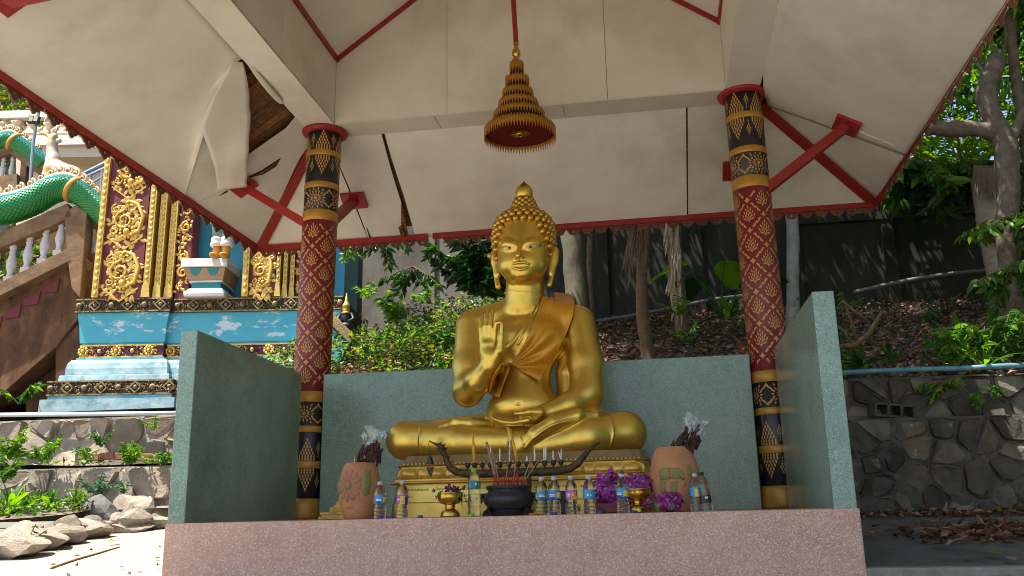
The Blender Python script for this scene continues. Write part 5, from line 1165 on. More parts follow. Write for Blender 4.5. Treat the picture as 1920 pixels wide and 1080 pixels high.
# concrete boundary wall up the slope, with posts, sun and shade in its colours
t = thing('concrete_wall', 'tall mould-stained concrete boundary wall up the wooded slope, sun and shade painted in', 'wall', (1.5, 9.2, 3.0))
def cw(b, x0, x1, y, z0, z1, th=.16): b.box(((x0+x1)/2-1.5, y+th/2-9.2, (z0+z1)/2-3.0), (x1-x0, th, z1-z0))
xsw = [-7.2, -5.6, -4.2, -2.75, -1.25, .3, 1.9, 3.5, 5.0, 6.6, 8.2, 9.8, 11.4, 13]
for i in range(len(xsw)-1):
    b = B(); zt_ = 5.30 if i > 5 else 5.9; cw(b, xsw[i]+.09, xsw[i+1]-.09, 9.2+.01*(i % 3), 2.4, zt_); b.obj('wall_panel', 'old_concrete_lit' if i < 4 else 'old_concrete_shaded', t)
for i, x in enumerate(xsw): b = B(); cw(b, x-.10, x+.10, 9.14, 2.3, 5.45 if i > 5 else 6.0, .26); b.obj('post', 'old_concrete_lit' if i < 4 else 'old_concrete_shaded', t, bevel=.01)
b = B(); cw(b, 3.5, 13.0, 9.12, 4.72, 4.86, .10); b.obj('ledge', 'old_concrete_shaded', t)
b = B(); b.smooth = True; b.tube([tuple(at(x, y, Y=8.6)) for x, y in ((1040, 622), (1110, 604), (1185, 592), (1215, 586), (1260, 578), (1330, 562), (1420, 552))], .03, 8); tag(b.obj('old_pipe', 'pipe_grey'), 'thin weathered pipe along the wall foot behind the tree trunks', 'pipe')
b = B(); b.smooth = True; b.tube([tuple(at(x, y, Y=8.7)) for x, y in ((1600, 548), (1660, 534), (1720, 522), (1790, 512), (1880, 504))], .03, 8); tag(b.obj('old_pipe', 'pipe_grey'), 'thin weathered pipe running along the slope below the concrete wall at right', 'pipe')
for k, py in enumerate((312, 338, 352, 366, 384)):
    b = B(); b.tube([tuple(at(x, py+dy, Y=8.9)) for x, dy in ((1660, 8), (1760, 3), (1840, 0), (1960, 4))], .009, 5)
    for x in range(1680, 1900, 26): p = Vector(at(x, py+3, Y=8.9)); b.bar(p+Vector((-.04, 0, -.03)), p+Vector((.04, 0, .03)), .008, .008)
    tag(b.obj('barbed_wire', 'panel_black'), ['topmost rusty barbed wire strand before the concrete wall', 'second barbed wire strand from the top before the concrete wall', 'middle barbed wire strand before the concrete wall', 'fourth barbed wire strand from the top before the concrete wall', 'lowest barbed wire strand before the concrete wall'][k], 'wire', 'barbed wire strands')
# ---------------------------------------------------------------- left terraces
b = B()
def sheet2(name, pts_fn, x0, x1, y0, y1, m, nx=30, ny=20, amp=.03):
    P = np.array([(x0+(x1-x0)*i/(nx-1), y0+(y1-y0)*j/(ny-1), 0) for i in range(nx) for j in range(ny)]); P[:, 2] = [pts_fn(p[0], p[1]) for p in P]; P[:, 2] += vnoise(P, 2.2, 9)*amp
    F = np.array([(i*ny+j, (i+1)*ny+j, (i+1)*ny+j+1, i*ny+j+1) for i in range(nx-1) for j in range(ny-1)]); return struct(place(name, npmesh(name, P, F, m)))
sheet2('terrace', lambda x, y: .02+.075*(y-1.2)+.02*(-4.6-x) if y < 4.2 else .35, -10, -4.98, 1.0, 4.1, 'terrace_soil'); sheet2('terrace', lambda x, y: .16+.1*(y-3.3), -5.0, -3.4, 3.5, 4.15, 'terrace_soil', 10, 8, .02); sheet2('terrace', lambda x, y: .70+.02*(-4.5-x), -10, -3.2, 4.0, 4.8, 'terrace_soil', 24, 8)
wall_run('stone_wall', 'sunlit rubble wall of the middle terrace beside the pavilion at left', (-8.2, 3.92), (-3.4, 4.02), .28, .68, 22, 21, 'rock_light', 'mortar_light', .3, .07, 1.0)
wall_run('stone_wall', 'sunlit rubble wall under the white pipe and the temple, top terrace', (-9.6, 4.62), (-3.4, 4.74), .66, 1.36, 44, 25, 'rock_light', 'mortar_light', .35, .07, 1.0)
R_ = random.Random(6); rb2 = thing('brick_row', 'short row of old red bricks set on the ledge under the top stone wall', 'bricks', tuple(at(262, 858, Y=4.45))); o0 = np.array(rb2.location)
for i, x in enumerate(range(176, 330, 27)): b = B(); b.box((0, 0, 0), (.19, .10, .085)); o = b.obj('brick', 'brick_red', rb2, bevel=.008); p = at(x, 856+R_.uniform(-2, 2), Y=4.5)-o0; o.location = p; o.rotation_euler = (0, R_.uniform(-.06, .06), R_.uniform(-.1, .1))
b = B(); b.smooth = True; b.tube([tuple(at(x, y, Y=4.60)) for x, y in ((-80, 778.5), (0, 778), (170, 776.5), (345, 774.5))], .028, 10); tag(b.obj('water_pipe', 'pipe_white'), 'white plastic pipe along the top of the left stone wall, below the blue temple', 'pipe')
def unit0(v): return v/np.maximum(1e-9, np.linalg.norm(v, axis=1))[:, None]
def rock(name, c, r, label, m, seed, rz=0, group=None):
    bm = bmesh.new(); bmesh.ops.create_icosphere(bm, subdivisions=3, radius=1); V = np.array([v.co[:] for v in bm.verts]); d = 1+vnoise(V, 1.5, seed)*.28+vnoise(V, 4, seed+1)*.10
    V = V*d[:, None]; r2 = np.random.default_rng(seed)
    for _ in range(11):            # split faces
        q = r2.normal(size=3); q /= np.linalg.norm(q); h = r2.uniform(.55, .86); e = V@q-h; V = V-np.where(e > 0, e, 0)[:, None]*q*.92
    V += vnoise(V, 7, seed+3)[:, None]*.018*unit0(V)
    for v, k in zip(bm.verts, V): v.co = k
    me = bpy.data.meshes.new(name); bm.to_mesh(me); bm.free(); me.materials.append(MATS[m]); o = place(name, me, None, c, (0, 0, rz), r); return tag(o, label, 'rock', group)
mat('boulder_grey', (.17, .165, .155), (.13, .125, .12), scale=7, rough=.9, bump=.5, bscale=30)
for i in range(26):
    u_ = i/25; kx, ky = np.interp(u_, [0, .3, .62, 1], [-4.5, -4.72, -4.78, -4.2]), np.interp(u_, [0, .3, .62, 1], [1.0, 2.1, 3.0, 3.72]); q_ = random.uniform(.10, .19); rock('kerb_rock', (kx+random.uniform(-.12, .10)-.06, ky+random.uniform(-.05, .10)+.10, gz(kx, ky)+.06+random.uniform(0, .10)), (q_*1.3, q_, q_*.8), 'small broken rock packed into the edge of the sunlit paving', 'rock_light', 60+i, random.uniform(-.5, .5), 'small broken rocks packed along the paving edge')
RK = [(8, 1015, 1.25, .30, .20, 'rough tan kerb rock at the left picture edge'), (45, 1005, 1.75, .34, .19, 'low tan kerb rock second from the left picture edge'), (88, 1000, 2.15, .36, .18, 'cracked tan kerb rock left of the grey boulder'), (132, 993, 2.65, .34, .19, 'flat tan kerb rock under the left side of the grey boulder'), (215, 985, 3.25, .40, .14, 'pale flat rock in front of the grey boulder'), (270, 970, 3.5, .42, .22, 'big pale mortared kerb rock beside the green wall')]
for i, (x, y, Y, rx, rz_, lab) in enumerate(RK): p = at(x, y, Y=Y); rock('kerb_rock', (p[0]-.05, Y+.18, p[2]-.03), (rx*1.25, .30, rz_*.72), lab, 'rock_light', 30+i, random.uniform(-.3, .3), 'rocks edging the paved ground')
p = at(178, 962, Y=3.3); rock('boulder', (p[0], 3.42, p[2]), (.27, .22, .20), 'smooth dark grey boulder embedded in the left kerb rocks', 'boulder_grey', 50)
p = at(244, 958, Y=3.55); rock('kerb_rock', (p[0], 3.65, p[2]), (.30, .22, .19), 'pale rough rock right of the grey boulder', 'rock_light', 51, .2, 'rocks edging the paved ground')
b = B(); b.smooth = True; b.tube([tuple(at(x, y, P=GPN)+np.array([0, 0, .012])) for x, y in ((96, 1069), (140, 1053), (185, 1040), (224, 1028))], [.012, .011, .009, .005], 6); tag(b.obj('dry_stick', 'bare_wood'), 'thin dry stick lying on the sunlit paving at left', 'stick')
# ---------------------------------------------------------------- temple, stairs and naga on the left
mat('temple_blue', (.055, .30, .42), (.08, .36, .47), scale=3, rough=.55, third=(.42, .55, .60), tscale=1.7, bump=.08, bscale=20)
mat('cloud_blue', (.06, .42, .55), (.09, .46, .58), scale=2, rough=.5, spot=(.62, .70, .74), spscale=2.6, spth=.56, bump=.05, bscale=20, stretch=(.7, 1, 1.7))
mat('wall_blue', (.035, .22, .33), (.04, .25, .36), scale=2, rough=.6)
mat('pale_blue', (.42, .55, .58), (.20, .36, .40), scale=5, rough=.7, third=(.10, .17, .18), tscale=4.5, bump=.2, bscale=22)
mat('temple_gold', (.74, .50, .13), (.64, .38, .07), scale=14, rough=.36, metal=.45, bump=.25, bscale=50)
mat('old_gold', (.20, .145, .07), (.36, .26, .10), scale=22, rough=.55, metal=.3, bump=.5, bscale=60, spot=(.03, .025, .02), spscale=16, spth=.56)
mat('maroon', (.17, .028, .028), (.12, .018, .02), scale=6, rough=.6); mat('purple', (.09, .015, .05), rough=.6); mat('band_dark', (.035, .028, .022), (.06, .04, .03), scale=20, rough=.9)
mat('stair_concrete_shaded', (.15, .066, .028), (.065, .030, .015), scale=2.6, rough=.9, third=(.24, .13, .06), tscale=3.5, bump=.4, bscale=14, stretch=(1, 1, .5), spot=(.025, .02, .017), spscale=5, spth=.60)  # shade on the stair side put into a darker, stained concrete colour
mat('rail_concrete', (.27, .165, .085), (.15, .085, .04), scale=5, rough=.85, third=(.12, .075, .04), tscale=3, bump=.3, bscale=20)
mat('baluster_white', (.62, .60, .58), (.52, .47, .44), scale=14, rough=.7, bump=.15, bscale=40); mat('stair_red', (.16, .03, .035), rough=.7)
mat('naga_green', (.008, .17, .035), (.012, .24, .05), scale=16, rough=.28, coat=.3); mat('naga_teal', (.01, .22, .20), (.05, .38, .36), scale=30, rough=.25, coat=.3); mat('naga_cream', (.66, .52, .36), (.50, .33, .18), scale=22, rough=.6, bump=.3, bscale=60); mat('naga_orange', (.55, .24, .03), rough=.5)
mat('cream_wall', (.66, .55, .40), (.60, .48, .33), scale=3, rough=.8); mat('white_wall', (.72, .68, .62), (.66, .60, .54), scale=4, rough=.8); mat('deer_gold', (.50, .30, .07), (.55, .46, .36), scale=6, rough=.5, metal=.25, cont=(.42, .55))
mat('rail_blue', (.30, .38, .52), rough=.35, metal=.5); mat('pole_grey', (.34, .37, .40), rough=.4, metal=.6); mat('lamp_face', (.46, .44, .26), rough=.3)
mat('teal_paint', (.02, .24, .25), rough=.5); mat('ledge_white', (.74, .72, .70), (.66, .60, .55), scale=8, rough=.7); mat('ledge_tan', (.50, .30, .16), (.42, .22, .11), scale=10, rough=.7); mat('guard_green', (.04, .20, .15), (.30, .42, .36), scale=40, rough=.5); mat('guard_orange', (.60, .30, .04), rough=.5)
TO = at(110, 770, Y=6.0); TN = np.array([-_sy, _cy, 0]); TX = np.array([_cy, _sy, 0])
def loc(px, py, off=0.):
    p = at(px, py, P=(TO+TN*off, TN))-TO; return (p@TX, p@TN, p[2])
def tthing(name, label, cat, px, py, off, group=None):
    l = loc(px, py, off); w_ = TO+TX*l[0]+TN*l[1]+np.array([0, 0, l[2]]); t = thing(name, label, cat, tuple(w_), YAW, group); t['_o'] = 0; del t['_o']; return t, np.array(l)
class F_:
    def __init__(s, t, o): s.t, s.o = t, o
    def L(s, px, py, off=0.): l = loc(px, py, off); return (l[0]-s.o[0], l[1]-s.o[1], l[2]-s.o[2])
    def put(s, b, name, m, bevel=0, parent=None): return b.obj(name, m, parent or s.t, bevel=bevel)
t_, o_ = tthing('temple_building', 'ornate blue temple pedestal with gilded pilasters and cloud painted mouldings', 'temple', 110, 772, 0)
T = F_(t_, o_); ZL = lambda y, x=220: T.L(x, y)[2]
S0, S1, S2 = T.L(150, 660)[0], T.L(306, 660)[0], T.L(630, 640)[0]
MP = 1/130.0
def loft(b, s0, s1, prof, y0=0., back=1.6, rightret=True):
    vs = []
    for d, z in prof: e = d if rightret else 0; vs += [(s0-d, y0-d, z), (s1+e, y0-d, z), (s1+e, y0+back, z), (s0-d, y0+back, z)]
    n = 4; fs = [(i*n+j, i*n+(j+1) % n, (i+1)*n+(j+1) % n, (i+1)*n+j) for i in range(len(prof)-1) for j in range(n)]+[(3, 2, 1, 0), tuple((len(prof)-1)*n+j for j in range(n))]; b.add(vs, fs)
secs = ((S0, S1, 0., True), (S1-.3, S2, .10, True)); zz = {y: ZL(y) for y in (562, 588, 596, 612, 630, 643, 646, 670, 671, 676, 683, 693, 703, 706, 718, 746, 753, 775)}
def level(name, m, prof, bevel=0):
    for a, c, y0, rr in secs: b = B(); loft(b, a, c, prof, y0, rightret=rr); T.put(b, name, m, bevel)
level('base_course', 'pale_blue', [(.36, zz[775]-.5), (.34, zz[753]-.002), (.29, zz[753])], .01); level('fillet', 'temple_blue', [(.27, zz[753]-.004), (.27, zz[746])])
level('gilded_band_lower', 'band_dark', [(.28, zz[746]+.001), (.28, zz[718])]); level('step_moulding', 'pale_blue', [(.19, zz[718]+.001), (.18, zz[706])], .008)
level('roll_moulding', 'pale_blue', [(.115, zz[706]+.001), (.125, zz[703]), (.125, zz[693]), (.11, zz[683]), (.075, zz[676]), (.03, zz[676]+.002)]); level('fillet', 'temple_blue', [(.03, zz[676]+.003), (.03, zz[671])])
level('gilded_band_middle', 'purple', [(.0, zz[671]+.001), (.0, zz[646])]); level('cloud_moulding', 'cloud_blue', [(-.012, zz[646]+.001), (-.01, zz[643]), (.012, zz[643]+.002), (.02, zz[630]), (.032, zz[612]), (.055, zz[596]), (.060, zz[588])]); level('gilded_band_upper', 'band_dark', [(.085, zz[588]+.001), (.09, zz[562])])
boss = B(); boss.smooth = True; boss.sphere((0, 0, 0), (.045, .04, .045), 10, 8); bossm = boss.mesh('boss', 'old_gold'); bossg = bossm.copy(); bossg.name = 'boss'; bossg.materials[0] = MATS['temple_gold']
fl_ = B(); fl_.smooth = True
for i in range(9): a = 2*PI*i/9; fl_.sphere((.062*math.cos(a), 0, .062*math.sin(a)), (.028, .022, .028), 6, 4)
fl_.sphere((0, -.01, 0), (.035, .035, .035), 8, 6); flm = fl_.mesh('rosette', 'temple_gold')
def diamond(w_, h_, t_, m):
    b = B(); o = [(-w_, 0), (0, h_), (w_, 0), (0, -h_)]; i_ = [(x*.68, z*.68) for x, z in o]
    for k in range(4): a, c, e, g = o[k], o[(k+1) % 4], i_[(k+1) % 4], i_[k]; b.slab([(a[0], 0, a[1]), (c[0], 0, c[1]), (e[0], 0, e[1]), (g[0], 0, g[1])], (0, -t_, 0))
    return b.mesh('diamond_frame', m)
for (ya, yb, d, gold) in ((588, 562, .088, 0), (671, 646, 0., 1), (746, 718, .28, 0)):
    za, zb2 = zz[ya], zz[yb]; zc, h = (za+zb2)/2, zb2-za; dm = diamond(h*.46, h*.42, .025, 'old_gold' if not gold else 'purple')
    for a, c, y0, rr in secs:
        x0, x1, yf = a-d, c+d, y0-d; b = B()
        if y0: x0 = S1+d+.02
        b.box(((x0+x1)/2, yf-.006, za+.014), (x1-x0, .022, .022)); b.box(((x0+x1)/2, yf-.006, zb2-.014), (x1-x0, .022, .022)); T.put(b, 'gilded_edge', 'old_gold' if not gold else 'temple_gold')
        k = 0; step = .115*2.1; x = x0+.05; b = B(); R_ = random.Random(int(ya))
        while x < x1-.02:
            if k % 2: place('diamond_frame', dm, t_, (x, yf-.002, zc)); place('boss', bossm if not gold else bossg, t_, (x, yf-.015, zc), None, .75 if not gold else .8)
            else: place('boss' if not gold else 'rosette', bossm if not gold else flm, t_, (x, yf-.012, zc), None, 1 if not gold else .95)
            for q in range(26):
                xx, z2 = x+R_.uniform(-.12, .12), zc+R_.uniform(-.36, .36)*h
                if abs(xx-x)+abs(z2-zc) > .06 and x0 < xx < x1: b.sphere((xx, yf-.004, z2), (R_.uniform(.008, .018), .012, R_.uniform(.008, .018)), 5, 4)
            x += step; k += 1
        T.put(b, 'floral_relief', 'old_gold' if not gold else 'temple_gold')['kind'] = 'stuff'
# upper wall, pilasters
zc0 = zz[562]; zt = zc0+3.6
b = B(); b.box(((S0+S2)/2+.25, 1.12, (zc0+zt)/2), (S2-S0-.5, 1.2, zt-zc0-.004)); T.put(b, 'blue_wall', 'wall_blue')
def scroll(b, cx, cz, r, sg, y, turns=1.6, th=.016):
    pts = []
    for i in range(15): t = i/14; a = sg*(t*turns*2*PI)+PI/2; rr = r*(1-.80*t); pts.append((cx+rr*math.cos(a), y-.012*t, cz+rr*math.sin(a)))
    b.tube(pts, [th*(1-.35*i/14) for i in range(15)], 6)
def leafy(b, cx, cz, a, l, w_, y): leaf = [(cx+l*t*math.cos(a)-q*w_*math.sin(PI*t)*math.sin(a), y-.02*math.sin(PI*t)*(1-abs(q)), cz+l*t*math.sin(a)+q*w_*math.sin(PI*t)*math.cos(a)) for t in (0.02, .3, .6, .98) for q in (-1, 0, 1)]; b.grid(leaf, 4, 3)
def pilaster(xl, scale, y0, fit):
    """xl = left edge in the temple frame; panel, three ribs, side panel; all gilded on maroon"""
    W1 = .62*scale; b = B(); zb_ = zc0+.002
    b.box((xl+.045, y0-.02, (zb_+zt)/2), (.09, .30, zt-zb_)); T.put(b, 'gilded_strip', 'temple_gold')
    b = B()
    for i in range(34): b.sphere((xl+.045, y0-.172, zb_+.06+i*.105), (.036, .016, .040), 6, 5)
    T.put(b, 'strip_beads', 'temple_gold')['kind'] = 'stuff'
    b = B(); b.box((xl+.09+W1/2, y0+.08, (zb_+zt)/2), (W1, .40, zt-zb_)); T.put(b, 'maroon_panel', 'maroon')
    y = y0-.125; xc_ = xl+.09+W1/2; R_ = random.Random(5)
    for k in range(5):
        zc = zb_+.16+k*.80; b = B(); b.smooth = True; w2 = W1/2-.045
        b.tube([(xc_-w2*.1, y, zc-.02), (xc_+w2*.75, y, zc+.06), (xc_+w2*.95, y, zc+.30), (xc_+w2*.55, y, zc+.50), (xc_, y, zc+.56)], [.03, .036, .036, .03, .018], 6); scroll(b, xc_-.03, zc+.24, .16*scale, 1, y-.01, 1.5, .024); scroll(b, xc_+.06*scale, zc+.45, .09*scale, -1, y, 1.2, .016); scroll(b, xc_-.17*scale, zc+.42, .08*scale, 1, y, 1.2, .015); scroll(b, xc_-.18*scale, zc+.08, .075*scale, -1, y, 1.2, .015)
        for i in range(11):
            a = 2*PI*i/11; b.sphere((xc_+.02+.095*scale*math.cos(a), y-.012, zc+.055+.095*scale*math.sin(a)), (.028*scale, .022, .028*scale), 6, 4)
        b.sphere((xc_+.02, y-.02, zc+.055), (.055*scale, .04, .055*scale), 8, 6); b.sphere((xc_-.0, y-.012, zc+.52), (.03, .03, .03), 8, 6)
        for i in range(130):
            a = R_.uniform(0, 6.28); u = R_.uniform(-1, 1); v = R_.uniform(-.12, .62); wl = w2*(1.0 if v < .3 else 1.0-(v-.3)*1.6)
            leafy(b, xc_+u*max(.05, wl)*.9, zc+v, a, R_.uniform(.08, .16), R_.uniform(.022, .04), y+.008)
        b.smooth = False; b.slab([(xc_-w2, y+.012, zc-.12), (xc_-w2*.2, y+.012, zc-.16), (xc_+w2*.2, y+.012, zc-.16), (xc_+w2, y+.012, zc-.02), (xc_+w2, y+.012, zc+.30), (xc_+w2*.25, y+.012, zc+.58), (xc_-w2*.4, y+.012, zc+.56), (xc_-w2, y+.012, zc+.36)], (0, .01, 0)) if False else None
        T.put(b, 'scroll_relief', 'temple_gold')['kind'] = 'stuff'
        b = B(); b.bar((xc_-w2, y, zc-.02), (xc_, y, zc-.22), .02, .03, up=(0, 1, 0)); b.bar((xc_+w2, y, zc-.02), (xc_, y, zc-.22), .02, .03, up=(0, 1, 0)); T.put(b, 'relief_border', 'temple_gold')
    x = xl+.09+W1; dep = y0-.10
    for i, wr in enumerate((.095*scale, .095*scale, .10*scale)):
        b = B(); b.box((x+wr/2+.012, dep+.2, (zb_+zt)/2), (wr, .42, zt-zb_)); b.smooth = True
        for q in range(44): b.sphere((x+wr/2+.012, dep-.012, zb_+.30+q*.085), (wr*.34, .014, .032), 6, 4)
        b.smooth = False; b.slab([(x, dep-.03, zb_), (x+wr+.03, dep-.03, zb_), (x+wr+.015, dep-.03, zb_+.17), (x+wr*.6, dep-.03, zb_+.26), (x+.01, dep-.03, zb_+.17)], (0, .05, 0)); T.put(b, 'gilded_rib', 'temple_gold')
        x += wr+.045*scale; dep += .07
    b = B(); b.box((xl+.09+W1+.22*scale, y0+.32, (zb_+zt)/2), (.44*scale, .20, zt-zb_)); T.put(b, 'rib_recess', 'band_dark')
    b = B(); w3 = .20*scale; b.box((x+w3/2, dep+.12, (zb_+zt)/2), (w3, .30, zt-zb_)); T.put(b, 'side_panel', 'maroon')
    b = B(); b.smooth = True
    for k in range(5):
        zc = zb_+.22+k*.72; scroll(b, x+w3*.5, zc+.2, .085*scale, 1, dep-.045, 1.4, .020); scroll(b, x+w3*.5, zc+.46, .07*scale, -1, dep-.045, 1.3, .018)
        for i in range(46): leafy(b, x+w3*random.uniform(.12, .88), zc+random.uniform(-.1, .62), random.uniform(0, 6.28), random.uniform(.05, .10), .022, dep-.034)
    T.put(b, 'side_relief', 'temple_gold')['kind'] = 'stuff'
pilaster(T.L(181, 555)[0], 1.0, .0, 1); pilaster(T.L(455, 552)[0], .62, .10, 0)
# bracket pedestal and the guardian's feet on it
t2, o2 = tthing('wall_bracket', 'white topped teal and tan bracket pedestal on the blue temple wall', 'pedestal', 388, 558, .05); Q = F_(t2, o2)
def frus(b, x0, x1, z0, x2, x3, z1, y0=0., dp=.5, k=.55):
    e0, e1 = (x1-x0)*.0, 0; b.add([(x0, y0-(x1-x0)*k/2, z0), (x1, y0-(x1-x0)*k/2, z0), (x1, y0+dp, z0), (x0, y0+dp, z0), (x2, y0-(x3-x2)*k/2, z1), (x3, y0-(x3-x2)*k/2, z1), (x3, y0+dp, z1), (x2, y0+dp, z1)], [(3, 2, 1, 0), (4, 5, 6, 7), (0, 1, 5, 4), (1, 2, 6, 5), (2, 3, 7, 6), (3, 0, 4, 7)])
q = lambda x, y: Q.L(x, y, .0)
b = B(); frus(b, q(350, 559)[0], q(424, 559)[0], q(388, 559)[2], q(348, 552)[0], q(426, 552)[0], q(388, 552)[2]); frus(b, q(348, 552)[0], q(426, 552)[0], q(388, 552)[2]+.001, q(358, 543)[0], q(420, 543)[0], q(388, 543)[2]); Q.put(b, 'lower_cushion', 'ledge_white', .01)
b = B(); frus(b, q(362, 543)[0], q(416, 543)[0], q(388, 543)[2]+.001, q(362, 533)[0], q(416, 533)[0], q(388, 532)[2]); Q.put(b, 'neck', 'teal_paint')
b = B(); frus(b, q(358, 532)[0], q(420, 532)[0], q(388, 532)[2]+.001, q(358, 529)[0], q(420, 529)[0], q(388, 528.5)[2]); Q.put(b, 'white_fillet', 'ledge_white')
b = B(); frus(b, q(357, 528)[0], q(421, 528)[0], q(388, 528)[2]+.001, q(349, 507)[0], q(427, 507)[0], q(388, 506)[2]); Q.put(b, 'flared_cap', 'ledge_tan')
b = B(); frus(b, q(345, 505)[0], q(431, 505)[0], q(388, 505)[2], q(345, 489)[0], q(431, 489)[0], q(388, 489)[2]); Q.put(b, 'top_slab', 'ledge_white', .012)
for cx in (371, 404):
    yfr = -(q(425, 510)[0]-q(350, 510)[0])*.55/2-.012; b = B(); pts = [(q(cx-11, 507)[0], yfr-.004, q(cx, 507)[2]), (q(cx+11, 507)[0], yfr-.004, q(cx, 507)[2]), (q(cx+8, 515)[0], yfr+.014, q(cx, 515)[2]), (q(cx+4, 520)[0], yfr+.022, q(cx, 520)[2]), (q(cx-4, 520)[0], yfr+.022, q(cx, 520)[2]), (q(cx-8, 515)[0], yfr+.014, q(cx, 515)[2])]; b.slab(pts, (0, .03, 0)); Q.put(b, 'teal_petal', 'teal_paint')
t3, o3 = tthing('guardian_statue', 'painted guardian statue, green patterned legs with orange feet on the bracket', 'statue', 414, 487, -.08); G = F_(t3, o3)
sk_ = 1/128
for sx in (-1, 1):
    b = B(); b.smooth = True; b.sphere((sx*.075, -.10, .035), (.062, .13, .040), 10, 6); G.put(b, 'foot', 'guard_orange'); b = B(); b.smooth = True; b.lathe([(.060, .03), (.058, .14), (.064, .20)], (sx*.07, 0, 0), n=14); G.put(b, 'shin', 'guard_orange')
    b = B(); b.smooth = True; b.lathe([(.085, .20), (.10, .22), (.095, .26), (.085, .29), (.095, .31), (.082, .34)], (sx*.07, 0, 0), n=14); G.put(b, 'ankle_cuff', 'ledge_white'); b = B(); b.smooth = True; b.lathe([(.078, .34), (.098, .50), (.125, .75), (.14, .95)], (sx*.065, 0, 0), n=14); G.put(b, 'trouser_leg', 'guard_green')
    b = B(); b.smooth = True; b.tube([(sx*.15, -.05, .66), (sx*.19, -.06, .60), (sx*.16, -.06, .55), (sx*.11, -.08, .60)], [.02, .03, .02, .01], 6); G.put(b, 'leg_flame', 'guard_green')
b = B(); b.smooth = True; b.lathe([(.22, .90), (.20, 1.05), (.17, 1.2), (.21, 1.45), (.16, 1.62), (.06, 1.68)], n=18); G.put(b, 'torso', 'guard_green'); b = B(); b.smooth = True; b.sphere((0, 0, 1.80), (.10, .11, .13), 12, 8); b.lathe([(.11, 1.88), (.08, 1.98), (.04, 2.1), (.005, 2.35)], n=12); G.put(b, 'crowned_head', 'temple_gold')
# right end: sloping gilded coping with a small dark figure
t4, o4 = tthing('coping_wall', 'blue temple side wall with sloping dark gilded coping right of the left column', 'wall', 630, 690, -.3); K = F_(t4, o4)
b = B(); b.slab([K.L(560, 700, -.3), K.L(628, 698, -.3), K.L(652, 648, -.3), K.L(612, 602, -.3), K.L(560, 595, -.3)], (0, .5, 0)); K.put(b, 'blue_face', 'cloud_blue')
b = B(); b.slab([K.L(604, 585, -.33), K.L(618, 580, -.33), K.L(664, 628, -.33), K.L(658, 644, -.33), K.L(650, 640, -.33), K.L(612, 600, -.33)], (0, .5, 0)); K.put(b, 'gilded_coping', 'old_gold', .012)
t5, o5 = tthing('crowned_figurine', 'small black and gold crowned figurine sitting on the sloping coping', 'figurine', 648, 618, -.15); K = F_(t5, o5)
b = B(); b.smooth = True; b.sphere((0, 0, .05), (.13, .10, .06), 12, 8); b.sphere((.0, 0, .17), (.075, .07, .12), 12, 8); b.tube([(-.07, 0, .24), (-.12, -.03, .15), (-.05, -.08, .10)], .028, 8); b.tube([(.07, 0, .24), (.12, -.03, .15), (.05, -.08, .10)], .028, 8); K.put(b, 'dark_body', 'bronze_dark'); b = B(); b.smooth = True; b.sphere((0, 0, .30), (.055, .055, .065), 10, 8); b.lathe([(.062, .33), (.055, .37), (.035, .40), (.02, .45), (.003, .55)], n=12); K.put(b, 'crowned_head', 'temple_gold'); b = B(); b.smooth = True; b.lathe([(.078, .235), (.06, .26), (.04, .265)], n=12); K.put(b, 'collar', 'temple_gold')

# ---------------------------------------------------------------- stairs with naga balustrade
t6, o6 = tthing('stair_flight', 'weathered brown concrete stair wall, shade put into its colour, with maroon step ends, left edge', 'stairs', 100, 770, .25); K = F_(t6, o6); OF = .25
b = B(); b.slab([K.L(-160, 690, OF), K.L(-160, 830, OF), K.L(0, 742, OF), K.L(108, 648, OF), K.L(112, 640, OF), K.L(176, 560, OF), K.L(185, 470, OF), K.L(136, 490, OF), K.L(0, 560, OF)], (0, 1.2, 0)); K.put(b, 'stringer_wall', 'stair_concrete_shaded', .01)
b = B(); b.slab([K.L(104, 652, OF+.06), K.L(104, 790, OF+.06), K.L(152, 790, OF+.06), K.L(152, 600, OF+.06)], (0, .9, 0)); K.put(b, 'support_pier', 'stair_concrete_shaded', .01)
b = B(); b.slab([K.L(48, 715, OF+.5), K.L(48, 795, OF+.5), K.L(104, 795, OF+.5), K.L(104, 655, OF+.5)], (0, .6, 0)); K.put(b, 'back_pier', 'stair_concrete_shaded', .01)
b = B(); b.slab([K.L(-60, 800, OF+1.25), K.L(-60, 690, OF+1.25), K.L(110, 600, OF+1.25), K.L(160, 800, OF+1.25)], (0, .1, 0)); K.put(b, 'under_stair_shade', 'void_dark')  # near-black sheet painted in for the shade under the stairs
for i in range(6):
    x, y = 112-i*36, 520+i*24; b = B(); b.slab([K.L(x, y+2, OF-.02), K.L(x-32, y+17, OF-.02), K.L(x-32, y+30, OF-.02), K.L(x-6, y+26, OF-.02)], (0, .3, 0)); K.put(b, 'step_end', 'stair_red')
t7, o7 = tthing('naga_balustrade', 'concrete balustrade with white balusters under a green naga serpent', 'balustrade', 140, 560, .1); K = F_(t7, o7)
b = B(); b.slab([K.L(120, 400, .06), K.L(140, 385, .06), K.L(163, 396, .06), K.L(155, 500, .06), K.L(150, 560, .06), K.L(134, 540, .06), K.L(126, 482, .06)], (0, .26, 0)); K.put(b, 'corner_post', 'rail_concrete', .012)
for nm, A_, C_, wd, th in (('hand_rail', (-120, 512), (138, 398), .24, .24), ('foot_rail', (-120, 612), (136, 482), .20, .26)):
    b = B(); b.bar(K.L(A_[0], A_[1]-2, .18), K.L(C_[0], C_[1], .18), wd, th, up=(0, 1, 0)); K.put(b, nm, 'rail_concrete', .01)
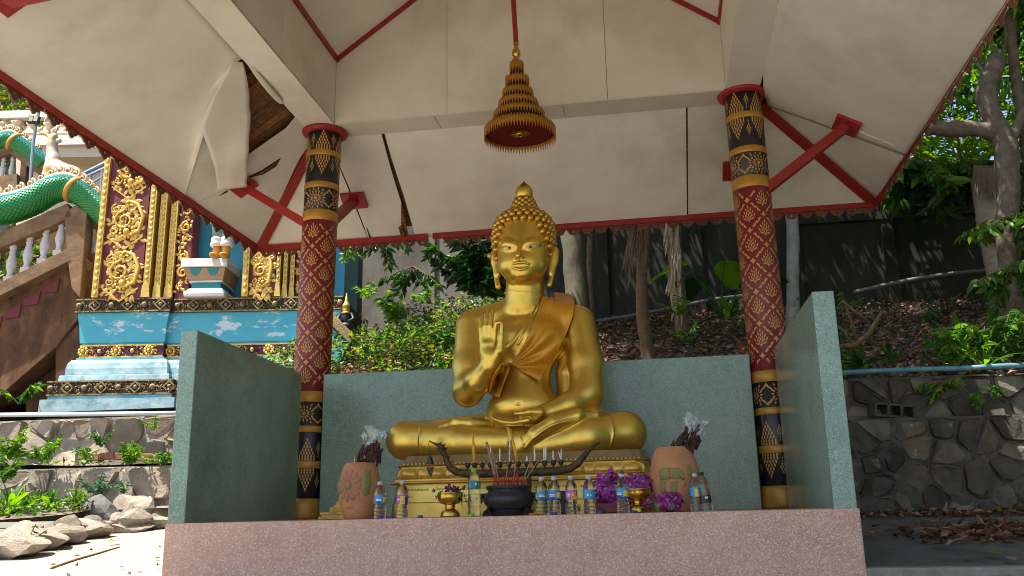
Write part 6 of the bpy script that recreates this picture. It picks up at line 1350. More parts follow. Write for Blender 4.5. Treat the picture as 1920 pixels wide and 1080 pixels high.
for nm, A_, C_ in (('hand_rail', (152, 400), (205, 432)), ('foot_rail', (150, 492), (205, 528))): b = B(); b.bar(K.L(A_[0], A_[1], .2), K.L(C_[0], C_[1], .6), .20, .20, up=(0, 1, 0)); K.put(b, nm, 'rail_concrete', .01)
bal = B(); bal.smooth = False; bal.box((0, 0, .045), (.13, .13, .09)); bal.smooth = True; bal.lathe([(.045, .09), (.055, .12), (.04, .15), (.065, .24), (.074, .31), (.055, .42), (.038, .50), (.055, .52), (.038, .54), (.05, .58), (.055, .60), (.055, .62), (.045, .64), (.05, .68)], n=14); bal = bal.mesh('baluster', 'baluster_white')
for px, py in ((-14, 548), (17, 530), (48.5, 512.5), (80, 496), (109.5, 480.5), (163, 487), (180, 500)): l = K.L(px, py, .18 if px < 150 else .35); place('baluster', bal, t7, l, None, (1, 1, .92 if px < 150 else .85))
def naga(name, label, pts, rads, off, seg=70, cream=True, ring=None):
    t8, o8 = tthing(name, label, 'serpent', pts[len(pts)//2][0], pts[len(pts)//2][1]+25, off, 'naga serpents on the stair rails'); K8 = F_(t8, o8)
    P = [np.array(K8.L(x, y, off)) for x, y in pts]; n = len(P)
    def cr(u):
        u = min(max(u, 0), n-1.001); i = int(u); t = u-i; p0, p1, p2, p3 = P[max(i-1, 0)], P[i], P[min(i+1, n-1)], P[min(i+2, n-1)]
        return .5*((2*p1)+(-p0+p2)*t+(2*p0-5*p1+4*p2-p3)*t*t+(-p0+3*p1-3*p2+p3)*t**3), np.interp(u, range(n), rads)
    C_ = [cr(u*(n-1)/(seg-1)) for u in range(seg)]; b = B(); b.smooth = True; b.tube([tuple(c[0]) for c in C_], [c[1]*.96 for c in C_], 20); b.obj('serpent_body', 'naga_green', t8)
    b = B(); b.mi = 0
    for i in range(1, seg-1):
        c, r = C_[i]; tg = C_[i+1][0]-C_[i-1][0]; tg /= np.linalg.norm(tg); up = np.array([0, 0, 1.]); up -= tg*(up@tg); up /= np.linalg.norm(up); sd = np.cross(tg, up); ns = 22; sl_ = np.linalg.norm(C_[i+1][0]-C_[i][0])
        for j in range(ns):
            a = 2*PI*(j+.5*(i % 2))/ns; d0 = up*math.cos(a)+sd*math.sin(a)
            if d0[1] > .5: continue
            b.mi = 1 if math.cos(a) > .42 else 0; e = up*-math.sin(a)+sd*math.cos(a); w_ = PI*r/ns*1.05; p = c+d0*r*.97; q = c+d0*r*1.035-tg*sl_*1.25
            b.add([tuple(p+e*w_), tuple(p-e*w_), tuple(c+d0*r*1.04-e*w_*.7-tg*sl_*.8), tuple(q), tuple(c+d0*r*1.04+e*w_*.7-tg*sl_*.8)], [(0, 1, 2, 3, 4)])
    o = b.obj('scale_coat', ['naga_green', 'naga_teal'], t8); o['kind'] = 'stuff'
    if cream:
        b = B(); b.smooth = True; b.tube([tuple(c+np.array([0, -.02, r*.98])) for c, r in C_], [r*.30 for c, r in C_], 10); b.obj('back_ridge', 'naga_cream', t8)
        L_ = 0
        for i in range(2, seg-2, 5):
            c, r = C_[i]; b = B(); b.smooth = True; scroll(b, c[0], c[2]+r*1.35, r*.36, -1, c[1]-.04, 1.3, r*.11); b.sphere((c[0]+r*.1, c[1], c[2]+r*1.3), (r*.36, r*.25, r*.34), 8, 6); b.obj('crest_curl', 'naga_cream', t8)
    if ring is not None:
        c, r = cr(ring); c2, _ = cr(ring+.15); tg = Vector(c2-c).normalized(); m = tg.to_track_quat('Z', 'Y').to_matrix(); b = B(); b.smooth = True; b.lathe([(r*1.0, -.04), (r*1.12, -.03), (r*1.12, .03), (r*1.0, .04)], n=24, cap=False); b.v = [tuple(m @ Vector(v)+Vector(c)) for v in b.v]; b.obj('gold_ring', 'naga_orange', t8)
    return t8
naga('naga_serpent', 'green scaled naga serpent with cream crest lying on the near balustrade', [(-70, 408), (-20, 398), (20, 392), (60, 378), (95, 358), (125, 352), (150, 362), (172, 380), (196, 404), (215, 424)], [.21, .22, .22, .215, .21, .20, .19, .175, .165, .16], .12, 84, True, 5.55)
naga('naga_serpent', 'second green naga serpent higher up behind the deer statue', [(-30, 282), (0, 270), (20, 266), (40, 276), (62, 292), (84, 312)], [.18, .19, .19, .18, .17, .16], 2.6, 44, True, 2.45)
# upper landing: second balustrade, deer, lamp, rails, cream building, white fence
t9, o9 = tthing('upper_balustrade', 'cream concrete balustrade below the second naga, upper left corner', 'balustrade', 40, 340, 2.6); K = F_(t9, o9)
b = B(); b.bar(K.L(-60, 305, 2.6), K.L(30, 281, 2.6), .2, .2, up=(0, 1, 0)); K.put(b, 'hand_rail', 'rail_concrete'); b = B(); b.bar(K.L(28, 282, 2.6), K.L(95, 330, 2.6), .2, .22, up=(0, 1, 0)); K.put(b, 'hand_rail', 'rail_concrete'); b = B(); b.bar(K.L(-60, 362, 2.6), K.L(40, 345, 2.6), .3, .3, up=(0, 1, 0)); K.put(b, 'foot_rail', 'rail_concrete'); b = B(); b.slab([K.L(40, 290, 2.55), K.L(52, 296, 2.55), K.L(46, 345, 2.55), K.L(36, 345, 2.55)], (0, .25, 0)); K.put(b, 'post', 'rail_concrete')
for px in (2, 19): place('baluster', bal, t9, K.L(px, 340, 2.6), None, .70)
t9, o9 = tthing('deer_statue', 'gilded white deer statue with antlers resting on the upper landing', 'statue', 115, 345, 1.7); K = F_(t9, o9); dl = lambda x, y, o=1.7: K.L(x, y, o)
sd = SDF()
for a_, c_2, ra, rb2 in (((96, 335), (100, 300), .16, .12), ((100, 300), (97, 272), .115, .085), ((104, 318), (135, 330), .17, .17), ((135, 330), (142, 345), .17, .16), ((97, 270), (99, 258), .085, .070), ((99, 260), (104, 254), .065, .035)): sd.cone(dl(*a_), dl(*c_2), ra, rb2, .05)
sd.cone(dl(104, 266), dl(111, 264), .03, .045, .01); sd.cone(dl(90, 254), dl(82, 250), .03, .03, .01); V, Fq = sd.mesh(np.array(dl(80, 350))-.4, np.array(dl(150, 245))+.4, .024); place('body', npmesh('body', V, Fq, 'deer_gold'), t9)
b = B(); b.smooth = True
for A_ in ([(97, 254), (93, 248), (86, 247)], [(97, 254), (84, 250), (70, 248)], [(98, 254), (88, 240), (84, 226), (86, 220)], [(102, 253), (107, 242), (106, 232)]): b.tube([dl(*p) for p in A_], [.022, .016, .006] if len(A_) == 3 else [.024, .02, .014, .006], 6)
K.put(b, 'antlers', 'deer_gold')
t9, o9 = tthing('solar_lamp', 'black solar floodlight on a thin grey pole above the naga', 'lamp', 28, 352, 2.0); K = F_(t9, o9)
b = B(); b.tube([K.L(56, 352, 2.0), K.L(62, 270, 2.0), K.L(68, 232, 2.0), K.L(73, 208, 2.0)], .028, 8); K.put(b, 'pole', 'pole_grey'); b = B(); c = np.array(K.L(64, 225, 1.93)); b.box(tuple(c), (.20, .05, .15), Matrix.Rotation(.12, 3, 'Y')); K.put(b, 'housing', 'panel_black', .006)
for sx in (-1, 1): b = B(); b.box(tuple(c+np.array([sx*.042-.004, -.027, .012])), (.07, .008, .09), Matrix.Rotation(.12, 3, 'Y')); K.put(b, 'lamp_panel', 'lamp_face')
t9, o9 = tthing('metal_railing', 'pale blue tube handrail climbing behind the gilded pilaster', 'railing', 170, 350, 2.4); K = F_(t9, o9)
for A_, C_2, r in (((136, 336), (212, 298), .035), ((132, 345), (212, 308), .028), ((160, 352), (212, 318), .02), ((160, 368), (212, 345), .02)): b = B(); b.tube([K.L(*A_, 2.4), K.L(*C_2, 2.4)], r, 8); K.put(b, 'rail', 'rail_blue')
for x, y in ((192, 316), (170, 328), (150, 338)): b = B(); b.tube([K.L(x, y, 2.4), K.L(x-3, 372, 2.4)], .025, 8); K.put(b, 'post', 'pole_grey')
t9, o9 = tthing('cream_building', 'low cream building with a flat ledge behind the deer statue', 'building', 150, 380, 5.0); K = F_(t9, o9)
b = B(); b.slab([K.L(30, 430, 5.0), K.L(30, 296, 5.0), K.L(240, 292, 5.0), K.L(240, 430, 5.0)], (0, 3, 0)); K.put(b, 'wall', 'cream_wall'); b = B(); b.slab([K.L(30, 296, 4.5), K.L(30, 274, 4.5), K.L(240, 270, 4.5), K.L(240, 293, 4.5)], (0, 3.4, 0)); K.put(b, 'ledge', 'cream_wall'); b = B(); b.slab([K.L(20, 273, 4.4), K.L(20, 254, 4.4), K.L(240, 252, 4.4), K.L(240, 269, 4.4)], (0, 3.4, 0)); K.put(b, 'parapet', 'white_wall')
t9, o9 = tthing('white_fence', 'far white concrete fence with small pale figures between its rails', 'fence', 60, 256, 6.5); K = F_(t9, o9)
b = B(); b.bar(K.L(-60, 220, 6.5), K.L(160, 214, 6.5), .18, .22, up=(0, 1, 0)); K.put(b, 'top_rail', 'white_wall'); b = B(); b.bar(K.L(-60, 262, 6.5), K.L(160, 258, 6.5), .2, .2, up=(0, 1, 0)); K.put(b, 'bottom_rail', 'white_wall')
fg = B(); fg.smooth = True; fg.sphere((0, 0, .40), (.07, .07, .09), 8, 6); fg.sphere((0, 0, .60), (.05, .05, .07), 8, 6); fg.lathe([(.26, 0), (.22, .06), (.12, .18), (.10, .30), (.14, .36), (.05, .40)], n=10); fg.tube([(-.10, 0, .30), (-.25, 0, .16), (-.20, 0, .05)], .05, 6); fg.tube([(.10, 0, .30), (.25, 0, .16), (.20, 0, .05)], .05, 6); fg = fg.mesh('figure', 'naga_cream')
for px in (-10, 4, 29, 57, 89, 118, 140): place('figure', fg, t9, K.L(px, 258, 6.5), (0, 0, random.uniform(-.4, .4)), random.uniform(.85, 1.1))
# ---------------------------------------------------------------- vegetation
leafmat('leaf_bright', (.11, .24, .02), (.20, .33, .035), tl=.5); leafmat('leaf_mid', (.035, .10, .016), (.065, .16, .025), tl=.35); leafmat('leaf_dark', (.012, .045, .010), (.024, .07, .014), tl=.22, rough=.35); leafmat('leaf_yellow', (.34, .30, .035), (.22, .25, .03), tl=.4); leafmat('leaf_blue', (.05, .12, .07), (.08, .17, .09), tl=.25)
mat('litter_brown', (.17, .075, .035), (.10, .045, .022), scale=20, rough=.9); mat('litter_tan', (.38, .24, .14), (.28, .16, .09), scale=20, rough=.9); mat('litter_pink', (.40, .25, .18), (.30, .17, .11), scale=20, rough=.9); mat('litter_grey', (.20, .18, .16), (.12, .10, .09), scale=20, rough=.9); mat('leaf_red', (.40, .06, .02), rough=.6)
mat('bark_grey', (.15, .125, .085), (.10, .09, .06), scale=5, rough=.9, bump=.5, bscale=26, third=(.10, .115, .05), tscale=2.2, stretch=(1, 1, .5)); mat('bark_palm', (.20, .13, .08), (.13, .085, .05), scale=9, rough=.95, bump=.6, bscale=40, stretch=(1, 1, 3)); mat('bark_pale', (.34, .33, .29), (.20, .21, .17), scale=6, rough=.85, bump=.3, bscale=24, spot=(.08, .085, .05), spscale=9, spth=.6); mat('bark_knob', (.115, .078, .048), (.19, .155, .11), scale=7, rough=.9, bump=.8, bscale=20, third=(.10, .06, .035), tscale=3.4, spot=(.36, .33, .27), spscale=8, spth=.66); mat('bark_sand', (.42, .35, .25), (.33, .26, .17), scale=8, rough=.9, bump=.5, bscale=30, stretch=(1, 1, 2.5)); mat('sheath', (.36, .24, .13), (.55, .44, .30), scale=14, rough=.45, stretch=(4, 4, 1), bump=.4, bscale=30); mat('fibre', (.16, .10, .06), (.24, .16, .10), scale=20, rough=.9); mat('twig', (.20, .125, .07), (.13, .08, .045), scale=16, rough=.9, bump=.3)
def unit(v): return v/np.maximum(1e-9, np.linalg.norm(v, axis=1))[:, None]
def leaves(P, D, L, W, N=None, fold=.22, full=False, r=None):
    """leaf blades: base points P, directions D, lengths L, widths W -> vertices, quads"""
    r = r or rng; n = len(P); D = unit(D); N = r.normal(size=(n, 3))+[0, 0, .8] if N is None else N; S = unit(np.cross(D, N)); U = np.cross(S, D); L = np.broadcast_to(L, n)[:, None]; W = np.broadcast_to(W, n)[:, None]
    if not full:
        V = np.stack([P, P+D*L*.42+S*W/2+U*fold*W, P+D*L-U*.12*L, P+D*L*.42-S*W/2+U*fold*W], 1).reshape(-1, 3); return V, np.arange(n*4).reshape(n, 4)
    V = np.stack([P, P+D*L*.28+S*W*.46+U*fold*W, P+D*L*.66+S*W*.40+U*(fold*W-.05*L), P+D*L-U*.16*L, P+D*L*.66-S*W*.40+U*(fold*W-.05*L), P+D*L*.28-S*W*.46+U*fold*W], 1).reshape(-1, 3)
    b = np.arange(n)[:, None]*6; F = np.concatenate([b+np.array([[0, 1, 2, 3]]), b+np.array([[0, 3, 4, 5]])], 1).reshape(-1, 4); return V, F
def leafobj(name, P, D, L, W, mats, wts, parent=None, N=None, full=False, fold=.22, kind=None):
    V, F = leaves(np.asarray(P, float), np.asarray(D, float), L, W, N, fold, full); n = len(P); mi = rng.choice(len(mats), n, p=np.array(wts)/sum(wts)); mi = np.repeat(mi, 2 if full else 1)
    o = place(name, npmesh(name, V, F, mats, False, mi), parent)
    if kind: o['kind'] = kind
    return o
def crown_pts(c, r, ncl, per, spread, shell=.55):
    u = unit(rng.normal(size=(ncl, 3)))*(rng.random((ncl, 1))*(1-shell)+shell)**.6; C_ = np.array(c)+u*np.array(r); P = np.repeat(C_, per, 0)+rng.normal(size=(ncl*per, 3))*spread; D = rng.normal(size=(ncl*per, 3))*.8+np.repeat(u, per, 0)*.7+[0, 0, -.25]; return P, D
def trunk_mesh(name, pts, rads, m, root, n=14, amp=.10, seed=0, ring=0, seg=26, nf=3.5):
    P = [np.array(p) for p in pts]; k = len(P); out = []
    for i in range(seg):
        u = i/(seg-1)*(k-1); j = min(int(u), k-2); t = u-j; p0, p1, p2, p3 = P[max(j-1, 0)], P[j], P[j+1], P[min(j+2, k-1)]
        out.append((.5*((2*p1)+(-p0+p2)*t+(2*p0-5*p1+4*p2-p3)*t*t+(-p0+3*p1-3*p2+p3)*t**3), np.interp(u, range(k), rads)))
    b = B(); b.smooth = True; b.tube([tuple(o[0]) for o in out], [o[1]*(1+(ring*((i % 2)-.5) if ring else 0)) for i, o in enumerate(out)], n)
    V = np.array(b.v); C_ = np.repeat(np.array([o[0] for o in out]), n, 0); d = V-C_; V = C_+d*(1+amp*(vnoise(V, nf, seed)+.5*vnoise(V, nf*3, seed+1)))[:, None]; b.v = [tuple(v) for v in V]; return b.obj(name, m, root)
def tree(name, label, trunk, rads, m, limbs=(), crown=None, group=None, ring=0, amp=.10, lm=(('leaf_mid', 'leaf_bright', 'leaf_dark'), (5, 3, 3)), leaf=(.16, .07), seg=26):
    base = np.array(trunk[0]); t = thing(name, label, 'tree', tuple(base), 0, group); rel = lambda pts: [tuple(np.array(p)-base) for p in pts]
    trunk_mesh('trunk', rel(trunk), rads, m, t, ring=ring, amp=amp, seed=len(name)+int(base[0]*7), seg=seg)
    for pts, rr in limbs: trunk_mesh('limb', rel(pts), rr, m, t, n=10, amp=amp, seg=16)
    if crown:
        for (c, r, ncl, per, sp) in crown: P, D = crown_pts(np.array(c)-base, r, ncl, per, sp); leafobj('crown', P, D, rng.uniform(.7, 1.2, len(P))*leaf[0], leaf[1], lm[0], lm[1], t)
    return t
def frond(b, base, az, el, ln, n=26, wl=.34, droop=1.1, w_=.035):
    p = Vector(base); d = Vector((math.cos(az)*math.cos(el), math.sin(az)*math.cos(el), math.sin(el))); pts = [p.copy()]; dirs = [d.copy()]; st = ln/n
    for i in range(n): d = (d+Vector((0, 0, -droop*st*.5))).normalized(); p = p+d*st; pts.append(p.copy()); dirs.append(d.copy())
    b.mi = 0; b.tube(pts, [.018*(1-.8*i/n) for i in range(n+1)], 5); b.mi = 1
    for i in range(3, n+1):
        t_ = i/n; l = wl*math.sin(PI*min(1, .18+t_*.8))**.7
        for sg in (-1, 1): s_ = dirs[i].cross(Vector((0, 0, 1))).normalized()*sg; e = (s_*.8+dirs[i]*.6+Vector((0, 0, -.25))).normalized(); q = pts[i]+e*l; sd = e.cross(Vector((0, 0, 1))).normalized()*w_/2; b.add([pts[i], pts[i]+e*l*.4+sd, q, pts[i]+e*l*.4-sd], [(0, 1, 2, 3)])
def palm(name, label, trunk, rads, m, nf, ln, group=None, ring=.10, lmat='leaf_mid'):
    base = np.array(trunk[0]); t = thing(name, label, 'palm tree', tuple(base), 0, group); trunk_mesh('trunk', [tuple(np.array(p)-base) for p in trunk], rads, m, t, ring=ring, amp=.05, seg=60); top = np.array(trunk[-1])-base
    for i in range(nf): b = B(); frond(b, tuple(top), 2*PI*i/nf+random.uniform(-.2, .2), random.uniform(.1, 1.1), ln*random.uniform(.8, 1.1)); b.obj('frond', ['twig', lmat], t)
    return t
a_ = lambda pts, Y: [tuple(at(x, y, Y=Y)) for x, y in pts]
TG = 'trees on the slope behind the pavilion'
p = at(1074, 430, Y=6.5)
tree('broad_tree', 'thick smooth grey trunked tree right behind the shoulder of the statue', a_([(1096, 690), (1086, 610), (1080, 520), (1074, 440)], 6.5)+[(p[0]-.1, 6.6, 5.6), (p[0]-.2, 6.6, 6.6)], [.20, .175, .165, .175, .15, .10], 'bark_grey',
     [([tuple(p), (p[0]-.6, 6.5, 5.8), (p[0]-1.5, 6.3, 7.2)], [.12, .10, .05]), ([tuple(p), (p[0]+.6, 6.6, 5.8), (p[0]+1.4, 6.2, 7.4)], [.11, .09, .05])], [((p[0]+.2, 7.5, 8.0), (2.3, 2.0, 1.4), 210, 50, .22), ((p[0]+.7, 4.2, 8.2), (2.3, 1.9, 1.3), 210, 50, .22)], TG, leaf=(.19, .085))
palm('ringed_palm', 'brown ringed palm trunk with hanging fibres between the tree and the sheathed palm', a_([(1217, 680), (1206, 600), (1203, 540), (1206, 460), (1213, 400)], 5.0)+[(tuple(at(1216, 300, Y=5.0)))], [.090, .078, .072, .070, .072, .07], 'bark_palm', 9, 2.2, TG)
t = [o for o in bpy.data.objects if o.name.startswith('ringed_palm')][0]; tb = np.array(t.location); R_ = random.Random(3)
b = B()
for i in range(44): x = R_.uniform(1172, 1216); y0 = R_.uniform(400, 450); y1 = y0+R_.uniform(25, 125)*(1-.5*(x > 1198)); b.tube([tuple(at(x+(1205-x)*.25, y0, Y=4.95)-tb), tuple(at(x, (y0+y1)/2, Y=4.9)-tb), tuple(at(x+R_.uniform(-10, 2), y1, Y=4.88)-tb)], [.010, .007, .002], 4)
b.obj('hanging_fibres', 'fibre', t)['kind'] = 'stuff'
palm('slim_palm', 'slim dark palm trunk just right of the thick grey trunk', a_([(1112, 640), (1106, 520), (1108, 430)], 7.4)+[tuple(at(1110, 330, Y=7.4))], [.06, .055, .055, .05], 'bark_palm', 7, 1.8, TG, ring=.16)
palm('sheathed_palm', 'palm trunk wrapped in shiny dead leaf sheaths, lit by the sun', a_([(1280, 625), (1271, 540), (1265, 470), (1262, 400)], 6.0)+[tuple(at(1262, 300, Y=6.0))], [.10, .095, .10, .105, .10], 'bark_palm', 9, 2.2, TG)
t = [o for o in bpy.data.objects if o.name.startswith('sheathed_palm')][0]; tb = np.array(t.location)
for i in range(46):
    y0 = R_.uniform(400, 560); x = 1264+(y0-400)*.05+R_.uniform(-15, 10); y1 = y0+R_.uniform(25, 70); b = B(); A_, C_2 = at(x, y0, Y=5.92)-tb, at(x+R_.uniform(-9, 4), y1, Y=5.86)-tb; leafshape(b, tuple(A_), tuple(C_2), R_.uniform(.03, .06), .0, up=(R_.uniform(-.6, .6), -1, 0)); b.obj('dead_sheath', 'sheath', t)
p = at(1484, 395, Y=6.5)
tree('pale_tree', 'pale grey trunked tree right behind the right column', a_([(1490, 650), (1487, 590), (1486, 500), (1484, 395)], 6.5)+[(p[0], 6.4, 6.4)], [.10, .095, .088, .085, .07], 'bark_pale', [([(p[0], 6.45, 5.8), (p[0]+.8, 6.0, 6.8), (p[0]+1.6, 5.6, 7.6)], [.06, .05, .03])], [((p[0]+.6, 7.5, 8.0), (2.5, 2.0, 1.4), 230, 50, .22), ((p[0]+.6, 4.2, 8.2), (2.4, 1.9, 1.3), 210, 50, .22)], TG, leaf=(.19, .085))
# knobbly pruned tree at the upper right
k0 = a_([(1906, 640), (1893, 540), (1888, 430), (1890, 320), (1884, 264)], 5.0); k1 = a_([(1886, 275), (1864, 228), (1849, 180), (1856, 140), (1872, 108)], 5.0); k2 = a_([(1880, 256), (1836, 242), (1790, 241), (1738, 240)], 5.0); k3 = a_([(1938, 320), (1912, 190), (1900, 100), (1893, 20), (1920, -90)], 5.2)
kt = tree('knobbly_tree', 'knobbly pruned tree with sawn limb ends at upper right', k0, [.16, .135, .12, .125, .125], 'bark_knob', [(k1, [.125, .125, .145, .135, .10]), (k2, [.12, .095, .105, .11]), (k3, [.10, .075, .07, .065, .05]),
     (a_([(1858, 168), (1841, 132), (1826, 112)], 4.97), [.03, .028, .024]), (a_([(1865, 112), (1858, 70), (1862, 30)], 5.), [.022, .018, .012]), (a_([(1876, 112), (1886, 70), (1880, 28)], 5.), [.022, .018, .012]), (a_([(1896, 270), (1915, 215), (1930, 200)], 5.), [.06, .055, .05])],
     [(tuple(at(1925, -130, Y=5.0)), (1.6, 1.5, 1.0), 90, 40, .2)], TG, amp=.24, leaf=(.22, .08))
p0_, p1_ = at(1850, 318, Y=7.0), at(1886, 575, Y=7.0)
t = thing('palm_stump', 'sun dappled sandy palm stump with fibrous top, right edge', 'palm tree', tuple(p1_), 0, TG); tb = np.array(p1_)
trunk_mesh('trunk', [tuple(at(x, y, Y=7.0)-tb) for x, y in ((1888, 585), (1880, 520), (1868, 450), (1858, 385), (1852, 330))], [.20, .20, .215, .22, .23], 'bark_sand', t, ring=.05, amp=.06, seg=36)
b = B()
for i in range(60): x = R_.uniform(1826, 1880); b.tube([tuple(at(x, R_.uniform(308, 322), Y=6.78)-tb), tuple(at(x+R_.uniform(-8, 8), R_.uniform(345, 385), Y=6.76)-tb)], [.014, .004], 4)
b.obj('fibrous_top', 'fibre', t)['kind'] = 'stuff'; trunk_mesh('stub', [tuple(at(x, y, Y=6.7)-tb) for x, y in ((1842, 436), (1862, 440), (1885, 446))], [.10, .11, .10], 'bark_knob', t, amp=.2, seg=10)
# canopy added out of view at right for shade, wood beyond the wall
tree('shade_tree', 'tall leafy tree added out of view beyond the right edge to shade the slope', [(9.4, 5.6, 1.9), (9.2, 5.6, 4.5), (8.8, 5.4, 7.0)], [.24, .2, .12], 'bark_grey', [([(9.0, 5.5, 5.5), (7.6, 5.0, 6.8), (6.4, 4.8, 7.6)], [.12, .09, .05])], [((9.2, 6.4, 8.0), (2.4, 2.2, 1.4), 200, 50, .25), ((7.4, 3.8, 8.2), (2.8, 2.2, 1.4), 230, 50, .25)], leaf=(.22, .10))
n = 26000; P = np.concatenate([np.stack([rng.uniform(-9, 17, n), rng.uniform(10.2, 14.5, n), rng.uniform(3.2, 12.5, n)], 1), np.stack([rng.uniform(8.5, 13, n), rng.uniform(-9, 11, n), rng.uniform(-.4, 9.5, n)], 1)]); dn = vnoise(P, .55, 2)+.5*vnoise(P, 1.7, 3); P = P[dn > -.18]; D = rng.normal(size=P.shape)+[0, -.4, -.5]; leafobj('forest_and_leaf_screen', P, D, rng.uniform(.25, .55, len(P)), .17, ['leaf_mid', 'leaf_dark', 'leaf_bright'], [4, 3, 3.5], kind='stuff')  # second cloud of leaves added out of view at right to block skylight
n = 9000; P = np.stack([rng.uniform(4.4, 10.5, n), rng.uniform(9.6, 11.5, n), rng.uniform(4.6, 9.6, n)], 1); dn = vnoise(P, .9, 12)+.5*vnoise(P, 2.4, 13); P = P[dn > -.15]; D = rng.normal(size=P.shape)+[0, -.4, -.6]; leafobj('undergrowth', P, D, rng.uniform(.14, .30, len(P)), .085, ['leaf_bright', 'leaf_mid', 'leaf_dark', 'leaf_yellow'], [5, 3, 2, .6], kind='stuff')
R_ = random.Random(8); t = thing('fan_palm', 'bright backlit palm fronds under the sawn limb at upper right', 'palm tree', tuple(at(1805, 330, Y=8.6)))
for az, el, ln in ((2.5, .9, 1.9), (1.2, 1.1, 1.8), (3.3, .7, 1.6), (.3, .8, 1.7), (4.4, .9, 1.5), (1.9, 1.35, 2.0), (5.4, 1.0, 1.6)): b = B(); frond(b, (0, 0, 0), az, el, ln, 30, .5, .7, .045); b.obj('frond', ['twig', 'leaf_bright'], t)
# --- leaf litter and ground cover on the slope
def on_hill(n, x0, x1, y0, y1): x, y = rng.uniform(x0, x1, n), rng.uniform(y0, y1, n); return np.stack([x, y, hill(x, y)], 1)
P = on_hill(15000, -2.6, 9, 3.7, 9.1); P[:, 2] += rng.uniform(.0, .07, len(P))+.03; D = rng.normal(size=P.shape)*[1, 1, .35]; leafobj('leaf_litter', P, D, rng.uniform(.05, .15, len(P)), rng.uniform(.025, .06, len(P)), ['litter_brown', 'litter_tan', 'litter_pink', 'litter_grey', 'leaf_dark', 'leaf_mid'], [4, 2.2, 2, 1.6, 1.2, .8], kind='stuff')
P = on_hill(24000, -4.6, -.4, 3.7, 9.0); P = P[vnoise(P*[1, 1, 0], 2.3, 51)+.6*vnoise(P*[1, 1, 0], 5.5, 52) > .25-.22*sm(4.2, 6.2, P[:, 1])]; hgt = np.clip((.30+.45*vnoise(P, .9, 21))*sm(4.0, 5.6, P[:, 1])+.05+.30*sm(5.2, 7.6, P[:, 1])*sm(-4.2, -3.2, P[:, 0])*(1-sm(-.9, -.3, P[:, 0])), .02, 1.4); P[:, 2] += rng.random(len(P))**.7*hgt; D = rng.normal(size=P.shape)*[1, 1, .5]+[0, -.35, .25]; leafobj('ground_cover', P, D, rng.uniform(.05, .115, len(P)), rng.uniform(.025, .055, len(P)), ['leaf_bright', 'leaf_mid', 'leaf_yellow', 'leaf_dark', 'litter_tan'], [2.3, 2.6, 1.3, 4.0, 1.5], kind='stuff')
P = on_hill(5200, -4.6, -.4, 3.7, 9.0); P[:, 2] += rng.random(len(P))*.09+.03; leafobj('leaf_litter', P, rng.normal(size=P.shape)*[1, 1, .4], rng.uniform(.05, .13, len(P)), .045, ['litter_brown', 'litter_tan', 'litter_pink', 'litter_grey'], [4, 2, 2, 1], kind='stuff')
P = on_hill(2600, 2.6, 8, 3.7, 5.6); P = P[vnoise(P, .9, 31) > .05]; P[:, 2] += rng.random(len(P))*.22; D = rng.normal(size=P.shape)*[1, 1, .5]+[0, -.3, .4]; leafobj('ground_cover', P, D, rng.uniform(.06, .13, len(P)), .05, ['leaf_bright', 'leaf_mid', 'leaf_dark'], [3, 4, 2], kind='stuff')
b = B(); R_ = random.Random(14)
for i in range(150): x, y = R_.uniform(-1.2, 8), R_.uniform(3.8, 8.9); z = float(hill(x, y))+.06; a = R_.uniform(0, 6.28); l = R_.uniform(.15, .6); b.tube([(x, y, z), (x+math.cos(a)*l*.5, y+math.sin(a)*l*.5, z+.03), (x+math.cos(a)*l, y+math.sin(a)*l, z+R_.uniform(0, .10))], [.009, .007, .003], 4)
b.obj('fallen_twigs', 'twig')['kind'] = 'stuff'
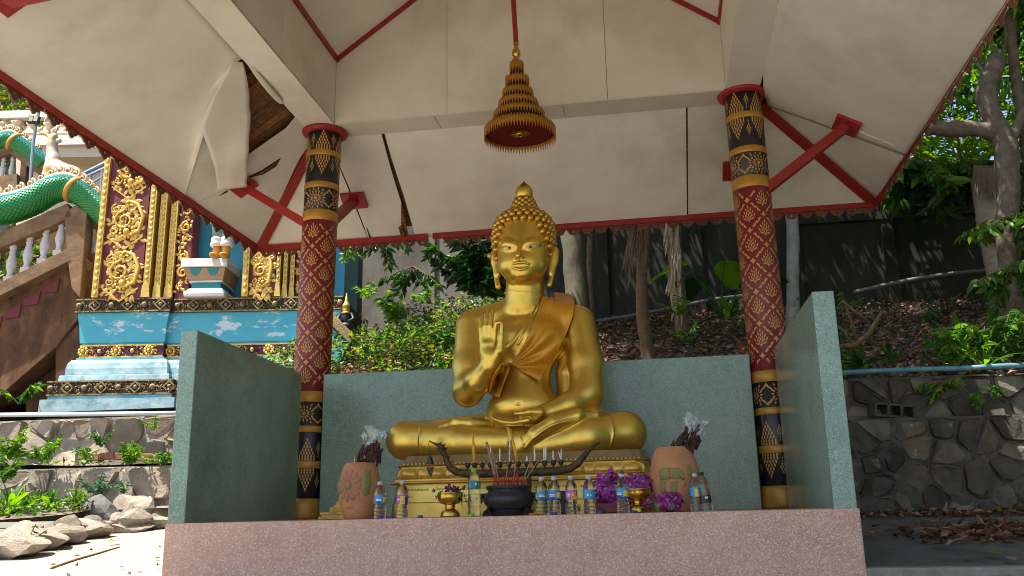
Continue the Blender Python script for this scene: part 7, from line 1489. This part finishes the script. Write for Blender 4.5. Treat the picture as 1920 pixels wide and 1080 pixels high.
# --- single plants
def plant(name, label, px, py, Y, kind, size, lm, seed, group=None, n=None, cat='plant', hang=False):
    """kind: tuft (blades from one root), stem (leafy stems), sprig (a branch seen hanging), broad (few big leaves on stalks)"""
    c = np.array(at(px, py, Y=Y)); t = thing(name, label, cat, tuple(c), 0, group); r = np.random.default_rng(seed); R_ = random.Random(seed); mats, wts = lm
    if kind == 'tuft':
        n = n or 26; b = B()
        for i in range(n): az, el = R_.uniform(0, 6.28), R_.uniform(.35, 1.4); l = size*R_.uniform(.6, 1.1); d = Vector((math.cos(az)*math.cos(el), math.sin(az)*math.cos(el), math.sin(el))); b.mi = R_.choices(range(len(mats)), wts)[0]; leafshape(b, (0, 0, 0), tuple(d*l), size*.13, .35, 6)
        b.obj('blades', list(mats), t)
    elif kind == 'broad':
        n = n or 5
        for i in range(n):
            az = R_.uniform(0, 6.28); h = size*R_.uniform(.6, 1.0); e = Vector((math.cos(az)*size*.5, math.sin(az)*size*.4, h)); b = B(); b.tube([(0, 0, 0), e*.5+Vector((0, 0, h*.12)), e], [.018, .014, .009], 6); s_ = b.obj('stalk', mats[0], t); b = B(); b.smooth = True; leafshape(b, tuple(e-Vector((math.cos(az), math.sin(az), 0))*.06), tuple(e+Vector((math.cos(az)*size*.55, math.sin(az)*size*.5, -size*.12))), size*.42, .3, 8); b.obj('leaf', R_.choices(mats, wts)[0], t)
    else:
        n = n or 7; Ps, Ds = [], []; b = B()
        for i in range(n):
            az = R_.uniform(0, 6.28); el = R_.uniform(.6, 1.4) if kind == 'stem' else R_.uniform(-1.0, .2); l = size*R_.uniform(.55, 1.1); d = Vector((math.cos(az)*math.cos(el), math.sin(az)*math.cos(el)*.7, math.sin(el))); pts = [Vector((0, 0, 0)), d*l*.5+Vector((0, 0, .05*l if kind == 'stem' else -.02*l)), d*l-Vector((0, 0, l*.12))]; b.tube(pts, [.010, .008, .004], 5); m = max(5, int(l/.055))
            for j in range(m):
                f_ = .25+.78*j/m; p = pts[0]*(1-f_)**2+pts[1]*2*f_*(1-f_)+pts[2]*f_*f_
                for sg in (-1, 1): a2 = az+sg*R_.uniform(.7, 1.4); Ps.append(p); Ds.append((math.cos(a2), math.sin(a2), R_.uniform(-.7, .3) if kind == 'stem' else R_.uniform(-1.3, -.2)))
        b.obj('stems', 'twig' if kind == 'sprig' else mats[0], t); ls = size*(.22 if kind == 'stem' else .30); leafobj('leaves', np.array([p[:] for p in Ps]), np.array(Ds), r.uniform(.7, 1.2, len(Ps))*ls, ls*.42, list(mats), wts, t, full=True)
    return t
BR, MD, DK = (('leaf_bright', 'leaf_mid'), (4, 2)), (('leaf_mid', 'leaf_bright', 'leaf_dark'), (4, 2, 1)), (('leaf_dark', 'leaf_mid'), (4, 1))
GS = 'plants growing on the slope behind the pavilion'
for a in (('hanging_branch', 'dark leafy branch hanging under the eave right of the left column', 722, 452, 4.6, 'sprig', .42, DK, 1, GS, 6), ('leafy_branch', 'bright backlit leaves hanging just right of the left column under the eave', 650, 462, 4.8, 'sprig', .26, BR, 2, GS, 7), ('leafy_branch', 'dark broad leaf branch hanging before the pale concrete wall', 775, 500, 5.2, 'sprig', .55, DK, 3, GS, 5), ('climbing_plant', 'upright dark leaved climber on the concrete wall left of the statue head', 868, 545, 6.4, 'stem', .85, DK, 4, GS, 8),
          ('dark_shrub', 'dense dark shrub close to the left ear of the statue', 905, 560, 6.2, 'stem', 1.1, DK, 5, GS, 18), ('young_shoot', 'thin sunlit yellow green shoot before the pale wall', 800, 570, 5.6, 'stem', .4, BR, 6, GS, 5), ('young_shoot', 'pale shoot with small leaves left in front of the pale wall', 690, 560, 6.0, 'stem', .42, BR, 7, GS, 4), ('leafy_shrub', 'sunlit shrub with glossy leaves in the middle of the ground cover', 745, 610, 5.0, 'stem', .55, MD, 8, GS, 12), ('leafy_shrub', 'darker shrub left of the raised hand of the statue', 838, 655, 4.4, 'stem', .5, MD, 9, GS, 10),
          ('taro_plant', 'big leaved taro plant glowing green behind the right column', 1352, 600, 6.6, 'broad', 1.0, MD, 10, GS, 5), ('strap_leaf_plant', 'strap leaved plant on a short stem behind the right column', 1368, 598, 5.9, 'tuft', .60, MD, 12, GS, 22), ('low_plant', 'low bright plant at the foot of the sheathed palm', 1272, 592, 5.3, 'stem', .32, BR, 13, GS, 8), ('low_plant', 'low dark green plant on the leaf litter right of the ringed palm', 1292, 640, 4.3, 'stem', .30, MD, 14, GS, 8), ('low_plant', 'small red tipped plant close to the right column', 1392, 660, 3.9, 'stem', .18, (('leaf_red', 'leaf_mid'), (2, 3)), 15, GS, 5),
          ('fan_leaf_plant', 'spiky fan leaved seedling on the slope right of the green wall', 1800, 640, 4.6, 'tuft', .46, BR, 16, GS, 20), ('strap_leaf_plant', 'tuft of dark strap leaves above the blue pipe next to the green wall', 1612, 690, 3.85, 'tuft', .40, MD, 17, GS, 26), ('strap_leaf_plant', 'tuft of strap leaves in the middle of the blue pipe', 1672, 682, 3.9, 'tuft', .34, MD, 18, GS, 22), ('leafy_plant', 'bright leafy plant spilling over the blue pipe', 1790, 690, 3.75, 'stem', .50, BR, 19, GS, 14), ('leafy_plant', 'mid green leafy plant behind the pipe at the right edge', 1880, 668, 3.9, 'stem', .55, MD, 20, GS, 14), ('leafy_plant', 'yellow green leafy plant at the far right end of the pipe', 1915, 640, 4.1, 'stem', .45, BR, 21, GS, 9),
          ('strap_leaf_plant', 'tall strap leaves crossing the blue pipe right of the leafy plant', 1850, 690, 3.7, 'tuft', .42, MD, 22, GS, 14), ('wall_plant', 'small bright plant rooted in the face of the right stone wall', 1832, 768, 3.4, 'stem', .24, BR, 23, GS, 7), ('wall_plant', 'small plant hanging low in the right stone wall', 1870, 748, 3.45, 'stem', .24, MD, 24, GS, 6), ('wall_plant', 'bright creeper falling from the pipe over the right wall', 1772, 715, 3.5, 'sprig', .34, BR, 25, GS, 8), ('seedling', 'round leaved seedling alone on the dark leaf litter', 1738, 605, 5.4, 'stem', .30, MD, 26, GS, 5), ('seedling', 'seedling with pale leaves next to the bare branch', 1590, 590, 5.2, 'stem', .32, BR, 27, GS, 4), ('seedling', 'small seedling on the litter below the pale trunk', 1576, 640, 4.6, 'stem', .3, MD, 28, GS, 6),
          ('vine', 'broad leaved vine hanging over the concrete wall beside the roof corner', 1720, 300, 7.6, 'sprig', 1.0, MD, 29, GS, 14), ('vine', 'dark leaved vine hanging right of the roof corner', 1770, 310, 7.8, 'sprig', .8, DK, 30, GS, 12), ('vine', 'broad dark leaves hanging below the sawn limb', 1822, 300, 7.4, 'sprig', .8, MD, 31, GS, 12), ('creeper', 'leafy creeper climbing the palm stump at the right edge', 1905, 400, 4.5, 'sprig', .7, MD, 32, GS, 12), ('creeper', 'lower leafy creeper at the right edge under the stump', 1900, 500, 4.4, 'sprig', .55, MD, 33, GS, 9), ('creeper', 'small pale leaved creeper on the stump left side', 1870, 410, 5.6, 'sprig', .5, BR, 34, GS, 6), ('arching_grass', 'arching yellow green grass blades on the slope at right', 1880, 590, 5.0, 'tuft', .5, BR, 35, GS, 9)): plant(*a)
b = B(); R_ = random.Random(5); bb = thing('bare_branch', 'bare forked brown branch lying right behind the green side wall', 'branch', tuple(at(1603, 655, Y=4.2))); o0 = np.array(bb.location)
for pts, rr in (([(1575, 650), (1605, 648), (1632, 622), (1650, 590), (1655, 585), (1668, 606)], [.03, .034, .03, .022, .016, .008]), ([(1632, 606), (1600, 582), (1578, 562)], [.014, .018, .014]), ([(1608, 640), (1592, 590), (1585, 570)], [.014, .012, .008]), ([(1600, 648), (1583, 622), (1572, 612)], [.018, .016, .012]), ([(1640, 600), (1610, 582), (1574, 576)], [.010, .010, .008])): b.smooth = True; b.tube([tuple(at(x, y, Y=4.2)-o0) for x, y in pts], rr, 7)
b.obj('branch_wood', 'twig', bb)
# --- left terrace plants
LT = 'plants on the sunlit terraces at left'
for a in (('leafy_weed', 'bright leafy weed at the left edge on the upper terrace', 18, 862, 3.7, 'stem', .42, BR, 41, LT, 12), ('leafy_weed', 'bright weed patch on the upper terrace second from the left edge', 78, 866, 3.8, 'stem', .34, BR, 42, LT, 12), ('leafy_weed', 'small weed growing out of the top stone wall', 102, 842, 4.4, 'stem', .24, MD, 43, LT, 6), ('leafy_weed', 'small dark weed hanging from the top stone wall', 190, 838, 4.4, 'stem', .28, MD, 44, LT, 8), ('leafy_weed', 'dense bright weed before the brick row', 240, 872, 3.85, 'stem', .34, BR, 45, LT, 14), ('leafy_weed', 'dark weed beside the green wall before the brick row', 302, 874, 3.9, 'stem', .26, MD, 46, LT, 9), ('leafy_weed', 'yellow green weed left of the brick row', 160, 862, 3.85, 'stem', .24, BR, 47, LT, 7), ('leafy_weed', 'single leafed weed at the right top of the stone wall near the pavilion', 288, 806, 4.5, 'stem', .24, BR, 48, LT, 4),
          ('grass_tuft', 'big tuft of long grass on the lower terrace at the left edge', 18, 968, 2.6, 'tuft', .52, BR, 49, LT, 26), ('grass_tuft', 'tuft of broad bright blades left of the boulder', 88, 960, 3.0, 'tuft', .40, BR, 50, LT, 24), ('leafy_weed', 'bright weed between the two grass tufts on the lower terrace', 50, 955, 3.1, 'stem', .32, BR, 51, LT, 12), ('leafy_weed', 'blue green weed behind the boulder', 182, 930, 3.65, 'stem', .30, (('leaf_blue', 'leaf_mid'), (3, 1)), 52, LT, 12), ('leafy_weed', 'blue green weed right of the boulder top', 232, 925, 3.75, 'stem', .22, (('leaf_blue', 'leaf_bright'), (3, 1)), 53, LT, 8), ('leafy_weed', 'weed in front of the boulder left side', 140, 955, 3.15, 'stem', .26, BR, 54, LT, 9), ('leafy_weed', 'broad leafed weed growing between the kerb rocks', 45, 1035, 1.55, 'stem', .30, MD, 55, LT, 7), ('leafy_weed', 'dark weed at the left edge before the middle wall', 8, 905, 3.3, 'stem', .40, MD, 56, LT, 10), ('leafy_weed', 'leafy plant in the dark gap under the stairs', 35, 758, 5.3, 'stem', .5, MD, 57, LT, 10)): plant(*a)
P = np.concatenate([np.stack([rng.uniform(-8, -4.95, 1500), rng.uniform(2.0, 3.85, 1500), np.zeros(1500)], 1)]); P[:, 2] = .02+.075*(P[:, 1]-1.2)+.02*(-4.6-P[:, 0])+rng.random(1500)*.10; P = P[vnoise(P, 1.4, 41) > -.1]; leafobj('ground_cover', P, rng.normal(size=P.shape)*[1, 1, .6]+[0, 0, .3], rng.uniform(.05, .11, len(P)), .04, ['leaf_bright', 'leaf_mid', 'leaf_blue', 'litter_tan', 'litter_brown'], [4, 3, 1, 1, 1], kind='stuff')
P = np.stack([rng.uniform(-9, -3.3, 1300), rng.uniform(4.05, 4.5, 1300), .72+rng.random(1300)*.12], 1); P = P[vnoise(P, 1.6, 43) > -.05]; leafobj('ground_cover', P, rng.normal(size=P.shape)*[1, 1, .6]+[0, 0, .3], rng.uniform(.05, .11, len(P)), .04, ['leaf_bright', 'leaf_mid', 'litter_tan'], [4, 3, .6], kind='stuff')
# --- fallen leaves on the paving
def gp(px, py): return at(px, py, P=GPN)
n = 900; X = rng.normal(0, .30, n)+gp(1880, 1003)[0]; Yq = rng.normal(0, .22, n)+gp(1880, 1003)[1]; P = np.stack([X, Yq, -.42+.11*Yq+.02+rng.random(n)*.05*np.exp(-((X-gp(1880, 1003)[0])/.4)**2)], 1); leafobj('leaf_heap', P, rng.normal(size=P.shape)*[1, 1, .25], rng.uniform(.07, .14, n), .045, ['litter_brown', 'litter_tan', 'litter_pink'], [6, 1.2, 1.5], kind='stuff')
n = 420; X = rng.uniform(2.6, 5.2, n); Yq = 3.1+rng.normal(0, .08, n)-.0*X; P = np.stack([X, Yq, -.42+.11*Yq+.03+rng.random(n)*.03], 1); leafobj('leaf_drift', P, rng.normal(size=P.shape)*[1, 1, .3], rng.uniform(.06, .12, n), .045, ['litter_brown', 'litter_tan', 'leaf_yellow'], [6, 1.5, .4], kind='stuff')
n = 40; X = rng.uniform(-4.3, -2.4, n); Yq = rng.uniform(-.6, 3.0, n); P = np.stack([X, Yq, -.42+.11*Yq+.022], 1); leafobj('leaf_scatter', P, rng.normal(size=P.shape)*[1, 1, .15], rng.uniform(.04, .10, n), .03, ['litter_brown', 'litter_tan', 'litter_pink'], [4, 2, 1], kind='stuff')
lm_ = {}
for px, py, m, lab in ((1687, 991, 'leaf_yellow', 'yellow fallen leaf lying left of the green one on the dark paving'), (1718, 987, 'leaf_bright', 'yellow green fallen leaf between the two yellow ones'), (1744, 985, 'marigold', 'orange yellow fallen leaf nearest the brown heap'), (1634, 1011, 'leaf_yellow', 'yellow green fallen leaf closest to the pink platform'), (1763, 1030, 'litter_tan', 'long tan fallen leaf in the middle of the dark paving'), (1820, 1052, 'leaf_bright', 'bright green fallen leaf near the lower right edge'), (1868, 1049, 'leaf_yellow', 'long yellow leaf right of the bright green one'), (1800, 972, 'leaf_yellow', 'yellow leaf at the foot of the wall left of the heap'), (1836, 977, 'marigold', 'small orange leaf above the brown heap'), (1888, 1006, 'leaf_blue', 'pale green leaf lying on top of the brown heap'), (1905, 988, 'leaf_bright', 'green leaf on the far side of the brown heap'), (1899, 1059, 'litter_tan', 'brown leaf in the lower right corner'), (1684, 1003, 'litter_brown', 'curled dark brown leaf below the leftmost yellow one'), (1644, 995, 'litter_brown', 'dark brown leaf left near the platform'), (212, 1022, 'marigold', 'small orange leaf on the sunlit paving above the stick')):
    c = gp(px, py); b = B(); a = random.uniform(0, 6.28); b.smooth = True; leafshape(b, (-.06*math.cos(a), -.06*math.sin(a), .012), (.07*math.cos(a), .07*math.sin(a), .02), .062, -.06, 6); o = b.obj('fallen_leaf', m); o.location = tuple(c+np.array([0, 0, .02])); tag(o, lab, 'leaf', 'single fallen leaves on the paving')
# --- trees and wooded hill far behind the temple
P = np.array([(x, y, max(2., 3+.42*(y-16)+.10*(-x-10))) for x in np.linspace(-70, -2, 36) for y in np.linspace(16, 60, 20)]); P[:, 2] += vnoise(P*[1, 1, 0], .2, 7)*1.5; F = np.array([(i*20+j, (i+1)*20+j, (i+1)*20+j+1, i*20+j+1) for i in range(35) for j in range(19)]); struct(place('far_hill', npmesh('far_hill', P, F, 'soil')))
for i, (px, py, off, s) in enumerate(((-30, 215, 12, 1.5), (30, 205, 14, 1.7), (70, 190, 17, 1.8), (10, 160, 20, 2.2), (110, 180, 19, 2.0), (-60, 180, 17, 2.0))):
    p = at(px, py, P=(TO+TN*off, TN)); lab = ['olive yellow tree beyond the white fence at the left edge', 'yellow leaved tree right behind the solar lamp', 'dry grey yellow tree just left of the roof corner', 'tall yellow tree on the hill behind the fence', 'far tree mostly hidden by the roof edge', 'olive tree left outside behind the fence'][i]
    tree('far_tree', lab, [(p[0], p[1], p[2]-4.5), (p[0]+.1, p[1], p[2]-2), (p[0], p[1], p[2]+.2)], [.2, .15, .06], 'bark_pale', [], [((p[0], p[1], p[2]+.2), (s*1.3, s*1.2, s), 110, 30, .28)], 'trees on the hill beyond the fence', lm=(('leaf_yellow', 'leaf_bright', 'litter_grey'), (4, 2, 3)), leaf=(.22, .11))
n = 12000; P = np.stack([rng.uniform(-45, -12, n), rng.uniform(24, 40, n), np.zeros(n)], 1); P[:, 2] = 3+.42*(P[:, 1]-16)+.10*(-P[:, 0]-10)+rng.random(n)*4.5; P = P[vnoise(P, .35, 5) > -.15]; leafobj('far_wood', P, rng.normal(size=P.shape), rng.uniform(.5, 1.0, len(P)), .4, ['leaf_yellow', 'leaf_mid', 'litter_grey', 'leaf_bright'], [3, 2, 3, 1], kind='stuff')
